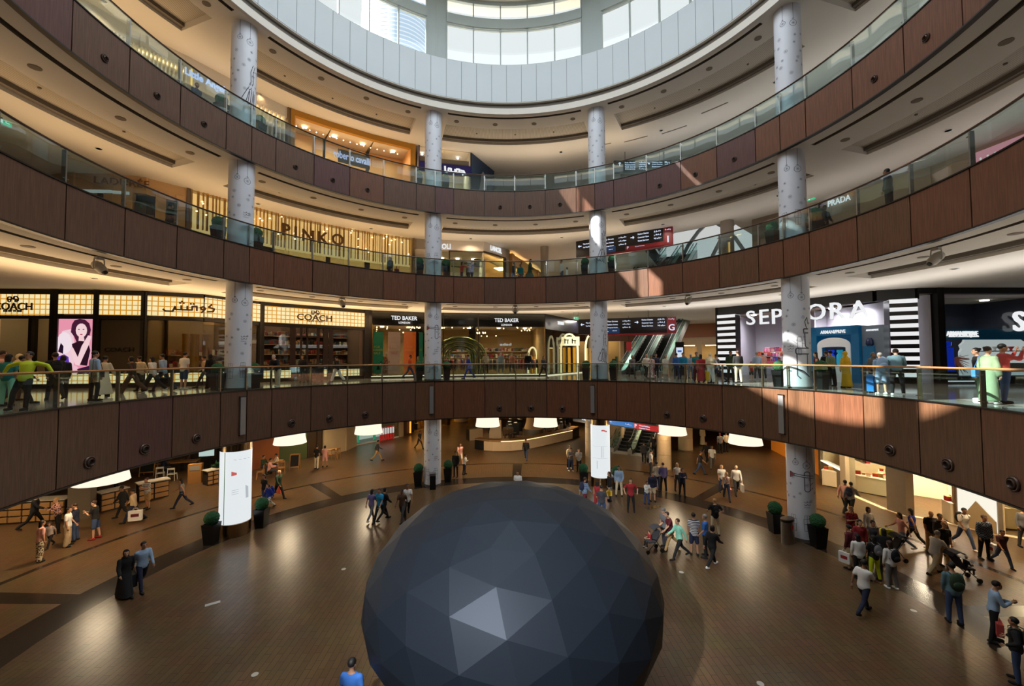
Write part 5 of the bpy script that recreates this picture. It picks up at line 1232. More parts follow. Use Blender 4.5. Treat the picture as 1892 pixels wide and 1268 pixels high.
# topiary balls in black planters
LEAF = mat('topiary_green', (26, 74, 38), .9, var=.5, bs=60)
PLB = mat('planter_black', (12, 13, 14), .35)
def topiary_proto():
    t = thing('potted_topiary', 'x', 'potted plant')
    m = MB(); rg = []
    for z, w in ((0, .17), (.02, .18), (.78, .24), (.80, .245), (.80, .20), (.72, .19)): rg.append([Vector((sx*w, sy*w, z)) for sx, sy in ((-1,-1),(1,-1),(1,1),(-1,1))])
    m.grid(rg); pl_ = m.build('planter', PLB, t, world=False)
    b = bmesh.new(); bmesh.ops.create_icosphere(b, subdivisions=4, radius=.265); r = random.Random(1)
    for v in b.verts: v.co *= 1 + r.uniform(-.06, .05)
    for v in b.verts: v.co.z += 1.0
    me = bpy.data.meshes.new('foliage_ball'); b.to_mesh(me); b.free(); me.materials.append(LEAF)
    o = bpy.data.objects.new('foliage_ball', me); COL.objects.link(o); o.parent = t
    m = MB(); m.box((0, 0, .74), (.38, .38, .02)); m.build('soil', mat('soil', (30, 22, 16), .9), pl_, world=False)
    return t
tp = topiary_proto(); first = True
def put_topiary(P, label, rz=0, s=1.0):
    global first
    o = tp if first else copy_tree(tp); first = False
    o.location = P; o.rotation_euler = (0, 0, rz); o.scale = (s, s, s); o['label'] = label
TB = 'green ball topiary in a black planter, '
for (x, y), lb in (((390, 1005), TB + 'left of the glowing drum column'), ((483, 974), TB + 'right of the glowing drum column'), ((773, 898), TB + 'left foot of the column with black bin'), ((828, 890), TB + 'right foot of the column with black bin'),
              ((1078, 898), TB + 'ground floor, left of the tall lightbox'), ((1140, 904), TB + 'ground floor, behind the blue-shirted man'), ((1433, 984), TB + 'ground floor, left of the steel bin'), ((1512, 1012), TB + 'ground floor, right of the rightmost column')):
    put_topiary(at(x, y, ZL), lb, s=1.12)
for z, nm, data in ((ZG, 'lowest gallery', ((402, 'left of leftmost column'), (469, 'right of leftmost column'), (774, 'left of rear left column'), (825, 'right of rear left column'), (1083, 'left of rear right column'), (1134, 'right of rear right column'), (1440, 'left of rightmost column'), (1517, 'right of rightmost column'))),
                    (Z1, 'middle gallery', ((403, 'left of leftmost column'), (474, 'right of leftmost column'), (775, 'left of rear left column'), (824, 'right of rear left column'), (1081, 'left of rear right column'), (1131, 'right of rear right column'), (1427, 'left of rightmost column'), (1506, 'right of rightmost column'))),
                    (Z2, 'top gallery', ((409, 'left of leftmost column'), (480, 'right of leftmost column'), (773, 'left of rear left column'), (823, 'right of rear left column')))):
    for x, lb in data:
        P = onR(x, 14.35, z + .5); put_topiary((P.x, P.y, z), TB + nm + ', ' + lb, -rad(azof(P)))

# bins
P = at(1456, 1003, ZL); t = thing('litter_bin', 'brushed steel oval litter bin with a red label at the rightmost column', 'bin', (P.x, P.y, ZL), .5)
m = MB(); m.lathe([(.36, 0), (.36, .95)], (0, 0, 0), 28, sy=.6); m.build('body', STEEL, t, world=False, smooth=True)
m = MB(); m.lathe([(.37, .95), (.37, 1.06)], (0, 0, 0), 28, sy=.6); m.build('rim', DSTEEL, t, world=False, smooth=True)
m = MB(); m.box((-.05, -.225, .74), (.13, .02, .18)); m.build('red_label', mat('label_red', (190, 44, 34), .5), t, world=False)
m = MB(); m.lathe([(.3, 1.06), (.3, 1.065)], (0, 0, 0), 20, sy=.5); m.build('opening', BLACK, t, world=False)
P = at(800, 903, ZL); t = thing('litter_bin', 'square black litter bin with steel top at the column left of centre', 'bin', (P.x, P.y - .1, ZL), .2)
m = MB(); m.box((0, 0, .42), (.36, .36, .84)); m.build('body', PLB, t, world=False)
m = MB(); m.box((0, 0, .93), (.38, .38, .14)); m.build('lid', STEEL, t, world=False)

# round coffee bar with white front
CB = [at(x, y, ZL) for x, y in ((870, 822), (877, 831), (894, 833.5), (910, 834.8), (926, 835), (945, 834.5), (967, 832.5), (990, 828), (1012, 823), (1035, 817.5), (1058, 812), (1070, 806))]
t = thing('coffee_bar', 'curved white fronted coffee bar counter on the ground floor behind the dome', 'counter', CB[5])
BARW = mat('bar_cream', (222, 196, 160), .45)
for i in range(1, len(CB) - 1):
    m = MB(); A_, B_ = CB[i], CB[i+1]; plane_wall(m, A_, B_, ZL + .05, ZL + .85, .12)
    m.build('front_panel', BARW if 1 < i < 10 else mat('chalk_black', (20, 20, 20), .5), t)
m = MB()
for i in range(1, len(CB) - 1): plane_wall(m, CB[i], CB[i+1], ZL + .92, ZL + 1.0, .75)
m.build('worktop', mat('bar_top_wood', (160, 116, 66), .4), t)
m = MB()
for i in range(4, len(CB) - 2): plane_wall(m, CB[i], CB[i+1], ZL + .86, ZL + .91, .08)
m.build('edge_light', emat('edge_warm', (255, 224, 160), 1.6), t)
# swooping white screen
c0 = at(915, 826, ZL); c0 = c0 + Vector((0, 1.2, 0))
t = thing('curved_screen', 'white quarter-curved screen with black edge on the left end of the coffee bar', 'screen wall', (c0.x, c0.y, ZL))
prf = [(-.62, .0), (-.62, 1.0)] + [(-.62 + 1.15*(1 - cos(q*pi/2/8)), 1.0 + 1.3*sin(q*pi/2/8)) for q in range(1, 9)] + [(.53, 0)]
m = MB(); m.grid([[c0 + Vector((x, y, z - (0))) for x, z in prf] for y in (0, .12)]); m.build('white_face', mat('screen_cream', (226, 200, 164), .5), t)
m = MB(); 
top = prf[1:10]; m.grid([[c0 + Vector((x - .03 + dx, y, z + dz)) for dx, dz, y in ((0, 0, -.05), (-.08, .1, -.05), (-.08, .1, .2), (0, 0, .2))] for x, z in top]); m.build('black_edge', BLACK, t)
# counters, machines and seating inside the bar
def box_thing(nm, label, cat, P, size, mt, rz=0, group=None, extra=None):
    t = thing(nm, label, cat, P, rz, group); m = MB(); m.box((0, 0, size[2]/2), size); m.build('body', mt, t, world=False)
    if extra:
        for n_, c_, s_, mm in extra: m = MB(); m.box(c_, s_); m.build(n_, mm, t, world=False)
    return t
P = at(985, 808, ZL)
t = thing('bar_pillar', 'conical cream pillar rising from the middle of the coffee bar', 'pillar', (P.x, P.y, ZL)); m = MB(); m.lathe([(.95, ZL + .95), (.7, ZL + 1.6), (.55, BG)], (P.x, P.y, 0), 24); m.build('shaft', mat('bar_pillar_tan', (186, 152, 108), .5), t, smooth=True)
m = MB(); m.lathe([(1.1, ZL), (1.1, ZL + .95), (.9, ZL + .95)], (P.x, P.y, 0), 24); m.build('steel_base', STEEL, t, smooth=True)
r = random.Random(21); k = 0
for i in range(26):
    x = r.choice((r.uniform(930, 964), r.uniform(1004, 1050))); y = 813 - (x - 932) * .10 - r.uniform(0, 17) ; Q = at(x, y, ZL)
    if i % 2 == 0:
        box_thing('bar_machine', 'small dark and steel appliance on the coffee bar work counters', 'appliance', Q, (r.uniform(.35, .7), .4, r.uniform(.9, 1.25)), (DSTEEL, STEEL, BLACK)[i % 3], r.uniform(-.5, .5), 'appliances inside the coffee bar', [('top_tray', (0, 0, 1.3), (.3, .3, .06), WHITE)])
    else:
        t = thing('bar_chair', 'small dark cafe chair inside the coffee bar', 'chair', Q, r.uniform(0, 6), 'dark chairs inside the coffee bar')
        m = MB(); m.box((0, 0, .45), (.42, .42, .06)); m.build('seat', mat('chair_dark', (48, 38, 32), .6), t, world=False); m = MB(); m.box((0, .2, .7), (.42, .05, .45)); m.build('backrest', mat('chair_tan', (120, 96, 72), .7), t, world=False)
        for sx in (-.17, .17):
            for sy in (-.17, .17): m = MB(); m.box((sx, sy, .21), (.03, .03, .42)); m.build('leg', BLACK, t, world=False)
# railing and glass cases at the bar's left end
P = at(880, 818, ZL)
box_thing('glass_case', 'low white cased glass display left of the curved screen', 'display case', P + Vector((-.3, 1.6, 0)), (1.5, .7, 1.05), BARW, .5, None, [('glass_top', (0, 0, 1.25), (1.45, .65, .35), SHOPG), ('dark_edge', (-.74, 0, .55), (.05, .72, 1.1), BLACK)])

# round stone clad pillars
def stone_pillar(x, yb, r_, label, hgt=None):
    P = at(x, yb, ZL); P.y += r_; t = thing('stone_pillar', label, 'pillar', (P.x, P.y, ZL)); zt = hgt or BG
    n = 4
    for i in range(n):
        z0 = ZL + .12 + (zt - ZL - .12) * i / n; z1 = ZL + .12 + (zt - ZL - .12) * (i + 1) / n - .015
        m = MB(); m.lathe([(r_, z0), (r_, z1)], (P.x, P.y, 0), 28); m.build('stone_drum', CREAM, t, smooth=True)
    m = MB(); m.lathe([(r_ + .03, ZL), (r_ + .03, ZL + .13)], (P.x, P.y, 0), 28); m.build('base', mat('base_taupe', (120, 100, 76), .5), t, smooth=True)
stone_pillar(1232, 872, .5, 'cream stone-clad round pillar right of the lightbox, ground floor'); stone_pillar(1272, 836, .6, 'cream round pillar behind the right lampshade, ground floor')
stone_pillar(1096, 876, .45, 'cream round pillar half hidden behind the tall lightbox'); stone_pillar(1143, 828, .7, 'wide cream round pillar left of the dark escalators'); stone_pillar(850, 782, .9, 'golden lit round pillar far left of the coffee bar')

# ---- left cafe: crate-fronted counters, tables, chairs, boards
CRT = mat('crate_wood', (176, 132, 80), .7, var=.15, bs=6); CTOP = mat('counter_top_pale', (182, 172, 158), .4)
def crate_counter(pts, label, h=1.0, nz=2):
    A_, B_ = [at(x, y, ZL) for x, y in pts]; e = (B_ - A_); L = e.length; e.normalize(); rz = math.atan2(e.y, e.x); c = (A_ + B_)/2
    t = thing('crate_counter', label, 'counter', (c.x, c.y, ZL), rz)
    m = MB(); m.box((0, .32, h/2), (L, .56, h)); m.build('frame', mat('crate_frame_dark', (40, 28, 20), .7), t, world=False)
    n = max(2, int(L / .55))
    for i in range(n):
        for j in range(nz):
            m = MB(); m.box((-L/2 + L*(i+.5)/n, .01, (j+.5)*(h-.08)/nz + .03), (L/n - .07, .08, (h-.1)/nz - .06)); m.build('crate', CRT, t, world=False)
    m = MB(); m.box((0, .3, h + .02), (L + .1, .75, .05)); m.build('worktop', CTOP, t, world=False)
    return t
crate_counter(((186, 948), (236, 935)), 'crate fronted counter left of the khaki-shorts man', 1.0, 3); crate_counter(((256, 929), (312, 917)), 'crate fronted counter right of the khaki-shorts man', 1.0, 3)
crate_counter(((-40, 972), (118, 962)), 'crate fronted counter with pale top at the far left edge', 1.05, 3); crate_counter(((383, 898), (404, 893)), 'short crate fronted counter left of the glowing drum column', .9, 3)
P = at(140, 960, ZL); t = thing('stone_pier', 'grey square pier among the crate counters, far left', 'pillar', (P.x, P.y + .3, ZL)); m = MB(); m.box((P.x, P.y + .3, (ZL+BG)/2), (.85, .85, BG - ZL), .5); m.build('shaft', mat('pier_grey', (112, 100, 84), .7, var=.05, bs=1), t)
def wood_chair(P, rz, label, wood, group):
    t = thing('cafe_chair', label, 'chair', P, rz, group)
    m = MB(); m.box((0, 0, .45), (.42, .42, .04)); m.build('seat', wood, t, world=False)
    m = MB(); m.box((0, -.2, .82), (.42, .03, .12)); m.build('backrest', wood, t, world=False)
    for sx in (-.19, .19):
        for sy in (-.19, .19): m = MB(); m.tube([(sx*1.1, sy*1.15, 0), (sx, sy, .45 if sy > 0 else .88)], .02, 6); m.build('leg', wood, t, world=False)
    return t
def table(P, rz, label, w, d, mt, group=None, h=.74):
    t = thing('cafe_table', label, 'table', P, rz, group); m = MB(); m.box((0, 0, h), (w, d, .045)); m.build('tabletop', mt, t, world=False)
    for sx in (-1, 1):
        for sy in (-1, 1): m = MB(); m.box((sx*(w/2-.06), sy*(d/2-.06), h/2), (.05, .05, h)); m.build('leg', mt, t, world=False)
    return t
TW = mat('table_oak', (166, 118, 66), .45); WCH = mat('chair_white', (200, 196, 186), .5); OAK = mat('chair_oak', (170, 122, 70), .5)
for x, y, rz, m_, lb in ((296, 886, .5, WCH, 'white wooden cafe chair, left of the pair by the long table'), (318, 888, .3, WCH, 'white wooden cafe chair, right of the pair by the long table'), (481, 884, 2.0, OAK, 'pale wooden chair beside the woman with the pink bag'), (520, 876, 3.6, OAK, 'oak cafe chair right of the round table group'),
                  (612, 850, 1.2, OAK, 'oak chair at the small table by the cream wall, left one'), (622, 848, 1.2, OAK, 'oak chair at the small table by the cream wall, right one')):
    wood_chair(at(x, y, ZL), rz, lb, m_, None)
for x, y, w, d, lb in ((330, 872, 2.4, .9, 'long oak cafe table behind the white chairs'), (504, 872, 1.3, .8, 'small oak cafe table with seated people right of the drum column'), (611, 848, 1.2, .7, 'small oak table against the cream wall'), (545, 838, 1.6, .8, 'oak cafe table under the second lampshade')):
    table(at(x, y, ZL), .35, lb, w, d, TW)
def a_board(P, rz, label, s=1.0):
    t = thing('chalkboard_sign', label, 'sign', P, rz)
    for sy, an in ((-.0, -.16), (.4, .16)):
        M_ = Matrix.Rotation(an, 3, 'X')
        m = MB()
        for sx in (-.3, .3): m.box(Vector((sx*s, sy, .55*s)), (.05, .04, 1.15*s), M=M_)
        for z in (.2, 1.08): m.box(Vector((0, sy + (-.0), z*s)) + Vector((0, math.tan(-an)*(z-.55)*s*1, 0)), (.6*s, .04, .06), M=M_)
        m.build('wood_frame', OAK, t, world=False)
    m = MB(); m.box(Vector((0, -.0, .64*s)), (.54*s, .03, .8*s), M=Matrix.Rotation(-.16, 3, 'X')); m.build('slate', mat('slate_board', (28, 30, 28), .8), t, world=False)
    m = MB(); r = random.Random(3)
    for k in range(6): m.box(Vector((r.uniform(-.05, .05), -.03 + .02*k*.9, (.36 + .1*k)*s)), (r.uniform(.2, .4)*s, .01, .025), M=Matrix.Rotation(-.16, 3, 'X'))
    m.build('chalk_writing', mat('chalk', (170, 170, 160), .9), t, world=False)
a_board(at(544, 868, ZL), .25, 'wooden A-frame chalkboard beside the cafe tables, right of the drum column'); a_board(at(272, 880, ZL), .3, 'tall wooden menu chalkboard behind the crate counter', 1.4)
P = at(361, 892, ZL); box_thing('wooden_lectern', 'plywood menu stand with a paper sheet beside the cafe entrance', 'stand', P, (.75, .4, 1.25), mat('plywood', (160, 112, 58), .6), .35, None, [('paper', (0, -.21, 1.0), (.55, .01, .3), mat('paper_grey', (140, 134, 124), .8))])
P = at(381, 868, ZL); t = thing('menu_screen', 'glowing menu picture screen of a green and red salad bowl', 'screen', P, .3)
m = MB(); m.box((0, 0, 1.75), (.95, .08, 1.5)); m.build('panel', emat('menu_pale', (190, 214, 206), .85), t, world=False)
m = MB(); m.ell((0, -.06, 1.75), (.36, .02, .26), 14); m.build('dish_picture', emat('dish_cream', (226, 206, 180), .8), t, world=False)
m = MB(); 
for q in range(5): m.ell((-.2 + .1*q, -.08, 1.72 + .06*(q % 2)), (.06, .02, .06), 8)
m.build('salad', emat('dish_red', (150, 60, 50), .7), t, world=False); m = MB(); m.ell((-.2, -.07, 1.62), (.14, .02, .07), 8); m.ell((.15, -.07, 1.85), (.12, .02, .07), 8); m.build('leaves', emat('dish_green', (60, 130, 60), .7), t, world=False)
m = MB(); m.box((0, 0, .5), (.5, .3, 1.0)); m.build('stand', BLACK, t, world=False)
# foliage planter on the short counter and green wall plants
def leafy(P, r_, n, label, mt=LEAF, cat='plant'):
    rr = random.Random(int(P.x * 10)); m = MB()
    for q in range(n):
        a = rr.uniform(0, 6.28); el = rr.uniform(.1, 1.4); L = rr.uniform(.5, 1)*r_; d = Vector((cos(a)*cos(el), sin(a)*cos(el), sin(el))); s_ = d.cross(Vector((0, 0, 1))).normalized()*.05
        m.quadf([P, P + d*L*.5 + s_, P + d*L, P + d*L*.5 - s_])
    o = m.build('leafy_plant', mt); return tag(o, label, cat)
leafy(at(392, 893, ZL) + Vector((0, .4, .9)), .6, 90, 'bushy green plant on the short crate counter'); leafy(at(236, 905, ZL) + Vector((0, .8, 1.5)), .9, 140, 'lit green plants under the big left lampshade', mat('plant_lime', (70, 120, 30), .8))
# cafe back walls
LW1 = [at(x, y, ZL) for x, y in ((-30, 935), (120, 905), (250, 872), (400, 845))]
w = thing('wall_cafe', None, None, LW1[0]); tag(w, kind='structure')
m = MB()
for a, b in zip(LW1[:-1], LW1[1:]): plane_wall(m, a, b, ZL, BG, .2)
m.build('panelling', mat('cafe_wall_brown', (84, 58, 36), .7, var=.2, bs=1.5), w)
r = random.Random(5); m = MB()
for a, b in zip(LW1[:-1], LW1[1:]):
    e = b - a; L = e.length; e.normalize(); n = Vector((e.y, -e.x, 0))
    for q in range(int(L/1.1)):
        for z in (1.0, 1.5, 2.0, 2.5): c = a + e*(q*1.1 + .5) + n*.3; m.box(Vector((c.x, c.y, ZL + z)), (.9, .3, .04), math.atan2(e.y, e.x))
m.build('wall_shelf', CRT, w)
LG1 = Fac([(470, 868), (520, 855), (598, 842), (640, 832.5), (659, 823.5), (738, 808), (745, 806), (757, 803.5)], ZL, ZL); LG1.zt = BG
w = thing('wall_left_shops', None, None, LG1.P[2]); tag(w, kind='structure')
m = MB(); LG1.bar(m, 600, 659, ZL, BG, .1, .4); LG1.bar(m, 738, 745, ZL, BG, .1, .4); m.build('cream_cladding', CREAM, w)
m = MB(); LG1.bar(m, 470, 519, ZL, BG, 0, .3); m.build('orange_wall', mat('wall_terracotta', (150, 84, 40), .6, var=.1, bs=2), w)
m = MB(); LG1.bar(m, 570, 573, ZL, BG, .05, .1); LG1.bar(m, 588, 590, ZL, BG, .05, .1); LG1.bar(m, 570, 600, ZL + 2.4, ZL + 2.46, .05, .1); m.build('dark_mullion', FRBR, w)
m = MB(); LG1.bar(m, 519, 570, ZL, BG, 0, .1); m.build('green_glazing', mat('glazing_green', (74, 84, 50), .25), w)
m = MB(); LG1.bar(m, 570, 600, ZL, BG, -.1, .1); m.build('dark_glazing', mat('glazing_brown', (60, 44, 26), .25), w)
m = MB(); LG1.bar(m, 756, 758, ZL + .2, BG, .2, .1); m.build('amber_light', emat('amber_strip', (255, 150, 60), 1.6), w)
m = MB(); LG1.bar(m, 745, 756, ZL, BG, .0, .3); m.build('dark_cladding', mat('clad_dark', (66, 46, 30), .5), w)
# pharmacy window with red price stands
t = thing('shopfront', 'bright white and green shop window on the ground floor, left of centre', 'shopfront', tuple(LG1.P[5])); t.location.z = ZL
m = MB(); LG1.bar(m, 660, 738, ZL, BG, -2.2, .1); m.build('lit_back_wall', emat('pharmacy_white', (214, 232, 226), .8), t)
m = MB(); LG1.bar(m, 660, 738, ZL, ZL + .12, 0, .3); m.build('sill', WHITE, t); m = MB(); LG1.bar(m, 660, 738, ZL + .12, BG, 0, .02); m.build('glass_pane', SHOPG, t)
m = MB(); LG1.bar(m, 674, 677, ZL, BG, -1, .1); LG1.bar(m, 703, 707, ZL, BG, -1, .1); m.build('green_strip', emat('pharmacy_green', (70, 180, 140), .8), t)
m = MB(); LG1.bar(m, 697, 703, ZL + 2.4, BG, -.5, .1); m.build('blue_poster', emat('pharmacy_blue', (120, 170, 220), .8), t)
m = MB(); LG1.bar(m, 713, 738, ZL, BG, -.6, .1); m.build('grey_panel', mat('panel_warmgrey', (180, 170, 150), .6), t)
m = MB()
for z in (.8, 1.4, 2.0): LG1.bar(m, 661, 695, ZL + z, ZL + z + .04, -1.8, .4)
m.build('glass_shelf', mat('shelf_teal', (140, 190, 180), .3), t)
for i in range(6):
    P = LG1.loc(700.5 + 4.6*i, 810); P.z = ZL; e, n = LG1.dirn(710)
    t = thing('sale_stand', 'red and white price stand in the bright shop window', 'display stand', P + n*.25, math.atan2(e.y, e.x), group='red and white price stands')
    m = MB(); m.box((0, 0, .35), (.15, .12, .6)); m.build('red_base', mat('stand_red', (196, 40, 36), .5, emit=(196, 40, 36), es=.3), t, world=False)
    m = MB(); m.box((0, 0, .95), (.15, .1, .6)); m.build('white_card', emat('stand_white', (226, 216, 212), .7), t, world=False); m = MB(); m.box((0, 0, 1.3), (.15, .11, .12)); m.build('red_header', mat('stand_red', (196, 40, 36)), t, world=False)
# far end: amber lit kiosks beyond
A_, B_ = at(757, 800, ZL), at(800, 795, ZL); backdrop(A_ + Vector((0, .5, 0)), B_ + Vector((1, 4, 0)), ZL, BG, 'amber lit shelves shop on the ground floor behind the column left of centre', [GOODS[1], GOODS[2], GOODS[0]], 12, 6, mat('clad_dark2', (60, 44, 30), .5), (255, 190, 100))
A_, B_ = at(815, 783, ZL), at(860, 776, ZL); backdrop(A_, B_, ZL, BG, 'golden walled shops far behind the coffee bar', [GOODS[1], GOODS[2]], 13, 6, mat('clad_gold', (150, 112, 50), .5), (255, 200, 110))
A_, B_ = at(862, 774, ZL), at(1300, 776, ZL)
m = MB(); plane_wall(m, A_, B_, ZL, BG, .3); tag(m.build('wall_far_lower', mat('far_wall_tan', (130, 98, 58), .7, var=.15, bs=.6)), kind='structure')
A_, B_ = at(1296, 782, ZL), at(1440, 832, ZL)
m = MB(); plane_wall(m, A_, B_, ZL, BG, .3); tag(m.build('wall_right_lower', mat('clad_brown3', (96, 64, 34), .5, var=.1, bs=1)), kind='structure')
A_, B_ = at(1425, 831, ZL), at(1512, 878, ZL)
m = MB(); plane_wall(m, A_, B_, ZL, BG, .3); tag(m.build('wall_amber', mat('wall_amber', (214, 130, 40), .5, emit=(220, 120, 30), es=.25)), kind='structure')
# right: red and white boutique
RF = Fac([(1511, 880), (1548, 901.5), (1558, 907), (1631, 938), (1666, 950), (1752, 966), (1828, 984), (1960, 1006)], ZL, ZL); RF.zt = BG
t = thing('shopfront', 'bright cream boutique front with stone piers at the lower right', 'shopfront', tuple(RF.P[4])); t.location.z = ZL
STN = mat('pier_stone', (132, 118, 98), .6, var=.12, bs=3); BQ = mat('boutique_cream', (240, 214, 172), .6)
for a, b, mt_ in ((1509, 1513, STN), (1548, 1560, mat('pier_pale', (200, 180, 150), .6)), (1631, 1667, STN), (1828, 1836, STN), (1752, 1756, mat('pier_brown', (110, 84, 54), .5))):
    m = MB(); RF.bar(m, a, b, ZL, BG, .12, .5); m.build('pier', mt_, t)
m = MB(); RF.bar(m, 1513, 1548, ZL, ZL + 1.2, .1, .4); m.build('stone_base', STN, t)
m = MB(); RF.bar(m, 1513, 1548, ZL + 1.2, ZL + 1.26, .12, .4); m.build('sill_light', emat('sill_glow2', (255, 240, 210), 1.6), t)
for a, b, z0 in ((1513, 1548, 1.26), (1560, 1631, .05), (1836, 1958, .05)):
    m = MB(); RF.bar(m, a, b, ZL + z0, BG, 0, .02); m.build('glass_pane', SHOPG, t)
interior(RF, 1513, 1750, 4.5, BQ, t, zc=BG - .1, lights=6, es=18, lc=(255, 216, 160)); interior(RF, 1838, 1955, 4, BQ, t, zc=BG - .1, lights=3, es=18, lc=(255, 216, 160))
m = MB(); RF.bar(m, 1757, 1827, ZL + .05, BG, .05, .1); m.build('glowing_wall', emat('boutique_glow', (250, 244, 226), 1.0), t)
P0_, P1_, = RF.loc(1757, 640), RF.loc(1827, 640); e, n = RF.dirn(1790); m = MB()
tri = [(0, 0), (1, 0), (1, .55), (.5, 1.35), (0, .2)]; L = (P1_ - P0_).length
m.grid([[Vector((P0_.x, P0_.y, ZL + z)) + e*u*L + n*d for u, z in tri] for d in (.08, .16)]); m.build('slanted_panel', mat('panel_sand', (170, 146, 108), .6), t)
m = MB(); RF.bar(m, 1560, 1960, ZL, ZL + .03, .25, .25); m.build('threshold', mat('threshold_stone', (220, 200, 170), .4), t)
REDB = [mat('box_red', (186, 44, 30), .5), mat('box_gold', (180, 130, 50), .5), mat('box_cream', (236, 220, 190), .5)]
def display_counter(x, y, L, rz, label, seed, depth=.7, dy=0.0):
    P = at(x, y, ZL); t = thing('display_counter', label, 'counter', (P.x, P.y + dy, ZL), rz)
    m = MB(); m.box((0, 0, .5), (L, depth, .9)); m.build('body', mat('counter_ivory', (238, 218, 182), .5), t, world=False)
    m = MB(); m.box((0, 0, .03), (L - .1, depth - .08, .06)); m.build('plinth', BRONZE, t, world=False); m = MB(); m.box((0, 0, .97), (L + .04, depth + .04, .05)); m.build('top', mat('counter_top_cream', (240, 226, 200), .3), t, world=False)
    r = random.Random(seed); mm = t
    for i in range(int(L * 4)):
        sx = -L/2 + .15 + (L - .3) * i / max(1, int(L*4) - 1); s_ = r.uniform(.14, .34)
        b = thing('gift_box', 'small %s gift box on %s' % (('red', 'gold', 'cream')[i % 3], label.split(',')[0].replace('ivory', 'the ivory')), 'box', (0, 0, 0), 0, group='gift boxes on ' + label.split(',')[0])
        c = Vector((P.x, P.y + dy, ZL)) + Matrix.Rotation(rz, 3, 'Z') @ Vector((sx, r.uniform(-.2, .2), 1.0)); b.location = c; b.rotation_euler = (0, 0, rz + r.uniform(-.3, .3))
        m = MB(); m.box((0, 0, s_*.4), (s_, s_*.7, s_*.8)); m.build('body', REDB[i % 3], b, world=False); m = MB(); m.box((0, 0, s_*.8), (s_*1.04, s_*.74, s_*.08)); m.build('lid', REDB[(i + 1) % 3], b, world=False)
display_counter(1604, 915, 3.2, -.85, 'ivory display counter left of the stone pier, covered with boxes', 3, dy=.9); display_counter(1690, 912, 2.4, -.75, 'ivory display counter inside the entrance, full of red boxes', 4, dy=.6); display_counter(1880, 988, 3.4, -.35, 'ivory display counter at the right edge, with red trinkets', 5, dy=1.0)
shelves(RF, 1515, 1548, (ZL + 1.7, ZL + 2.3), -1.2, bpy.data.objects[t.name], REDB, 8, .25, WHITE)
# small things on the central floor
for x, y, lb in ((1259, 1058, 'tiny round pale floor disc right of the dome, below the stroller'), (471, 1247, 'tiny round pale floor disc near the bottom edge, left'), (1688, 1129, 'round pale floor disc between the walking man and the grey-jacket man'), (1405, 1264, 'tiny round pale floor disc at the bottom edge, right'), (635, 1052, 'small pale scrap on the floor left of the dome')):
    P = at(x, y, ZL); m = MB(); m.lathe([(.085, 0), (.085, .006)], (0, 0, 0), 16); o = m.build('floor_disc', mat('disc_pale', (200, 196, 190), .5)); o.location = P + Vector((0, 0, .002)); tag(o, lb, 'floor marker')
P = at(393, 1116, ZL); m = MB(); m.box((0, 0, .005), (.42, .16, .008)); o = m.build('floor_plate', mat('plate_white', (190, 190, 188), .3)); o.location = P; o.rotation_euler = (0, 0, .6); tag(o, 'small bright metal plate set in the floor below the drum column', 'floor plate')
P = at(1207, 938, ZL); m = MB(); m.box((0, 0, .004), (.9, .3, .006)); o = m.build('floor_plate', mat('plate_brass', (200, 180, 130), .2, 1)); o.location = P; o.rotation_euler = (0, 0, .5); tag(o, 'shiny brass strip in the floor near the boy in white', 'floor plate')
# ================================================================ people
def ring_pts(c, rx, ry, ax, n=14):
    """ellipse ring about c, ax = limb direction, rx along body side axis, ry front-back"""
    ax = ax.normalized(); s = Vector((1, 0, 0)) - ax * ax.x
    if s.length < .2: s = Vector((0, 1, 0)) - ax * ax.y
    s.normalize(); f = ax.cross(s)
    return [c + s*(rx*cos(2*pi*j/n)) + f*(ry*sin(2*pi*j/n)) for j in range(n)]
def limb(m, pts, rs, n=10, flat=1.0):
    """closed tapering tube with rounded ends"""
    pts = [Vector(p) for p in pts]; rg = []
    d0 = (pts[1]-pts[0]).normalized(); rg.append(ring_pts(pts[0]-d0*rs[0]*.8, rs[0]*.45, rs[0]*.45*flat, d0, n))
    for i, p in enumerate(pts):
        d = (pts[min(i+1, len(pts)-1)] - pts[max(i-1, 0)]); rg.append(ring_pts(p, rs[i], rs[i]*flat, d, n))
    d1 = (pts[-1]-pts[-2]).normalized(); rg.append(ring_pts(pts[-1]+d1*rs[-1]*.8, rs[-1]*.45, rs[-1]*.45*flat, d1, n))
    m.grid(rg)
def leg_dir(a, b=0): return Vector((sin(rad(b)), sin(rad(a)), -cos(rad(a)) * cos(rad(b))))
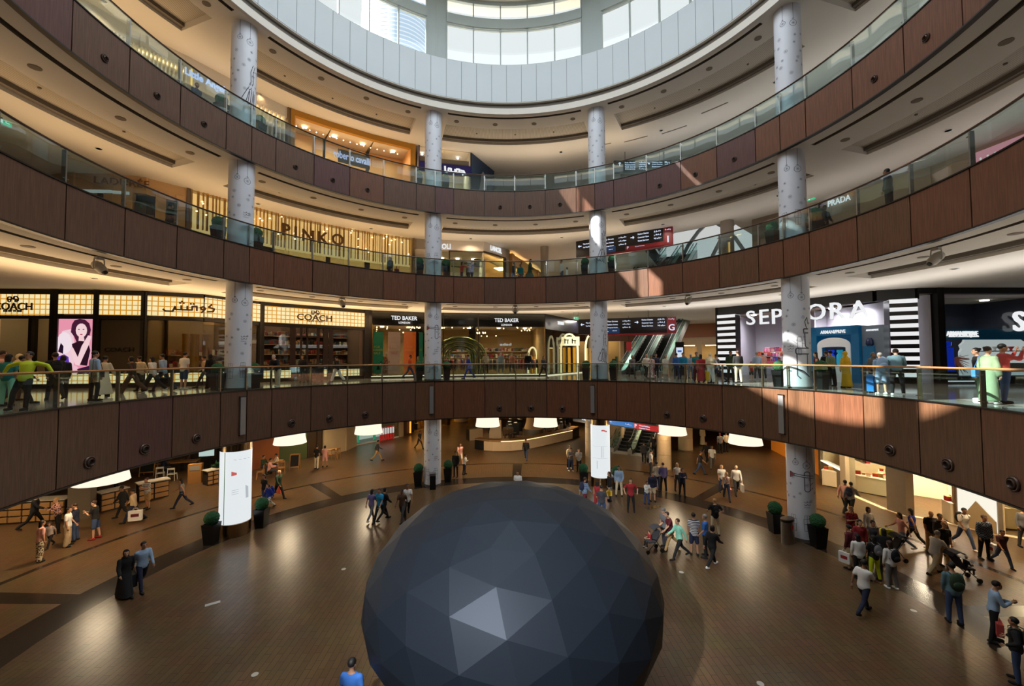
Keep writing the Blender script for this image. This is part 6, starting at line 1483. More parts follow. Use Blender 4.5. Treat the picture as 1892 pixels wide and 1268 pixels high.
POSES = dict(  # lean, (swing, knee, spread) L/R legs, (swing, elbow, out, inward) L/R arms, head pitch/yaw
    stand=(2, (2, 4, -3), (-3, 3, 3), (4, 14, 8, 10), (-2, 16, 8, 10), 0),
    stand2=(0, (0, 2, -6), (6, 14, 7), (10, 30, 12, 20), (2, 10, 10, 5), 10),
    walk=(4, (27, 8, -2), (-22, 24, 2), (-24, 16, 8, 4), (24, 26, 8, 6), 5),
    walk2=(4, (-20, 30, -2), (24, 6, 2), (22, 24, 8, 6), (-22, 14, 8, 4), -10),
    stride=(5, (28, 6, -2), (-24, 26, 2), (-30, 20, 8, 4), (34, 34, 8, 6), 0),
    phone=(6, (3, 4, -4), (-4, 5, 5), (28, 92, 4, 38), (30, 95, 4, 40), -5),
    hips=(0, (0, 3, -6), (3, 5, 7), (-12, 70, 38, 30), (-12, 70, 38, 30), 0),
    rail=(28, (8, 4, -4), (-8, 6, 5), (40, 60, 12, 30), (40, 60, 12, 30), 0),
    back=(-12, (14, 4, -6), (22, 16, 8), (-20, 6, 74, 0), (-20, 6, 74, 0), 20),
    push=(14, (30, 8, -3), (-26, 24, 3), (50, 22, 8, 4), (50, 22, 8, 4), 0),
    sit=(6, (84, 84, -7), (84, 84, 7), (34, 62, 6, 20), (30, 66, 6, 20), 0),
    photo=(-3, (2, 3, -4), (-4, 4, 5), (62, 96, 14, 20), (62, 96, 14, 20), 0),
    point=(2, (2, 3, -4), (-2, 4, 4), (6, 12, 8, 6), (78, 10, 10, 0), 0))
def skel(pose):
    lean, lL, lR, aL, aR, hy = POSES[pose]; J = {}
    hip = Vector((0, 0, .93)); U = Matrix.Rotation(rad(-lean), 3, 'X')
    up = lambda v: hip + U @ (Vector(v) - Vector((0, 0, .93)))
    J['hip'] = hip; J['waist'] = up((0, 0, 1.08)); J['chest'] = up((0, .0, 1.28)); J['shl'] = up((0, -.01, 1.41)); J['neck'] = up((0, .0, 1.49))
    J['head'] = up((0, .025, 1.62)); J['U'] = U; J['hy'] = hy
    for s, nm, L, A in ((-1, 'L', lL, aL), (1, 'R', lR, aR)):
        h = Vector((s*.09, 0, .91)); d = leg_dir(L[0], L[2]); k = h + d*.42
        d2 = leg_dir(L[0] - L[1], L[2]*.5); a = k + d2*.41; J['h'+nm], J['k'+nm], J['a'+nm] = h, k, a
        ft = a + Vector((0, .11, -.045)) if L[0]-L[1] > -25 else a + Vector((0, .07, -.09)); J['t'+nm] = ft
        sh = up((s*.175, 0, 1.405)); J['s'+nm] = sh
        da = U @ Vector((s*sin(rad(A[2])), sin(rad(A[0]))*cos(rad(A[2])), -cos(rad(A[0]))*cos(rad(A[2])))); e = sh + da*.285
        fa = A[0] + A[1]; inn = rad(A[3])
        df = U @ Vector((s*(sin(rad(A[2]))*.6 - sin(inn)), sin(rad(fa))*cos(inn), -cos(rad(fa))*cos(inn))); df.normalize()
        w = e + df*.245; J['e'+nm], J['w'+nm], J['d'+nm] = e, w, df
    low = min(min(J['aL'].z, J['aR'].z) - .075, min(J['tL'].z, J['tR'].z) - .03)
    if pose == 'sit': low = J['hip'].z - .55
    for k, v in J.items():
        if isinstance(v, Vector) and not k.startswith('d'): v.z -= low
    return J
def remesh(mb, vox, name, smooth=3):
    o = mb.build(name, [], None); md = o.modifiers.new('r', 'REMESH'); md.mode = 'VOXEL'; md.voxel_size = vox
    if smooth: sm = o.modifiers.new('s', 'SMOOTH'); sm.factor = .5; sm.iterations = smooth
    dg = bpy.context.evaluated_depsgraph_get(); ev = o.evaluated_get(dg); me = bpy.data.meshes.new_from_object(ev)
    old = o.data; bpy.data.objects.remove(o); bpy.data.meshes.remove(old)
    me.polygons.foreach_set('use_smooth', [True]*len(me.polygons)); me.name = name
    return me
_C = {}
def torso(m, J, g=0.0, female=False, zlow=None):
    U = J['U']; ax = U @ Vector((0, 0, 1)); n = 16
    pr = [('hip', -.10, .13, .10), ('hip', 0, .165, .115), ('waist', -.03, .145, .10), ('waist', .06, .14, .10), ('chest', -.04, .16, .112), ('chest', .06, .172, .11), ('shl', 0, .165, .085), ('shl', .055, .09, .065)]
    if female: pr = [(a, b, c*(.9 if 'waist' == a else (.9 if a in ('chest', 'shl') else 1.02)), d*(1.08 if a == 'chest' else .95)) for a, b, c, d in pr]
    m.grid([ring_pts(J[a] + ax*b, c + g, d + g, ax, n) for a, b, c, d in pr])
def bodymesh(pose):
    k = ('body', pose)
    if k in _C: return _C[k]
    J = skel(pose); m = MB(); torso(m, J); U = J['U']
    limb(m, [J['shl'] + U @ Vector((0, 0, .02)), J['neck'] + U @ Vector((0, .005, .05))], [.056, .05])
    h = J['head']; Q = Matrix.Rotation(rad(-J['hy']), 3, 'Z')
    m.ell(h + Vector((0, -.005, .02)), (.077, .095, .105), 14); m.ell(h + Q @ Vector((0, .03, -.05)), (.056, .062, .068), 12)
    m.ell(h + Q @ Vector((0, .093, -.012)), (.013, .02, .024), 8)
    for s in (-1, 1): m.ell(h + Q @ Vector((s*.08, -.005, -.005)), (.012, .02, .03), 8)
    for n_ in 'LR':
        limb(m, [J['h'+n_], (J['h'+n_] + J['k'+n_])/2, J['k'+n_]], [.088, .075, .054]); limb(m, [J['k'+n_], J['k'+n_]*.65 + J['a'+n_]*.35, J['a'+n_]], [.052, .054, .036])
        limb(m, [J['a'+n_] + Vector((0, -.035, -.03)), J['t'+n_] + Vector((0, .04, 0))], [.036, .032])
        limb(m, [J['s'+n_], (J['s'+n_] + J['e'+n_])/2, J['e'+n_]], [.052, .046, .036]); limb(m, [J['e'+n_], J['e'+n_]*.7 + J['w'+n_]*.3, J['w'+n_]], [.036, .037, .025])
    me = remesh(m, .021, 'body_' + pose, 3)
    # hands with palm, four fingers and thumb, and the face features
    x = MB()
    for s, n_ in ((-1, 'L'), (1, 'R')):
        w, d = J['w'+n_], J['d'+n_]; side = Vector((0, 1, 0)) - d*d.y
        if side.length < .3: side = Vector((0, 0, 1)) - d*d.z
        side.normalize(); nrm = d.cross(side)
        x.tube([w - d*.02, w + d*.05, w + d*.095], [.024, .036, .036], 8, ry=.015)
        for q, ln in enumerate((.062, .072, .068, .052)):
            b = w + d*.09 + side*(.027 - .018*q); c_ = nrm*(-s)*.012
            x.tube([b, b + d*ln*.5 + c_*.5, b + d*ln*.8 + c_*2, b + d*ln*.9 + c_*3], [.0095, .009, .0085, .006], 5)
        b = w + d*.035 + side*.026; x.tube([b, b + side*.026 + d*.022, b + side*.034 + d*.05], [.012, .011, .008], 5)
    nb = len(x.f)
    for s in (-1, 1):
        x.ell(h + Q @ Vector((s*.031, .083, .012)), (.013, .008, .008), 8); x.ell(h + Q @ Vector((s*.031, .084, .03)), (.018, .006, .004), 6)
    ne = len(x.f); x.ell(h + Q @ Vector((0, .087, -.055)), (.022, .008, .007), 8)
    bm = bmesh.new(); bm.from_mesh(me); vs = [bm.verts.new(v) for v in x.v]
    for i, f in enumerate(x.f):
        try: fa = bm.faces.new([vs[j] for j in f])
        except ValueError: continue
        fa.smooth = True; fa.material_index = 0 if i < nb else (1 if i < ne else 2)
    bm.to_mesh(me); bm.free()
    for _ in range(3): me.materials.append(None)
    _C[k] = me; return me
def gar(kind, pose):
    k = (kind, pose)
    if k in _C: return _C[k]
    J = skel(pose); m = MB(); U = J['U']; ax = U @ Vector((0, 0, 1)); g = .017; vox = .022
    mid = lambda a, b, t: a*(1-t) + b*t
    if kind in ('tee', 'longtop', 'tank', 'jacket', 'longdress', 'abaya', 'tunic'):
        if kind == 'jacket': g = .03
        torso(m, J, g, kind in ('tank', 'tunic'))
        for n_ in 'LR':
            s, e, w = J['s'+n_], J['e'+n_], J['w'+n_]
            if kind == 'tank': limb(m, [s, mid(s, e, .12)], [.055, .05])
            elif kind in ('tee', 'tunic'): limb(m, [s, mid(s, e, .4), mid(s, e, .72)], [.066, .062, .06])
            else: 
                q = .012 if kind in ('abaya', 'longdress') else 0
                limb(m, [s, mid(s, e, .5), e], [.062+g*.4, .058+g*.4, .049+g*.4+q]); limb(m, [e, mid(e, w, .5), mid(e, w, .97)], [.049+g*.4+q, .045+g*.3+q, .036+g*.3+q*2])
        if kind in ('abaya', 'longdress', 'tunic'):
            zb = {'abaya': .05, 'longdress': .1, 'tunic': .68}[kind]; H = J['hip']; fx = (J['aL'] + J['aR'])/2
            sp = abs(J['aL'].y - J['aR'].y)/2; rg = []
            for t in (0, .2, .4, .6, .8, 1):
                z = H.z*(1-t) + zb*t; c = Vector((0, H.y*(1-t) + fx.y*t*((H.z-zb)/H.z), z)); rg.append(ring_pts(c, .18+.06*t, .13+.06*t+sp*t*((H.z-zb)/H.z)*.9, Vector((0, 0, 1)), 20))
            m.grid(rg)
    elif kind in ('trousers', 'shorts', 'loose'):
        m.grid([ring_pts(J[a] + ax*b, c + .012, d + .012, ax, 16) for a, b, c, d in (('hip', -.1, .14, .1), ('hip', 0, .168, .118), ('waist', -.03, .148, .105))])
        for n_ in 'LR':
            h, kn, a = J['h'+n_], J['k'+n_], J['a'+n_]; w = .03 if kind == 'loose' else .0
            if kind == 'shorts': limb(m, [h, mid(h, kn, .5), mid(h, kn, .92)], [.098, .092, .088])
            else: limb(m, [h, mid(h, kn, .5), kn], [.098, .086+w*.5, .067+w]); limb(m, [kn, mid(kn, a, .5), mid(kn, a, 1.0)], [.067+w, .062+w, .053+w])
    elif kind == 'skirt':
        H = J['hip']; rg = [ring_pts(J['waist'] - ax*.03, .155, .115, ax, 18), ring_pts(H, .18, .13, Vector((0, 0, 1)), 18), ring_pts(H + Vector((0, 0, -.28)), .2, .17, Vector((0, 0, 1)), 18), ring_pts(H + Vector((0, 0, -.5)), .21, .2, Vector((0, 0, 1)), 18)]
        m.grid(rg)
    elif kind.startswith('hair') or kind in ('hijab', 'cap', 'bald'):
        h = J['head']; Q = Matrix.Rotation(rad(-J['hy']), 3, 'Z'); vox = .016
        if kind == 'hijab':
            m.ell(h + Vector((0, -.02, .02)), (.097, .11, .125), 14); m.ell(h + Q @ Vector((0, -.01, -.1)), (.085, .085, .09), 12); m.grid([ring_pts(J['neck'] + Vector((0, -.01, .02)), .09, .09, ax, 14), ring_pts(J['shl'] - ax*.04, .19, .125, ax, 14), ring_pts(J['shl'] - ax*.16, .2, .14, ax, 14)])
        else:
            m.ell(h + Q @ Vector((0, -.018, .042)), (.089, .1, .095), 14)
            if kind == 'hair_long': m.ell(h + Q @ Vector((0, -.065, -.06)), (.088, .05, .17), 14); m.ell(h + Q @ Vector((0, -.08, -.17)), (.08, .04, .15), 12)
            if kind == 'hair_bob': m.ell(h + Q @ Vector((0, -.03, -.02)), (.1, .085, .1), 14)
            if kind == 'hair_bun': m.ell(h + Q @ Vector((0, -.1, .08)), (.045, .045, .045), 10)
            if kind == 'cap': m.ell(h + Q @ Vector((0, .09, .07)), (.07, .06, .016), 12)
    elif kind == 'shoe':
        pass
    me = remesh(m, vox, kind + '_' + pose, 2)
    if kind == 'hijab' or kind.startswith('hair') or kind == 'cap':
        # keep the face free: push away everything in front of the face plane
        J2 = J; h = J['head']; Q = Matrix.Rotation(rad(-J['hy']), 3, 'Z'); fwd = Q @ Vector((0, 1, 0)); bm = bmesh.new(); bm.from_mesh(me)
        dead = [v for v in bm.verts if (v.co - h).dot(fwd) > (.045 if kind != 'cap' else .12) and -.125 < (v.co - h).z < (.062 if kind != 'hijab' else .075) and abs((v.co - h).dot(Q @ Vector((1, 0, 0)))) < .075]
        bmesh.ops.delete(bm, geom=dead, context='VERTS'); bm.to_mesh(me); bm.free()
    me.materials.append(None); _C[k] = me; return me
def shoemesh(pose, n_):
    k = ('shoe', pose, n_)
    if k in _C: return _C[k]
    J = skel(pose); m = MB(); a, t = J['a'+n_], J['t'+n_]; limb(m, [a + Vector((0, -.04, -.035)), (a+t)/2 + Vector((0, .02, -.02)), t + Vector((0, .055, 0))], [.045, .044, .036], 10)
    limb(m, [a + Vector((0, -.01, .0)), a + Vector((0, 0, -.04))], [.044, .046])
    me = m.build('shoe', [], None).data
    for o in [o for o in bpy.data.objects if o.data == me]: bpy.data.objects.remove(o)
    me.polygons.foreach_set('use_smooth', [True]*len(me.polygons)); me.materials.append(None); _C[k] = me; return me
SKINS = [mat('skin_%d' % i, c, .55) for i, c in enumerate(((206, 160, 130), (176, 128, 98), (142, 98, 72), (96, 64, 46)))]
EYE = mat('eye_dark', (24, 16, 14), .4); LIP = mat('lip', (150, 84, 76), .5)
HAIRC = dict(k=mat('hair_black', (16, 13, 12), .6), b=mat('hair_brown', (56, 36, 24), .6), y=mat('hair_blond', (176, 136, 84), .6), g=mat('hair_grey', (150, 146, 140), .6))
CC = dict(blk=(18, 18, 20), wht=(222, 220, 216), gry=(110, 110, 112), dgy=(58, 58, 62), nvy=(28, 34, 60), blu=(54, 110, 190), lbl=(150, 176, 206), sky=(28, 140, 190), den=(56, 74, 110), ldn=(104, 128, 160), red=(164, 30, 36), mar=(92, 24, 36), pnk=(220, 160, 150), crm=(216, 200, 168), bei=(190, 166, 130), kha=(168, 134, 84), brn=(84, 58, 40), grn=(190, 210, 40), dgn=(42, 62, 40), mnt=(140, 210, 184), tea=(20, 120, 120), lim=(206, 220, 20), yel=(222, 176, 30), org=(196, 80, 40), pur=(110, 100, 150), sge=(112, 134, 104), rst=(176, 66, 60), steel=(90, 120, 130), coral=(230, 110, 90), rbl=(24, 50, 150))
def cl(c): return mat('cloth_' + c, CC[c], .85, var=.08, bs=14)
def cl2(c, d, kind):
    key = 'cloth_%s_%s_%s' % (c, d, kind)
    if key in _M: return _M[key]
    m = bpy.data.materials.new(key); m.use_nodes = True; nt = m.node_tree; b = nt.nodes['Principled BSDF']; tc = nt.nodes.new('ShaderNodeTexCoord')
    if kind == 'stripe': w = nt.nodes.new('ShaderNodeTexWave'); w.bands_direction = 'Z'; w.inputs['Scale'].default_value = 5; out = w.outputs['Fac']
    elif kind == 'check': w = nt.nodes.new('ShaderNodeTexChecker'); w.inputs['Scale'].default_value = 22; out = w.outputs['Fac']
    else: w = nt.nodes.new('ShaderNodeTexVoronoi'); w.inputs['Scale'].default_value = 16; out = w.outputs['Distance']
    r = nt.nodes.new('ShaderNodeValToRGB'); r.color_ramp.interpolation = 'CONSTANT'; r.color_ramp.elements[1].position = .45; r.color_ramp.elements[0].color = S(*CC[c]); r.color_ramp.elements[1].color = S(*CC[d])
    nt.links.new(tc.outputs['Object'], w.inputs['Vector']); nt.links.new(out, r.inputs[0]); nt.links.new(r.outputs[0], b.inputs['Base Color']); b.inputs['Roughness'].default_value = .85
    _M[key] = m; return m
def cm(c):
    if '/' in c: a, b, k = c.split('/'); return cl2(a, b, k)
    return cl(c)
def inst(name, me, mats, parent):
    o = bpy.data.objects.new(name, me); COL.objects.link(o); o.parent = parent
    for i, m_ in enumerate(mats): o.material_slots[i].link = 'OBJECT'; o.material_slots[i].material = m_
    return o
TOPN = dict(tee='tshirt', longtop='shirt', tank='tank_top', jacket='jacket', longdress='dress', abaya='robe', tunic='tunic')
def person(P, face, pose, top, bottom, hair, label, h=1.72, skin=0, shoe='blk', cat='person', group=None, foot=None):
    """face: direction the person looks, degrees clockwise from straight away; top/bottom/hair: 'kind:colour'"""
    t = thing('person', label, cat, P, -rad(face), group); s = h / 1.74; t.scale = (s, s, s)
    inst('body', bodymesh(pose), [SKINS[skin], EYE, LIP], t)
    k, c = top.split(':'); inst(TOPN[k], gar(k, pose), [cm(c)], t)
    if not bottom and k in ('abaya', 'longdress'): inst('trousers', gar('trousers', pose), [cm('blk' if 'blk' in c else c.split('/')[0])], t)
    if bottom: k, c = bottom.split(':'); inst('trousers' if k != 'skirt' and k != 'shorts' else k, gar(k, pose), [cm(c)], t)
    if hair and hair != 'bald':
        k, c = hair.split(':'); inst('headscarf' if k == 'hijab' else ('cap' if k == 'cap' else 'hair'), gar(k, pose), [HAIRC.get(c) or cm(c)], t)
    for n_ in 'LR': inst('shoe', shoemesh(pose, n_), [cl(shoe)], t)
    return t
def wristpos(t, pose, n_, h):
    J = skel(pose); w = J['w'+n_] + J['d'+n_]*.1; s = t.scale[0]
    return Vector(t.location) + Matrix.Rotation(t.rotation_euler.z, 3, 'Z') @ (w * s)
def bag(t, pose, n_, label, c, size=(.34, .12, .36), cat='bag', name='shopping_bag', art=None):
    W = wristpos(t, pose, n_, 1); b = thing(name, label, cat, (W.x, W.y, W.z - .02), t.rotation_euler.z + pi/2)
    w, d, hh = size; m = MB(); z0 = -.1 - hh
    m.grid([[Vector((sx*w/2*k, sy*d/2*k, z)) for sx, sy in ((-1,-1),(1,-1),(1,1),(-1,1))] for z, k in ((z0, .94), (z0+.01, 1), (-.1, 1))]); bb = m.build('bag_body', cm(c), b, world=False)
    for sy in (-1, 1): m = MB(); m.tube([(-w*.22, sy*d*.4, -.1), (-w*.12, sy*d*.15, .01), (w*.12, sy*d*.15, .01), (w*.22, sy*d*.4, -.1)], .006, 5); m.build('handle', cm(c), b, world=False)
    if art: m = MB(); m.box((0, -d/2 - .004, z0 + hh*.55), (w*.6, .004, hh*.3)); m.box((0, d/2 + .004, z0 + hh*.55), (w*.6, .004, hh*.3)); m.build('print', cm(art), bb, world=False)
    return b
def backpack(t, pose, label, c, s=1.0):
    J = skel(pose); k = t.scale[0]; R = Matrix.Rotation(t.rotation_euler.z, 3, 'Z'); Q = Vector(t.location) + R @ ((J['chest'] + J['U'] @ Vector((0, -.21, .0))) * k)
    b = thing('backpack', label, 'backpack', Q, t.rotation_euler.z); m = MB(); m.ell((0, 0, -.02), (.15*s, .085*s, .22*s), 14); pk = m.build('pack', cm(c), b, world=False, smooth=True)
    m = MB(); m.ell((0, -.07*s, -.09), (.11*s, .05*s, .1*s), 12); m.build('pocket', cm(c), pk, world=False, smooth=True)
    for sx in (-.1, .1): m = MB(); m.tube([(sx, .04, .16), (sx*1.1, .18, .2), (sx*1.2, .31, .12), (sx*1.2, .3, -.05), (sx*1.1, .1, -.16)], .013, 5); m.build('strap', cm(c), b, world=False)
    return b
def shoulder_bag(t, pose, label, c, side=1):
    J = skel(pose); k = t.scale[0]; R = Matrix.Rotation(t.rotation_euler.z, 3, 'Z'); Q = Vector(t.location) + R @ ((J['hip'] + Vector((side*.24, -.02, .02))) * k)
    b = thing('shoulder_bag', label, 'bag', Q, t.rotation_euler.z); m = MB(); m.box((0, 0, 0), (.1, .34, .26)); m.build('bag_body', cm(c), b, world=False)
    m = MB(); m.tube([(0, .14, .12), (-side*.1, .1, .5), (-side*.1, -.08, .5), (0, -.14, .12)], .01, 5); m.build('strap', cm(c), b, world=False)
F = lambda x, y: at(x, y, ZL)
def G(x, R, z=ZG):
    P = onR(x, R, z + .9); P.z = z; return P
LP = [  # ground floor
 ((230, 1102), 125, 'walk', 'abaya:blk', None, 'hijab:blk', 'person in a long black robe and headscarf walking beside the blue-shirted man', 1.66, 0),
 ((262, 1090), 120, 'walk2', 'longtop:lbl', 'trousers:nvy', 'hair_s:k', 'person in pale blue shirt and dark trousers carrying a black bag, lower left', 1.76, 1),
 ((73, 1038), 20, 'stand', 'tee:pnk', 'loose:brn/crm/spot', 'hair_long:k', 'person in pink top and patterned wide trousers seen from behind, lower left', 1.64, 1),
 ((92, 1012), 170, 'walk', 'tee:mar/wht/check', 'trousers:blk', 'hair_bob:b', 'small child in a checked dark red top, lower left', 1.15, 1),
 ((62, 978), 60, 'stride', 'jacket:blk', 'trousers:blk', 'hair_s:k', 'person in an all black suit striding at the far left edge', 1.78, 1),
 ((106, 985), 200, 'phone', 'longtop:blk/pnk/spot', 'trousers:blk', 'hair_bun:y', 'blond person in a dark floral top beside the grey pier', 1.68, 0),
 ((124, 1010), 60, 'stand2', 'tee:wht', 'loose:bei', 'hair_s:k', 'person in white T-shirt and beige striped trousers, lower left group', 1.7, 1),
 ((138, 1000), 240, 'stand', 'jacket:nvy', 'trousers:den', 'hair_s:b', 'person in dark jacket and jeans behind the white T-shirt, lower left', 1.7, 0),
 ((176, 996), 250, 'phone', 'tee:blk', 'shorts:den', 'hair_s:b', 'person in black T-shirt, blue shorts and red shoes holding food', 1.76, 0),
 ((246, 965), 250, 'walk', 'longtop:bei', 'trousers:nvy', 'hair_s:k', 'person in a beige coat carrying a big white bag', 1.76, 2),
 ((226, 958), 250, 'walk2', 'jacket:blk', 'trousers:blk', 'hair_s:k', 'person in black just behind the beige coat, left', 1.72, 2),
 ((272, 941), 190, 'phone', 'tee:dgy/wht/stripe', 'shorts:kha', 'hair_s:b', 'person in grey printed T-shirt and khaki shorts at the crate counter', 1.74, 1),
 ((336, 938), 250, 'stride', 'tank:gry', 'trousers:nvy', 'hair_long:k', 'person in grey tank top striding left of the glowing drum column', 1.66, 1),
 ((488, 932), 200, 'stand', 'tee:blk', 'trousers:den', 'hair_long:k', 'person in black top and jeans behind the blue bag, right of the drum column', 1.68, 1),
 ((497, 942), 210, 'walk', 'longtop:rbl', 'trousers:den/wht/spot', 'hair_bob:b', 'child-sized person with bright blue jacket and patterned trousers', 1.45, 0),
 ((514, 922), 110, 'walk', 'jacket:dgn', 'trousers:blk', 'bald', 'bald person in dark green jacket holding a pink bag', 1.74, 0),
 ((585, 867), 10, 'stand', 'tee:blk', 'trousers:crm', 'hair_s:k', 'person in black T-shirt and cream trousers standing by the cafe', 1.78, 1),
 ((600, 863), 350, 'stand2', 'tee:pnk', 'shorts:pnk', 'hair_bob:k', 'person in pale pink beside the black T-shirt at the cafe', 1.62, 1),
 ((697, 852), 75, 'stride', 'longtop:dgy', 'trousers:kha', 'hair_s:k', 'person in grey jacket and khaki trousers walking past the bright pharmacy', 1.74, 1),
 ((775, 830), 120, 'walk', 'tee:dgy', 'trousers:dgy', 'hair_s:b', 'dim figure in grey walking behind the column left of centre', 1.74, 1),
 ((686, 962), 20, 'walk', 'tee:pur', 'trousers:gry', 'hair_long:k', 'person with long black hair and grey leggings, left of the dome', 1.62, 1),
 ((702, 964), 200, 'walk2', 'tee:sky', 'trousers:blk', 'hair_s:b', 'person in bright blue T-shirt left of the dome', 1.72, 1),
 ((709, 962), 40, 'walk', 'jacket:blk', 'trousers:blk', 'hair_bob:k', 'person in black right behind the bright blue T-shirt', 1.7, 1),
 ((752, 956), 160, 'walk2', 'tee:wht', 'trousers:blk', 'hair_s:k', 'person in white shirt walking at the upper left of the dome', 1.78, 2),
 ((743, 963), 190, 'walk', 'tee:brn', 'trousers:dgy', 'hair_s:k', 'person in dark brown walking in front of the white shirt near the dome', 1.68, 3),
 ((842, 882), 190, 'stand', 'jacket:blk', 'trousers:blk', 'hair_s:k', 'person in black standing right of the column with the black bin', 1.78, 2),
 ((850, 858), 160, 'stride', 'tee:pnk', 'shorts:crm', 'hair_bob:b', 'person in pale pink walking behind the black-clad figure', 1.7, 0),
 ((858, 877), 100, 'phone', 'longtop:wht', 'trousers:nvy', 'hair_s:k', 'boy in white long sleeves and navy trousers near the column', 1.42, 1),
 ((972, 850), 190, 'walk', 'jacket:blk', 'trousers:den', 'hair_s:k', 'person in black jacket and jeans in front of the round coffee bar', 1.74, 2),
 ((1055, 871), 170, 'phone', 'tee:gry', 'trousers:den', 'hair_s:b', 'person in grey T-shirt and white shoes left of the lightbox', 1.7, 1),
 ((1070, 873), 200, 'phone', 'longtop:dgy/wht/check', 'trousers:blk', 'hair_s:b', 'person in checked shirt left of the lightbox', 1.72, 0),
 ((1052, 866), 150, 'stand', 'longtop:crm', 'trousers:blk', 'hair_s:k', 'person half hidden behind the grey T-shirt, left of the lightbox', 1.72, 1),
 ((1080, 938), 60, 'walk', 'jacket:nvy/lbl/stripe', 'shorts:mar', 'hair_s:b', 'person in striped hooded top with backpack at the edge of the dome', 1.7, 1),
 ((1104, 946), 20, 'stand', 'tank:red', 'shorts:red', 'hair_long:k', 'person in red seen from behind below the lightbox', 1.6, 1),
 ((1112, 962), 10, 'stand2', 'tee:dgy', 'trousers:den', 'hair_s:k', 'person in charcoal T-shirt seen from behind at the dome edge', 1.76, 1),
 ((1127, 926), 260, 'stand', 'jacket:blk', 'trousers:gry', 'hair_long:b', 'person with long brown hair and yellow bag below the lightbox', 1.66, 0),
 ((1144, 917), 190, 'stand2', 'longtop:lbl', 'trousers:crm', 'hair_s:k', 'person in light blue shirt and cream trousers with a coat over the arm', 1.78, 1),
 ((1166, 946), 190, 'hips', 'tee:red', 'trousers:blk', 'hair_s:b', 'person in bright red polo shirt right of the lightbox', 1.76, 0),
 ((1195, 932), 170, 'phone', 'longtop:wht', 'trousers:den', 'hair_s:k', 'boy in white top right of the red polo shirt', 1.3, 1),
 ((1206, 927), 180, 'stand', 'jacket:nvy', 'shorts:crm', 'hair_s:b', 'person in denim jacket and pale shorts', 1.68, 0),
 ((1214, 906), 350, 'stand', 'tee:crm', 'trousers:den', 'hair_s:k', 'person in cream shirt with back turned left of the purple shirt', 1.74, 1),
 ((1226, 908), 5, 'stand2', 'longtop:pur', 'trousers:blk', 'hair_s:b', 'person in purple shirt with back turned by the cream pillar', 1.74, 0),
 ((1203, 878), 90, 'stand', 'tee:wht', 'trousers:dgy', 'hair_s:k', 'person in white T-shirt with a shoulder bag left of the cream pillar', 1.74, 1),
 ((1190, 856), 20, 'walk', 'jacket:dgy', 'trousers:blk', 'hair_s:k', 'dark figure with pale shoes walking to the escalator', 1.72, 1),
 ((1208, 845), 350, 'stand', 'tee:dgy', 'trousers:blk', 'hair_s:b', 'dark figure with a grey cap of hair at the escalator foot', 1.8, 0),
 ((1215, 840), 10, 'stand2', 'jacket:brn', 'trousers:blk', 'hair_s:k', 'dark brown figure on the right at the escalator foot', 1.75, 1),
 ((1252, 908), 185, 'stand', 'tank:wht', 'trousers:dgy', 'hair_long:y', 'blond person in white top right of the cream pillar', 1.72, 0),
 ((1261, 917), 180, 'phone', 'jacket:nvy', 'trousers:blk', 'hair_bob:b', 'person in navy jacket in front of the blond one', 1.66, 0),
 ((1294, 878), 100, 'walk', 'tee:blk', 'trousers:den', 'hair_s:b', 'person in black T-shirt and jeans walking right of the pillars', 1.76, 1),
 ((1316, 866), 200, 'walk2', 'tee:wht', 'trousers:gry', 'hair_s:k', 'person in white printed T-shirt walking, rear right floor', 1.76, 1),
 ((1306, 856), 230, 'walk', 'longtop:blk', 'trousers:blk', 'hair_s:k', 'person in black beside the white printed T-shirt', 1.74, 1),
 ((1298, 823), 180, 'stand', 'abaya:crm', None, 'hair_s:k', 'figure in a long cream robe near the right lampshades', 1.76, 1),
 ((1331, 838), 5, 'stand', 'tee:gry', 'trousers:blk', 'cap:red', 'person with red cap and grey shirt, back turned', 1.74, 1),
 ((1342, 836), 355, 'stand2', 'longtop:crm', 'trousers:blk', 'hair_s:k', 'person in cream shirt next to the red cap, back turned', 1.74, 1),
 ((1366, 818), 180, 'stand', 'jacket:blk', 'trousers:blk', 'hair_s:k', 'dark legs and coat just below the right lampshade', 1.7, 1),
 ((1334, 910), 190, 'stand', 'tee:wht', 'trousers:den', 'hair_bob:y', 'blond person in white T-shirt beside the bald man', 1.66, 0),
 ((1343, 924), 200, 'walk', 'tank:rst/wht/spot', 'trousers:den', 'hair_s:y', 'person in red spotted sleeveless top and jeans', 1.66, 0),
 ((1361, 914), 195, 'walk2', 'longtop:wht', 'trousers:dgy', 'bald', 'bald person in white shirt carrying a white bag', 1.8, 0),
 ((1322, 990), 10, 'hips', 'tee:blk', 'trousers:crm', 'hair_s:y', 'person in black top and cream cropped trousers, back turned', 1.68, 0),
 ((1228, 1012), 250, 'stand', 'tee:gry', 'trousers:dgy', 'cap:gry', 'older person in flat cap behind the stroller', 1.68, 0),
 ((1240, 1016), 255, 'push', 'tee:mar', 'trousers:kha', 'hair_s:b', 'person in dark red T-shirt pushing the stroller right of the dome', 1.72, 0),
 ((1256, 1032), 260, 'stride', 'longtop:mnt', 'trousers:blk', 'hair_s:b', 'person in mint cardigan and black trousers right of the dome', 1.68, 0),
 ((1283, 1026), 10, 'stand', 'tee:nvy/wht/stripe', 'shorts:nvy', 'hair_s:k', 'person in blue and white striped shirt and navy shorts', 1.72, 1),
 ((1304, 1030), 300, 'stand2', 'tee:blu', 'trousers:blk', 'hair_s:g', 'white haired person in bright blue shirt', 1.74, 0),
 ((1316, 1048), 60, 'stride', 'jacket:blk', 'trousers:blk', 'hair_bob:k', 'person in black tracksuit and white shoes right of the dome', 1.66, 1),
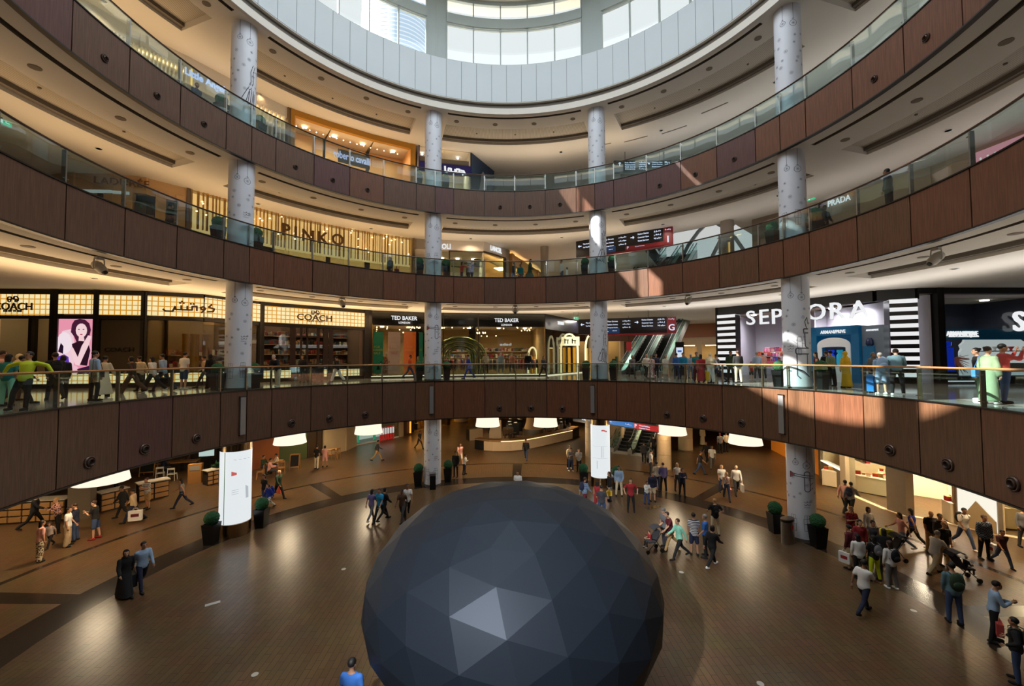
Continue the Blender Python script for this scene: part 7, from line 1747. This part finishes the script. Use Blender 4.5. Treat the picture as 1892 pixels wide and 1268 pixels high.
 ((1562, 948), 60, 'stride', 'longtop:pnk', 'trousers:blk', 'hair_s:k', 'person in pink shirt half hidden behind the backpack walker', 1.78, 2),
 ((1573, 952), 60, 'stride', 'longtop:gry', 'trousers:blk', 'hair_s:k', 'person in grey shirt with a navy backpack near the boutique', 1.76, 2),
 ((1573, 1010), 190, 'phone', 'tee:nvy/red/spot', 'trousers:kha', 'hair_s:y', 'person in blue T-shirt at the back of the crowded group', 1.74, 0),
 ((1572, 1052), 330, 'stand', 'jacket:mar', 'trousers:bei', 'hair_s:k', 'person with a dark red jacket and white bag, left of the group', 1.68, 1),
 ((1590, 1040), 190, 'stand', 'longtop:red', 'trousers:blk', 'hair_long:k', 'person in red top with long dark hair inside the group', 1.7, 0),
 ((1606, 1010), 170, 'stand2', 'longtop:wht', 'trousers:blk', 'hair_bob:k', 'person in white blouse at the back of the group', 1.68, 0),
 ((1614, 1042), 185, 'stand', 'tank:dgy', 'trousers:blk', 'hair_s:k', 'person in dark grey vest in the centre of the group', 1.7, 1),
 ((1588, 1070), 10, 'stand', 'longtop:wht', 'trousers:blk', 'hair_long:k', 'person with very long black hair and white top, back turned', 1.62, 1),
 ((1617, 1074), 5, 'stand2', 'tee:blk', 'trousers:lim', 'hair_long:k', 'person in lime yellow trousers with a grey backpack', 1.64, 1),
 ((1648, 1088), 0, 'stand', 'longtop:wht', 'trousers:gry', 'hair_long:b', 'person in white blouse and grey jeans with a black backpack', 1.66, 1),
 ((1636, 1060), 30, 'stand', 'jacket:blk', 'trousers:blk', 'hair_long:k', 'person in black with a neon green strap, right of the group', 1.66, 1),
 ((1597, 1134), 70, 'stride', 'tee:wht', 'trousers:nvy', 'hair_s:k', 'person in white T-shirt and navy trousers walking in front of the group', 1.76, 2),
 ((1668, 1018), 290, 'stride', 'tee:pnk', 'trousers:ldn', 'hair_long:k', 'person in pale pink T-shirt and light jeans walking left', 1.66, 1),
 ((1688, 1010), 330, 'walk', 'tank:rbl', 'trousers:blk', 'hair_long:k', 'person in cobalt blue top and black leggings', 1.66, 1),
 ((1722, 1022), 200, 'stand', 'tee:blk', 'trousers:kha', 'bald', 'bald person in black T-shirt behind the old man', 1.74, 1),
 ((1739, 1028), 190, 'stand2', 'longtop:dgy', 'trousers:kha', 'hair_s:k', 'person in grey cardigan right of the bald one', 1.72, 1),
 ((1746, 1046), 185, 'stand', 'tee:blk', 'trousers:kha', 'hair_s:y', 'person in black T-shirt holding a white bag behind the stroller', 1.7, 0),
 ((1728, 1062), 80, 'push', 'tee:wht', 'trousers:crm', 'hair_s:g', 'old person in white T-shirt and cream trousers pushing the stroller', 1.72, 0),
 ((1764, 1152), 20, 'stand', 'longtop:steel', 'trousers:den', 'hair_s:k', 'person in slate sweater with a grey-green backpack, back turned', 1.82, 1),
 ((1782, 1012), 190, 'walk', 'tee:wht', 'trousers:den', 'hair_s:k', 'person in white polo with black backpack in front of the glowing wall', 1.76, 2),
 ((1820, 1034), 190, 'stand', 'jacket:blk/ldn/check', 'trousers:blk', 'hair_s:b', 'person in dark plaid shirt holding a plastic bag', 1.78, 1),
 ((1853, 1046), 195, 'walk', 'tee:mar/dgy/check', 'trousers:den', 'hair_s:k', 'boy in checked shirt and jeans beside the plaid shirt', 1.46, 1),
 ((1893, 1012), 200, 'stand', 'longtop:gry', 'trousers:dgy', 'hair_s:k', 'person in grey cut by the right edge, below the boutique', 1.74, 1),
 ((1838, 1186), 130, 'phone', 'longtop:lbl', 'trousers:blk', 'hair_s:k', 'person in pale blue shirt looking at a phone with a brown bag', 1.74, 1),
 ((1880, 1262), 320, 'hips', 'jacket:blk', 'trousers:den', 'hair_s:k', 'person in black top and jeans with a green backpack at the right edge', 1.6, 1),
 ((957, 925), 190, 'stand', 'tee:wht', 'trousers:blk', 'hair_s:k', 'head of a dark haired person just behind the top of the dome', 1.7, 1),
]
PH = {}
for (xy, fc, ps, tp_, bt, hr, lb, h, sk) in LP:
    P = F(*xy); sh = 'wht' if any(w in lb for w in ('white shoes', 'grey T-shirt', 'light jeans', 'white T-shirt and jeans', 'white polo', 'grey jeans')) else ('red' if 'red shoes' in lb else 'blk')
    if 'leggings' in lb: sh = 'wht'
    t = person(P, fc, ps, tp_, bt, hr.replace('hair_s', 'hair_short') if hr else None, lb, h, sk, sh); PH[xy] = (t, ps)
def tp(xy): return PH[xy]
bag(*tp((262, 1090)), 'R', 'large black shopping bag held by the pale blue shirt, lower left', 'blk', (.5, .14, .42)); bag(*tp((246, 965)), 'L', 'big white printed shopping bag at the beige coat', 'wht', (.55, .14, .5), art='mar')
bag(*tp((514, 922)), 'L', 'bright pink bag held by the bald person right of the drum column', 'coral', (.3, .12, .4)); bag(*tp((1127, 926)), 'L', 'small yellow bag below the lightbox', 'yel', (.3, .12, .28))
bag(*tp((1361, 914)), 'L', 'white shopping bag held by the bald person, rear right', 'wht', (.45, .12, .42)); bag(*tp((1343, 924)), 'L', 'pale pink shopping bag beside the red spotted top', 'pnk', (.38, .12, .36))
bag(*tp((1572, 1052)), 'L', 'white and red bag at the left of the crowded group', 'wht', (.36, .12, .4), art='red'); bag(*tp((1746, 1046)), 'L', 'white and green shopping bag behind the stroller', 'wht', (.26, .12, .45), art='dgn')
bag(*tp((1820, 1034)), 'L', 'white plastic bag held by the plaid shirt', 'wht', (.3, .14, .42), art='rst'); bag(tp((1838, 1186))[0], 'stand', 'R', 'dark red-brown bag hanging from the pale blue shirt, lower right', 'rst', (.14, .32, .36))
bag(*tp((1668, 1018)), 'R', 'neon yellow shopping bag held out beside the pink T-shirt', 'lim', (.42, .1, .34))
for xy, lb, c, s in (((497, 942), 'bright blue backpack on the child-sized person right of the drum column', 'rbl', 1.1), ((1080, 938), 'dark navy backpack at the dome edge', 'nvy', 1.1), ((1573, 952), 'navy backpack on the grey shirt near the boutique', 'nvy', 1.1), ((1572, 1052), 'dark red backpack at the left of the group', 'mar', 1.2),
                     ((1617, 1074), 'small grey backpack above the lime trousers', 'gry', .9), ((1648, 1088), 'black floral backpack on the white blouse', 'blk', 1.0), ((1764, 1152), 'large grey-green backpack on the slate sweater', 'dgn', 1.25), ((1782, 1012), 'black backpack on the white polo', 'blk', 1.1), ((1880, 1262), 'green and grey backpack at the right edge', 'dgn', 1.1), ((1322, 990), 'black bag on the back of the cream cropped trousers', 'blk', .8)):
    backpack(*tp(xy), lb, c, s)
shoulder_bag(*tp((1203, 878)), 'black shoulder bag on the white T-shirt left of the cream pillar', 'blk', -1); shoulder_bag(*tp((1636, 1060)), 'black shoulder bag at the right of the group', 'blk')
# person at the bottom edge seen from above
d = ray(650, 1222); P = d * ((ZL + 1.72) / d.z); P.z = ZL
person(P, 5, 'stand2', 'tee:blu', 'trousers:den', 'hair_short:k', 'person in bright blue T-shirt at the bottom edge left of the dome, seen from above', 1.78, 1)
# seated cafe guests
for x, y, fc, c, lb in ((497, 883, 60, 'pnk', 'seated person in pale pink at the cafe table right of the drum column'), (485, 876, 100, 'dgn', 'seated person in dark green at the cafe table'), (512, 872, 230, 'crm', 'seated person in cream leaning over the cafe table'), (548, 842, 180, 'crm', 'seated person in cream under the second lampshade'), (537, 838, 120, 'dgy', 'seated dark figure under the second lampshade'), (580, 840, 200, 'blk', 'seated person in black by the green glass wall'), (571, 838, 160, 'gry', 'seated person in grey by the green glass wall'), (300, 878, 20, 'nvy', 'seated person in navy on the white cafe chair'), (348, 866, 200, 'brn', 'seated person in brown at the long oak table')):
    P = F(x, y); person(P, fc, 'sit', 'longtop:' + c, 'trousers:dgy', 'hair_short:k', lb, 1.7, 1)
# folk inside the cafe counters
for x, y, fc, c, lb in ((175, 925, 170, 'pur', 'cafe worker in purple behind the crate counter'), (216, 916, 200, 'mar', 'cafe worker in dark red under the big left lampshade'), (1000, 800, 180, 'blk', 'barista in black behind the coffee bar')):
    person(F(x, y), fc, 'stand2', 'tee:' + c, 'trousers:blk', 'hair_short:k', lb, 1.72, 2)

GP = [  # lowest gallery: sight column, ring radius
 (46, 14.1, 165, 'back', 'longtop:grn', 'trousers:blk', 'hair_short:k', 'person in lime green shirt leaning back with arms spread along the rail', 1.72, 1),
 (14, 15.6, 340, 'stand', 'tee:tea', 'trousers:mnt', 'hair_long:k', 'person in teal top and mint trousers with long black hair, left edge', 1.64, 1),
 (2, 16.4, 20, 'stand2', 'longtop:pnk', 'trousers:den', 'hair_short:b', 'person in pinkish shirt cut by the left edge on the gallery', 1.76, 1),
 (33, 17.5, 0, 'stand', 'longtop:crm', 'trousers:brn', 'hijab:crm', 'figure with cream headscarf near the lit shop door, left', 1.66, 1),
 (36, 15.8, 30, 'walk', 'jacket:blk', 'trousers:blk', 'hair_short:k', 'dark figure behind the lime green shirt', 1.66, 1),
 (102, 16.2, 300, 'walk', 'jacket:blk', 'trousers:blk', 'hair_short:k', 'person in black with a backpack in front of the pink screen', 1.78, 1),
 (116, 16.8, 320, 'stand', 'longtop:blk', 'trousers:blk', 'hair_bob:k', 'second black-clad person in front of the pink screen', 1.62, 1),
 (174, 14.5, 20, 'stand2', 'longtop:lbl', 'trousers:blk', 'hair_short:k', 'person in pale shirt with black shoulder bag at the rail, left', 1.76, 1),
 (192, 16.0, 350, 'walk', 'longdress:crm', None, 'hair_bun:k', 'person in a long cream dress right of the pale shirt', 1.66, 1),
 (245, 16.6, 265, 'stride', 'longtop:mar/dgn/spot', 'loose:brn', 'hair_bob:k', 'person in floral top and brown wide trousers walking left', 1.66, 1),
 (259, 17.4, 280, 'walk2', 'longtop:crm', 'trousers:blk', 'hair_short:k', 'person in cream behind the floral top', 1.66, 1),
 (283, 16.5, 265, 'stride', 'longtop:wht', 'loose:blk', 'hair_long:k', 'person in white blouse and wide black trousers walking left', 1.66, 0),
 (302, 16.6, 262, 'walk', 'longtop:lbl', 'trousers:nvy', 'hair_short:k', 'person in sky blue shirt beside the white blouse', 1.78, 1),
 (340, 16.8, 5, 'stand', 'tee:wht', 'shorts:den', 'hair_short:k', 'person in white shirt and denim shorts looking into the shop window', 1.8, 0),
 (379, 17.2, 250, 'walk', 'longtop:bei', 'trousers:dgy', 'hair_short:k', 'person in tan jacket left of the first topiary', 1.7, 1),
 (389, 16.4, 285, 'stand', 'abaya:blk', None, 'hijab:blk', 'person in black robe leaning by the leftmost column, gallery', 1.7, 1),
 (513, 14.1, 185, 'rail', 'longtop:blk', 'trousers:crm', 'hair_short:g', 'grey haired person in black leaning on the rail right of the leftmost column', 1.76, 0),
 (559, 17.2, 170, 'stand', 'jacket:blk', 'trousers:blk', 'hair_bob:k', 'person in black with a printed bag at the dark shop door', 1.68, 1),
 (623, 16.2, 285, 'walk', 'longtop:blk', 'loose:wht', 'hair_short:k', 'person in black top and white trousers walking left of the banners', 1.68, 1),
 (757, 17.0, 90, 'walk', 'longtop:org', 'trousers:den', 'hair_short:k', 'person in orange shirt and jeans in front of the orange banner', 1.78, 2),
 (866, 15.6, 260, 'walk', 'longtop:rbl', 'trousers:rbl', 'hair_short:k', 'worker in blue and neon yellow overalls before the dark shop', 1.78, 2),
 (826, 17.6, 200, 'walk', 'longtop:blk', 'trousers:blk', 'hair_bob:k', 'dark figure with pink scarf right of the rear left column', 1.64, 1),
 (1004, 16.4, 150, 'walk', 'longtop:dgy', 'trousers:blk', 'hair_long:k', 'blurred dark figure before the end of the glass shop', 1.66, 1),
 (1168, 17.5, 180, 'walk', 'longtop:gry', 'trousers:dgy', 'hair_bob:k', 'person in grey by the escalator foot, left', 1.68, 1),
 (1194, 18.5, 170, 'walk2', 'longtop:wht', 'trousers:blk', 'bald', 'person in white top at the escalator foot', 1.74, 1),
 (1203, 16.6, 190, 'walk', 'longdress:rst/wht/spot', None, 'hair_bob:k', 'person in a floral dress walking from the escalators', 1.66, 1),
 (1212, 19.5, 185, 'stand', 'longtop:nvy', 'trousers:nvy', 'hair_short:k', 'dark blue figure between the escalator handrails', 1.72, 1),
 (1230, 16.8, 185, 'walk', 'tee:wht', 'skirt:crm', 'hair_bob:b', 'person in white T-shirt and cream shorts near the escalators', 1.68, 0),
 (1250, 18.6, 10, 'stand', 'longtop:blu', 'trousers:den', 'hair_short:k', 'person in blue with back turned, left of the sky blue one', 1.74, 1),
 (1262, 18.2, 190, 'stand2', 'longtop:sky', 'trousers:nvy', 'hair_short:k', 'person in sky blue sweater right of the escalators', 1.76, 1),
 (1276, 19.2, 180, 'stand', 'longtop:lbl', 'trousers:ldn', 'hijab:lbl', 'person in pale blue scarf right of the sky blue sweater', 1.66, 1),
 (1287, 15.6, 200, 'stand', 'tee:tea', 'loose:mar', 'hair_short:k', 'person in teal beside the red robe', 1.76, 1),
 (1295, 14.7, 20, 'walk', 'longdress:red', None, 'hair_long:k', 'person in a deep red robe at the rail, seen from behind', 1.68, 1),
 (1313, 14.7, 10, 'stand', 'longtop:crm', 'loose:wht', 'hijab:crm', 'person in cream headscarf carrying a yellow bag at the rail', 1.68, 1),
 (1326, 15.0, 320, 'walk', 'longtop:dgy', 'trousers:nvy', 'hair_short:k', 'dark figure right of the yellow bag', 1.68, 1),
 (1350, 16.2, 190, 'stand', 'jacket:dgn', 'trousers:blk', 'hair_short:k', 'bearded person in dark green before the striped pillar', 1.8, 1),
 (1364, 15.6, 5, 'stand', 'jacket:blk', 'trousers:crm', 'hair_short:b', 'person in black jacket and cream trousers before the striped pillar', 1.8, 1),
 (1399, 20.0, 0, 'stand2', 'longtop:lbl', 'trousers:dgy', 'hair_short:g', 'person in grey-blue shirt inside the beauty hall', 1.76, 0),
 (1410, 20.5, 0, 'stand', 'longtop:pnk', 'trousers:dgy', 'hair_short:k', 'person in pink shirt inside the beauty hall', 1.72, 0),
 (1388, 19.5, 180, 'stand', 'tee:red', 'shorts:dgy', 'hair_short:b', 'child in red inside the beauty hall', 1.15, 0),
 (1509, 17.8, 300, 'stand', 'tank:mar', 'trousers:blk', 'hair_long:b', 'person in dark red vest right of the rightmost column', 1.68, 0),
 (1536, 16.9, 350, 'stand', 'longtop:sge', 'loose:blk', 'hair_short:k', 'person in grey-green shirt and black trousers before the blue booth', 1.74, 1),
 (1527, 18.5, 10, 'stand2', 'jacket:blk', 'trousers:blk', 'hair_short:b', 'person in black left of the blue booth', 1.74, 1),
 (1563, 16.5, 350, 'stand', 'abaya:yel', None, 'hijab:yel', 'person in mustard yellow robe and scarf before the blue booth', 1.68, 1),
 (1613, 17.8, 190, 'stand', 'longtop:gry', 'trousers:dgy', 'hijab:gry', 'person in grey scarf beside the perfume stand', 1.62, 1),
 (1627, 14.2, 20, 'stand', 'tee:lbl', 'shorts:lbl', 'hair_short:g', 'person with blue backpack and pale blue shorts at the rail, right', 1.58, 0),
 (1657, 14.3, 40, 'rail', 'longtop:steel', 'trousers:blk', 'hair_short:b', 'person in steel blue shirt and black trousers leaning at the rail, right', 1.82, 0),
 (1808, 15.2, 300, 'stand', 'longtop:blk', 'trousers:dgn', 'hair_bun:k', 'dark haired person in black behind the green shirt, right', 1.7, 0),
 (1826, 14.5, 80, 'stand2', 'longdress:sge', None, 'hair_bun:b', 'brown haired person in a sage green dress with blue bag, right', 1.72, 0),
 (1856, 15.1, 120, 'photo', 'longtop:rst', 'trousers:den', 'hair_short:k', 'person in red sweater and jeans raising both hands, right', 1.8, 1),
]
GH = {}
for (x, R_, fc, ps, tp_, bt, hr, lb, h, sk) in GP:
    P = G(x, R_); GH[x] = (person(P, fc, ps, tp_, bt, hr, lb, h, sk, 'wht' if sk == 0 else 'blk'), ps)
shoulder_bag(*GH[174], 'black shoulder bag on the pale shirt at the rail, left', 'blk'); backpack(*GH[102], 'black backpack in front of the pink screen', 'blk'); bag(*GH[1313], 'L', 'mustard yellow bag at the rail behind the red robe', 'yel', (.42, .16, .5))
backpack(*GH[1627], 'pale blue backpack at the right rail', 'lbl', 1.3); bag(*GH[302], 'L', 'black tote bag beside the sky blue shirt', 'blk', (.4, .14, .3)); shoulder_bag(*GH[1826], 'blue handbag on the sage green dress', 'blu', -1)
bag(*GH[559], 'R', 'black bag with white letter print at the dark shop door', 'blk', (.4, .12, .4), art='wht')
P = G(1608, 14.5); t = thing('suitcase', 'upright blue suitcase at the right rail beside the pale blue shorts', 'suitcase', P, .6)
m = MB(); m.box((0, 0, .4), (.44, .28, .66)); m.build('shell', mat('suitcase_blue', (40, 110, 180), .4), t, world=False)
m = MB(); 
for k in range(5): m.box((-.16 + .08*k, -.145, .4), (.02, .02, .6))
m.build('rib', mat('suitcase_blue2', (30, 90, 160), .4), t, world=False)
for sx in (-.16, .16): m = MB(); m.tube([(sx*.6, .1, .73), (sx*.6, .1, .95), (0, .1, .96)], .01, 6); m.build('pull_handle', DSTEEL, t, world=False)
for sx in (-.16, .16):
    for sy in (-.08, .08): m = MB(); m.tube([(sx-.015, sy, .035), (sx+.015, sy, .035)], .033, 10); m.build('wheel', BLACK, t, world=False)
def stroller(P, rz, label, c, child=None):
    t = thing('stroller', label, 'stroller', P, rz)
    for s in (-.22, .22):
        m = MB(); m.tube([(s, -.38, .98), (s, -.05, .5), (s, .38, .1)], .016, 6); m.build('frame_tube', DSTEEL, t, world=False)
        m = MB(); m.tube([(s, -.3, .1), (s, .0, .55), (s, .2, .62)], .014, 6); m.build('frame_tube', DSTEEL, t, world=False)
        for y in (-.3, .38): m = MB(); m.tube([(s-.025, y, .09), (s+.025, y, .09)], .088, 14); m.build('wheel', BLACK, t, world=False)
    m = MB(); m.tube([(-.22, -.38, .98), (.22, -.38, .98)], .02, 6); m.build('push_handle', BLACK, t, world=False)
    m = MB(); m.box((0, .12, .45), (.36, .36, .05)); m.box((0, -.14, .66), (.36, .05, .5), M=Matrix.Rotation(rad(25), 3, 'X')); m.build('seat', cm(c), t, world=False)
    m = MB(); m.grid([[Vector((x, -.2 + .3*sin(a), .82 + .24*cos(a))) for x in (-.2, -.07, .07, .2)] for a in (-1.2, -.6, 0, .5, 1.0)], closed=False, caps=False); m.grid([[Vector((x, -.2 + .28*sin(a), .80 + .24*cos(a))) for x in (-.2, -.07, .07, .2)] for a in (-1.2, -.6, 0, .5, 1.0)], closed=False, caps=False); m.build('canopy', cm(c), t, world=False)
    return t
def child_in(P, rz, fc, top, hair, label):
    R = Matrix.Rotation(rz, 3, 'Z'); Q = P + R @ Vector((0, .12, .43)); h = .86; s = h/1.74
    person((Q.x, Q.y, P.z + .47 - .55*s), fc, 'sit', top, 'trousers:dgy', hair, label, h, 0, 'wht')
P = F(1212, 1018); rz = -rad(255); P = P + Matrix.Rotation(rz, 3, 'Z') @ Vector((0, .15, 0)); stroller(P, rz, 'dark stroller with orange bag right of the dome', 'dgy'); child_in(P, rz, 255, 'tee:red', 'hair_short:b', 'small child in red sitting in the stroller right of the dome')
P = F(1778, 1072); rz = -rad(95); stroller(P, rz, 'navy stroller pushed by the old person in white, lower right', 'nvy'); child_in(P, rz, 95, 'longtop:nvy', 'cap:wht', 'baby in a white sun hat sitting in the navy stroller')
P = F(1650, 1035); stroller(P, -rad(280), 'dark pushchair with black hood behind the crowded group', 'blk')
P = G(583, 16.8); stroller(P, 1.2, 'dark stroller before the shop door on the lowest gallery', 'dgy')

UP = [  # middle and top galleries
 (313, 16.0, Z1, 20, 'stand', 'jacket:blk', 'trousers:blk', 'hair_short:k', 'dark figure before the cream tea room front, middle gallery', 1.74, 2),
 (721, 16.8, Z1, 200, 'stand', 'abaya:blk', None, 'hijab:blk', 'black robed person with children left of the rear left column, middle gallery', 1.7, 1),
 (733, 16.6, Z1, 160, 'walk', 'longtop:mar', 'trousers:blk', 'hair_bob:k', 'child in dark red beside the black robe', 1.1, 1),
 (853, 16.4, Z1, 70, 'point', 'longtop:rst', 'trousers:nvy', 'hair_long:k', 'person in red-pink top before the white leather shop', 1.66, 1),
 (866, 17.0, Z1, 300, 'stand', 'longtop:blk', 'trousers:blk', 'hair_short:k', 'black-clad person behind the lavender shirt', 1.62, 1),
 (872, 16.4, Z1, 80, 'point', 'longtop:pur', 'trousers:nvy', 'hair_short:k', 'person in lavender shirt pointing right, middle gallery', 1.76, 1),
 (949, 16.4, Z1, 120, 'walk', 'longtop:dgy', 'trousers:ldn', 'hair_short:k', 'person in dark top and light jeans, left of the three walkers', 1.76, 1),
 (962, 16.8, Z1, 150, 'stand', 'longtop:tea', 'skirt:nvy', 'hair_bob:b', 'person in teal with a skirt, middle of the three walkers', 1.64, 0),
 (979, 15.6, Z1, 110, 'walk', 'longdress:dgn', None, 'hair_long:k', 'person in dark green dress, right of the three walkers', 1.78, 1),
 (1038, 16.4, Z1, 260, 'stand', 'longtop:wht', 'trousers:den', 'hair_short:k', 'person in white shirt left of the rear right column, middle gallery', 1.74, 1),
 (1048, 16.2, Z1, 300, 'stand', 'longtop:wht', 'trousers:crm', 'hair_long:k', 'small child in white beside the white shirt, middle gallery', 1.15, 1),
 (1187, 22.0, Z1, 10, 'stand', 'jacket:blk', 'trousers:blk', 'hair_short:k', 'dark figure at the foot of the green escalators, left', 1.74, 1),
 (1196, 21.0, Z1, 20, 'stand2', 'jacket:dgy', 'trousers:blk', 'hair_short:k', 'second dark figure at the foot of the green escalators', 1.78, 1),
 (1516, 15.2, Z1, 150, 'stand', 'jacket:dgy', 'trousers:blk', 'hair_long:k', 'dark figure right of the rightmost column, middle gallery, nearer topiary', 1.7, 1),
 (1524, 15.8, Z1, 170, 'stand2', 'longtop:blk', 'trousers:blk', 'hair_short:k', 'second dark figure right of the rightmost column, middle gallery', 1.74, 2),
 (1642, 14.6, Z1, 330, 'stand', 'longtop:dgy', 'trousers:blk', 'hair_short:k', 'person in grey shirt at the rail of the middle gallery, upper right', 1.78, 2),
 (362, 15.2, Z2, 110, 'walk', 'longtop:nvy', 'trousers:blk', 'hair_bun:k', 'dark haired person on the top gallery left of the leftmost column', 1.7, 1),
]
for (x, R_, z, fc, ps, tp_, bt, hr, lb, h, sk) in UP: person(G(x, R_, z), fc, ps, tp_, bt, hr, lb, h, sk)
# shop mannequins in the dark glazed shop
for x, off, tp_, bt, lb in ((700, .5, 'jacket:blk', 'skirt:blk', 'mannequin in black suit by the green banner'), (715, .5, 'longdress:blk/pnk/spot', None, 'mannequin in patterned dress by the pink banner'), (779, .5, 'tee:wht', 'trousers:blk', 'mannequin with white top by the last banner'), (898, .5, 'tee:wht', 'trousers:blk', 'mannequin in white shirt, left of the row in the dark shop'), (926, .5, 'longtop:lbl', 'trousers:ldn', 'mannequin in pale blue, second in the dark shop'), (947, .5, 'longtop:pnk', 'trousers:den', 'mannequin in pink shirt, third in the dark shop'), (977, .5, 'jacket:nvy', 'trousers:den', 'mannequin in navy jacket, rightmost in the dark shop')):
    P = GF.loc(x, 634) - GF.dirn(x)[1] * off; P.z = ZG + .18
    t = thing('mannequin', lb, 'mannequin', P, 0); t.rotation_euler = (0, 0, math.atan2(GF.dirn(x)[0].y, GF.dirn(x)[0].x) + pi)
    inst('body', bodymesh('stand2'), [mat('mannequin_white', (206, 200, 190), .4)]*3, t); k, c = tp_.split(':'); inst(TOPN[k], gar(k, 'stand2'), [cm(c)], t)
    if bt: k, c = bt.split(':'); inst('trousers' if k != 'skirt' else k, gar(k, 'stand2'), [cm(c)], t)
    m = MB(); m.lathe([(.22, -.16), (.22, 0)], (0, 0, 0), 16); m.build('base', WHITE, t, world=False)
# info totem by the escalators
P = pxz(1257, 700, 34); t = thing('info_totem', 'black information totem with lit screen beside the escalators', 'totem', (P.x, P.y, ZG), -.5)
m = MB(); m.box((0, 0, 1.35), (.66, .18, 2.7)); m.build('case', BLACK, t, world=False); m = MB(); m.box((0, -.1, 1.75), (.52, .02, 1.0)); m.build('screen', emat('totem_screen', (214, 226, 240), .9), t, world=False)
m = MB(); m.box((0, -.115, 1.95), (.3, .01, .14)); m.build('screen_mark', emat('totem_blue', (40, 90, 190), .9), t, world=False)
P = pxz(1162, 640, 36); t = thing('red_notice', 'small red hanging notice left of the escalators', 'sign', P); m = MB(); m.box(P, (.42, .04, .75)); m.build('board', mat('notice_red', (150, 40, 40), .5, emit=(150, 40, 40), es=.4), t)
m = MB(); m.tube([P + Vector((0, 0, .37)), P + Vector((0, 0, B1 - P.z))], .012, 5); m.build('hanger_rod', DSTEEL, t)
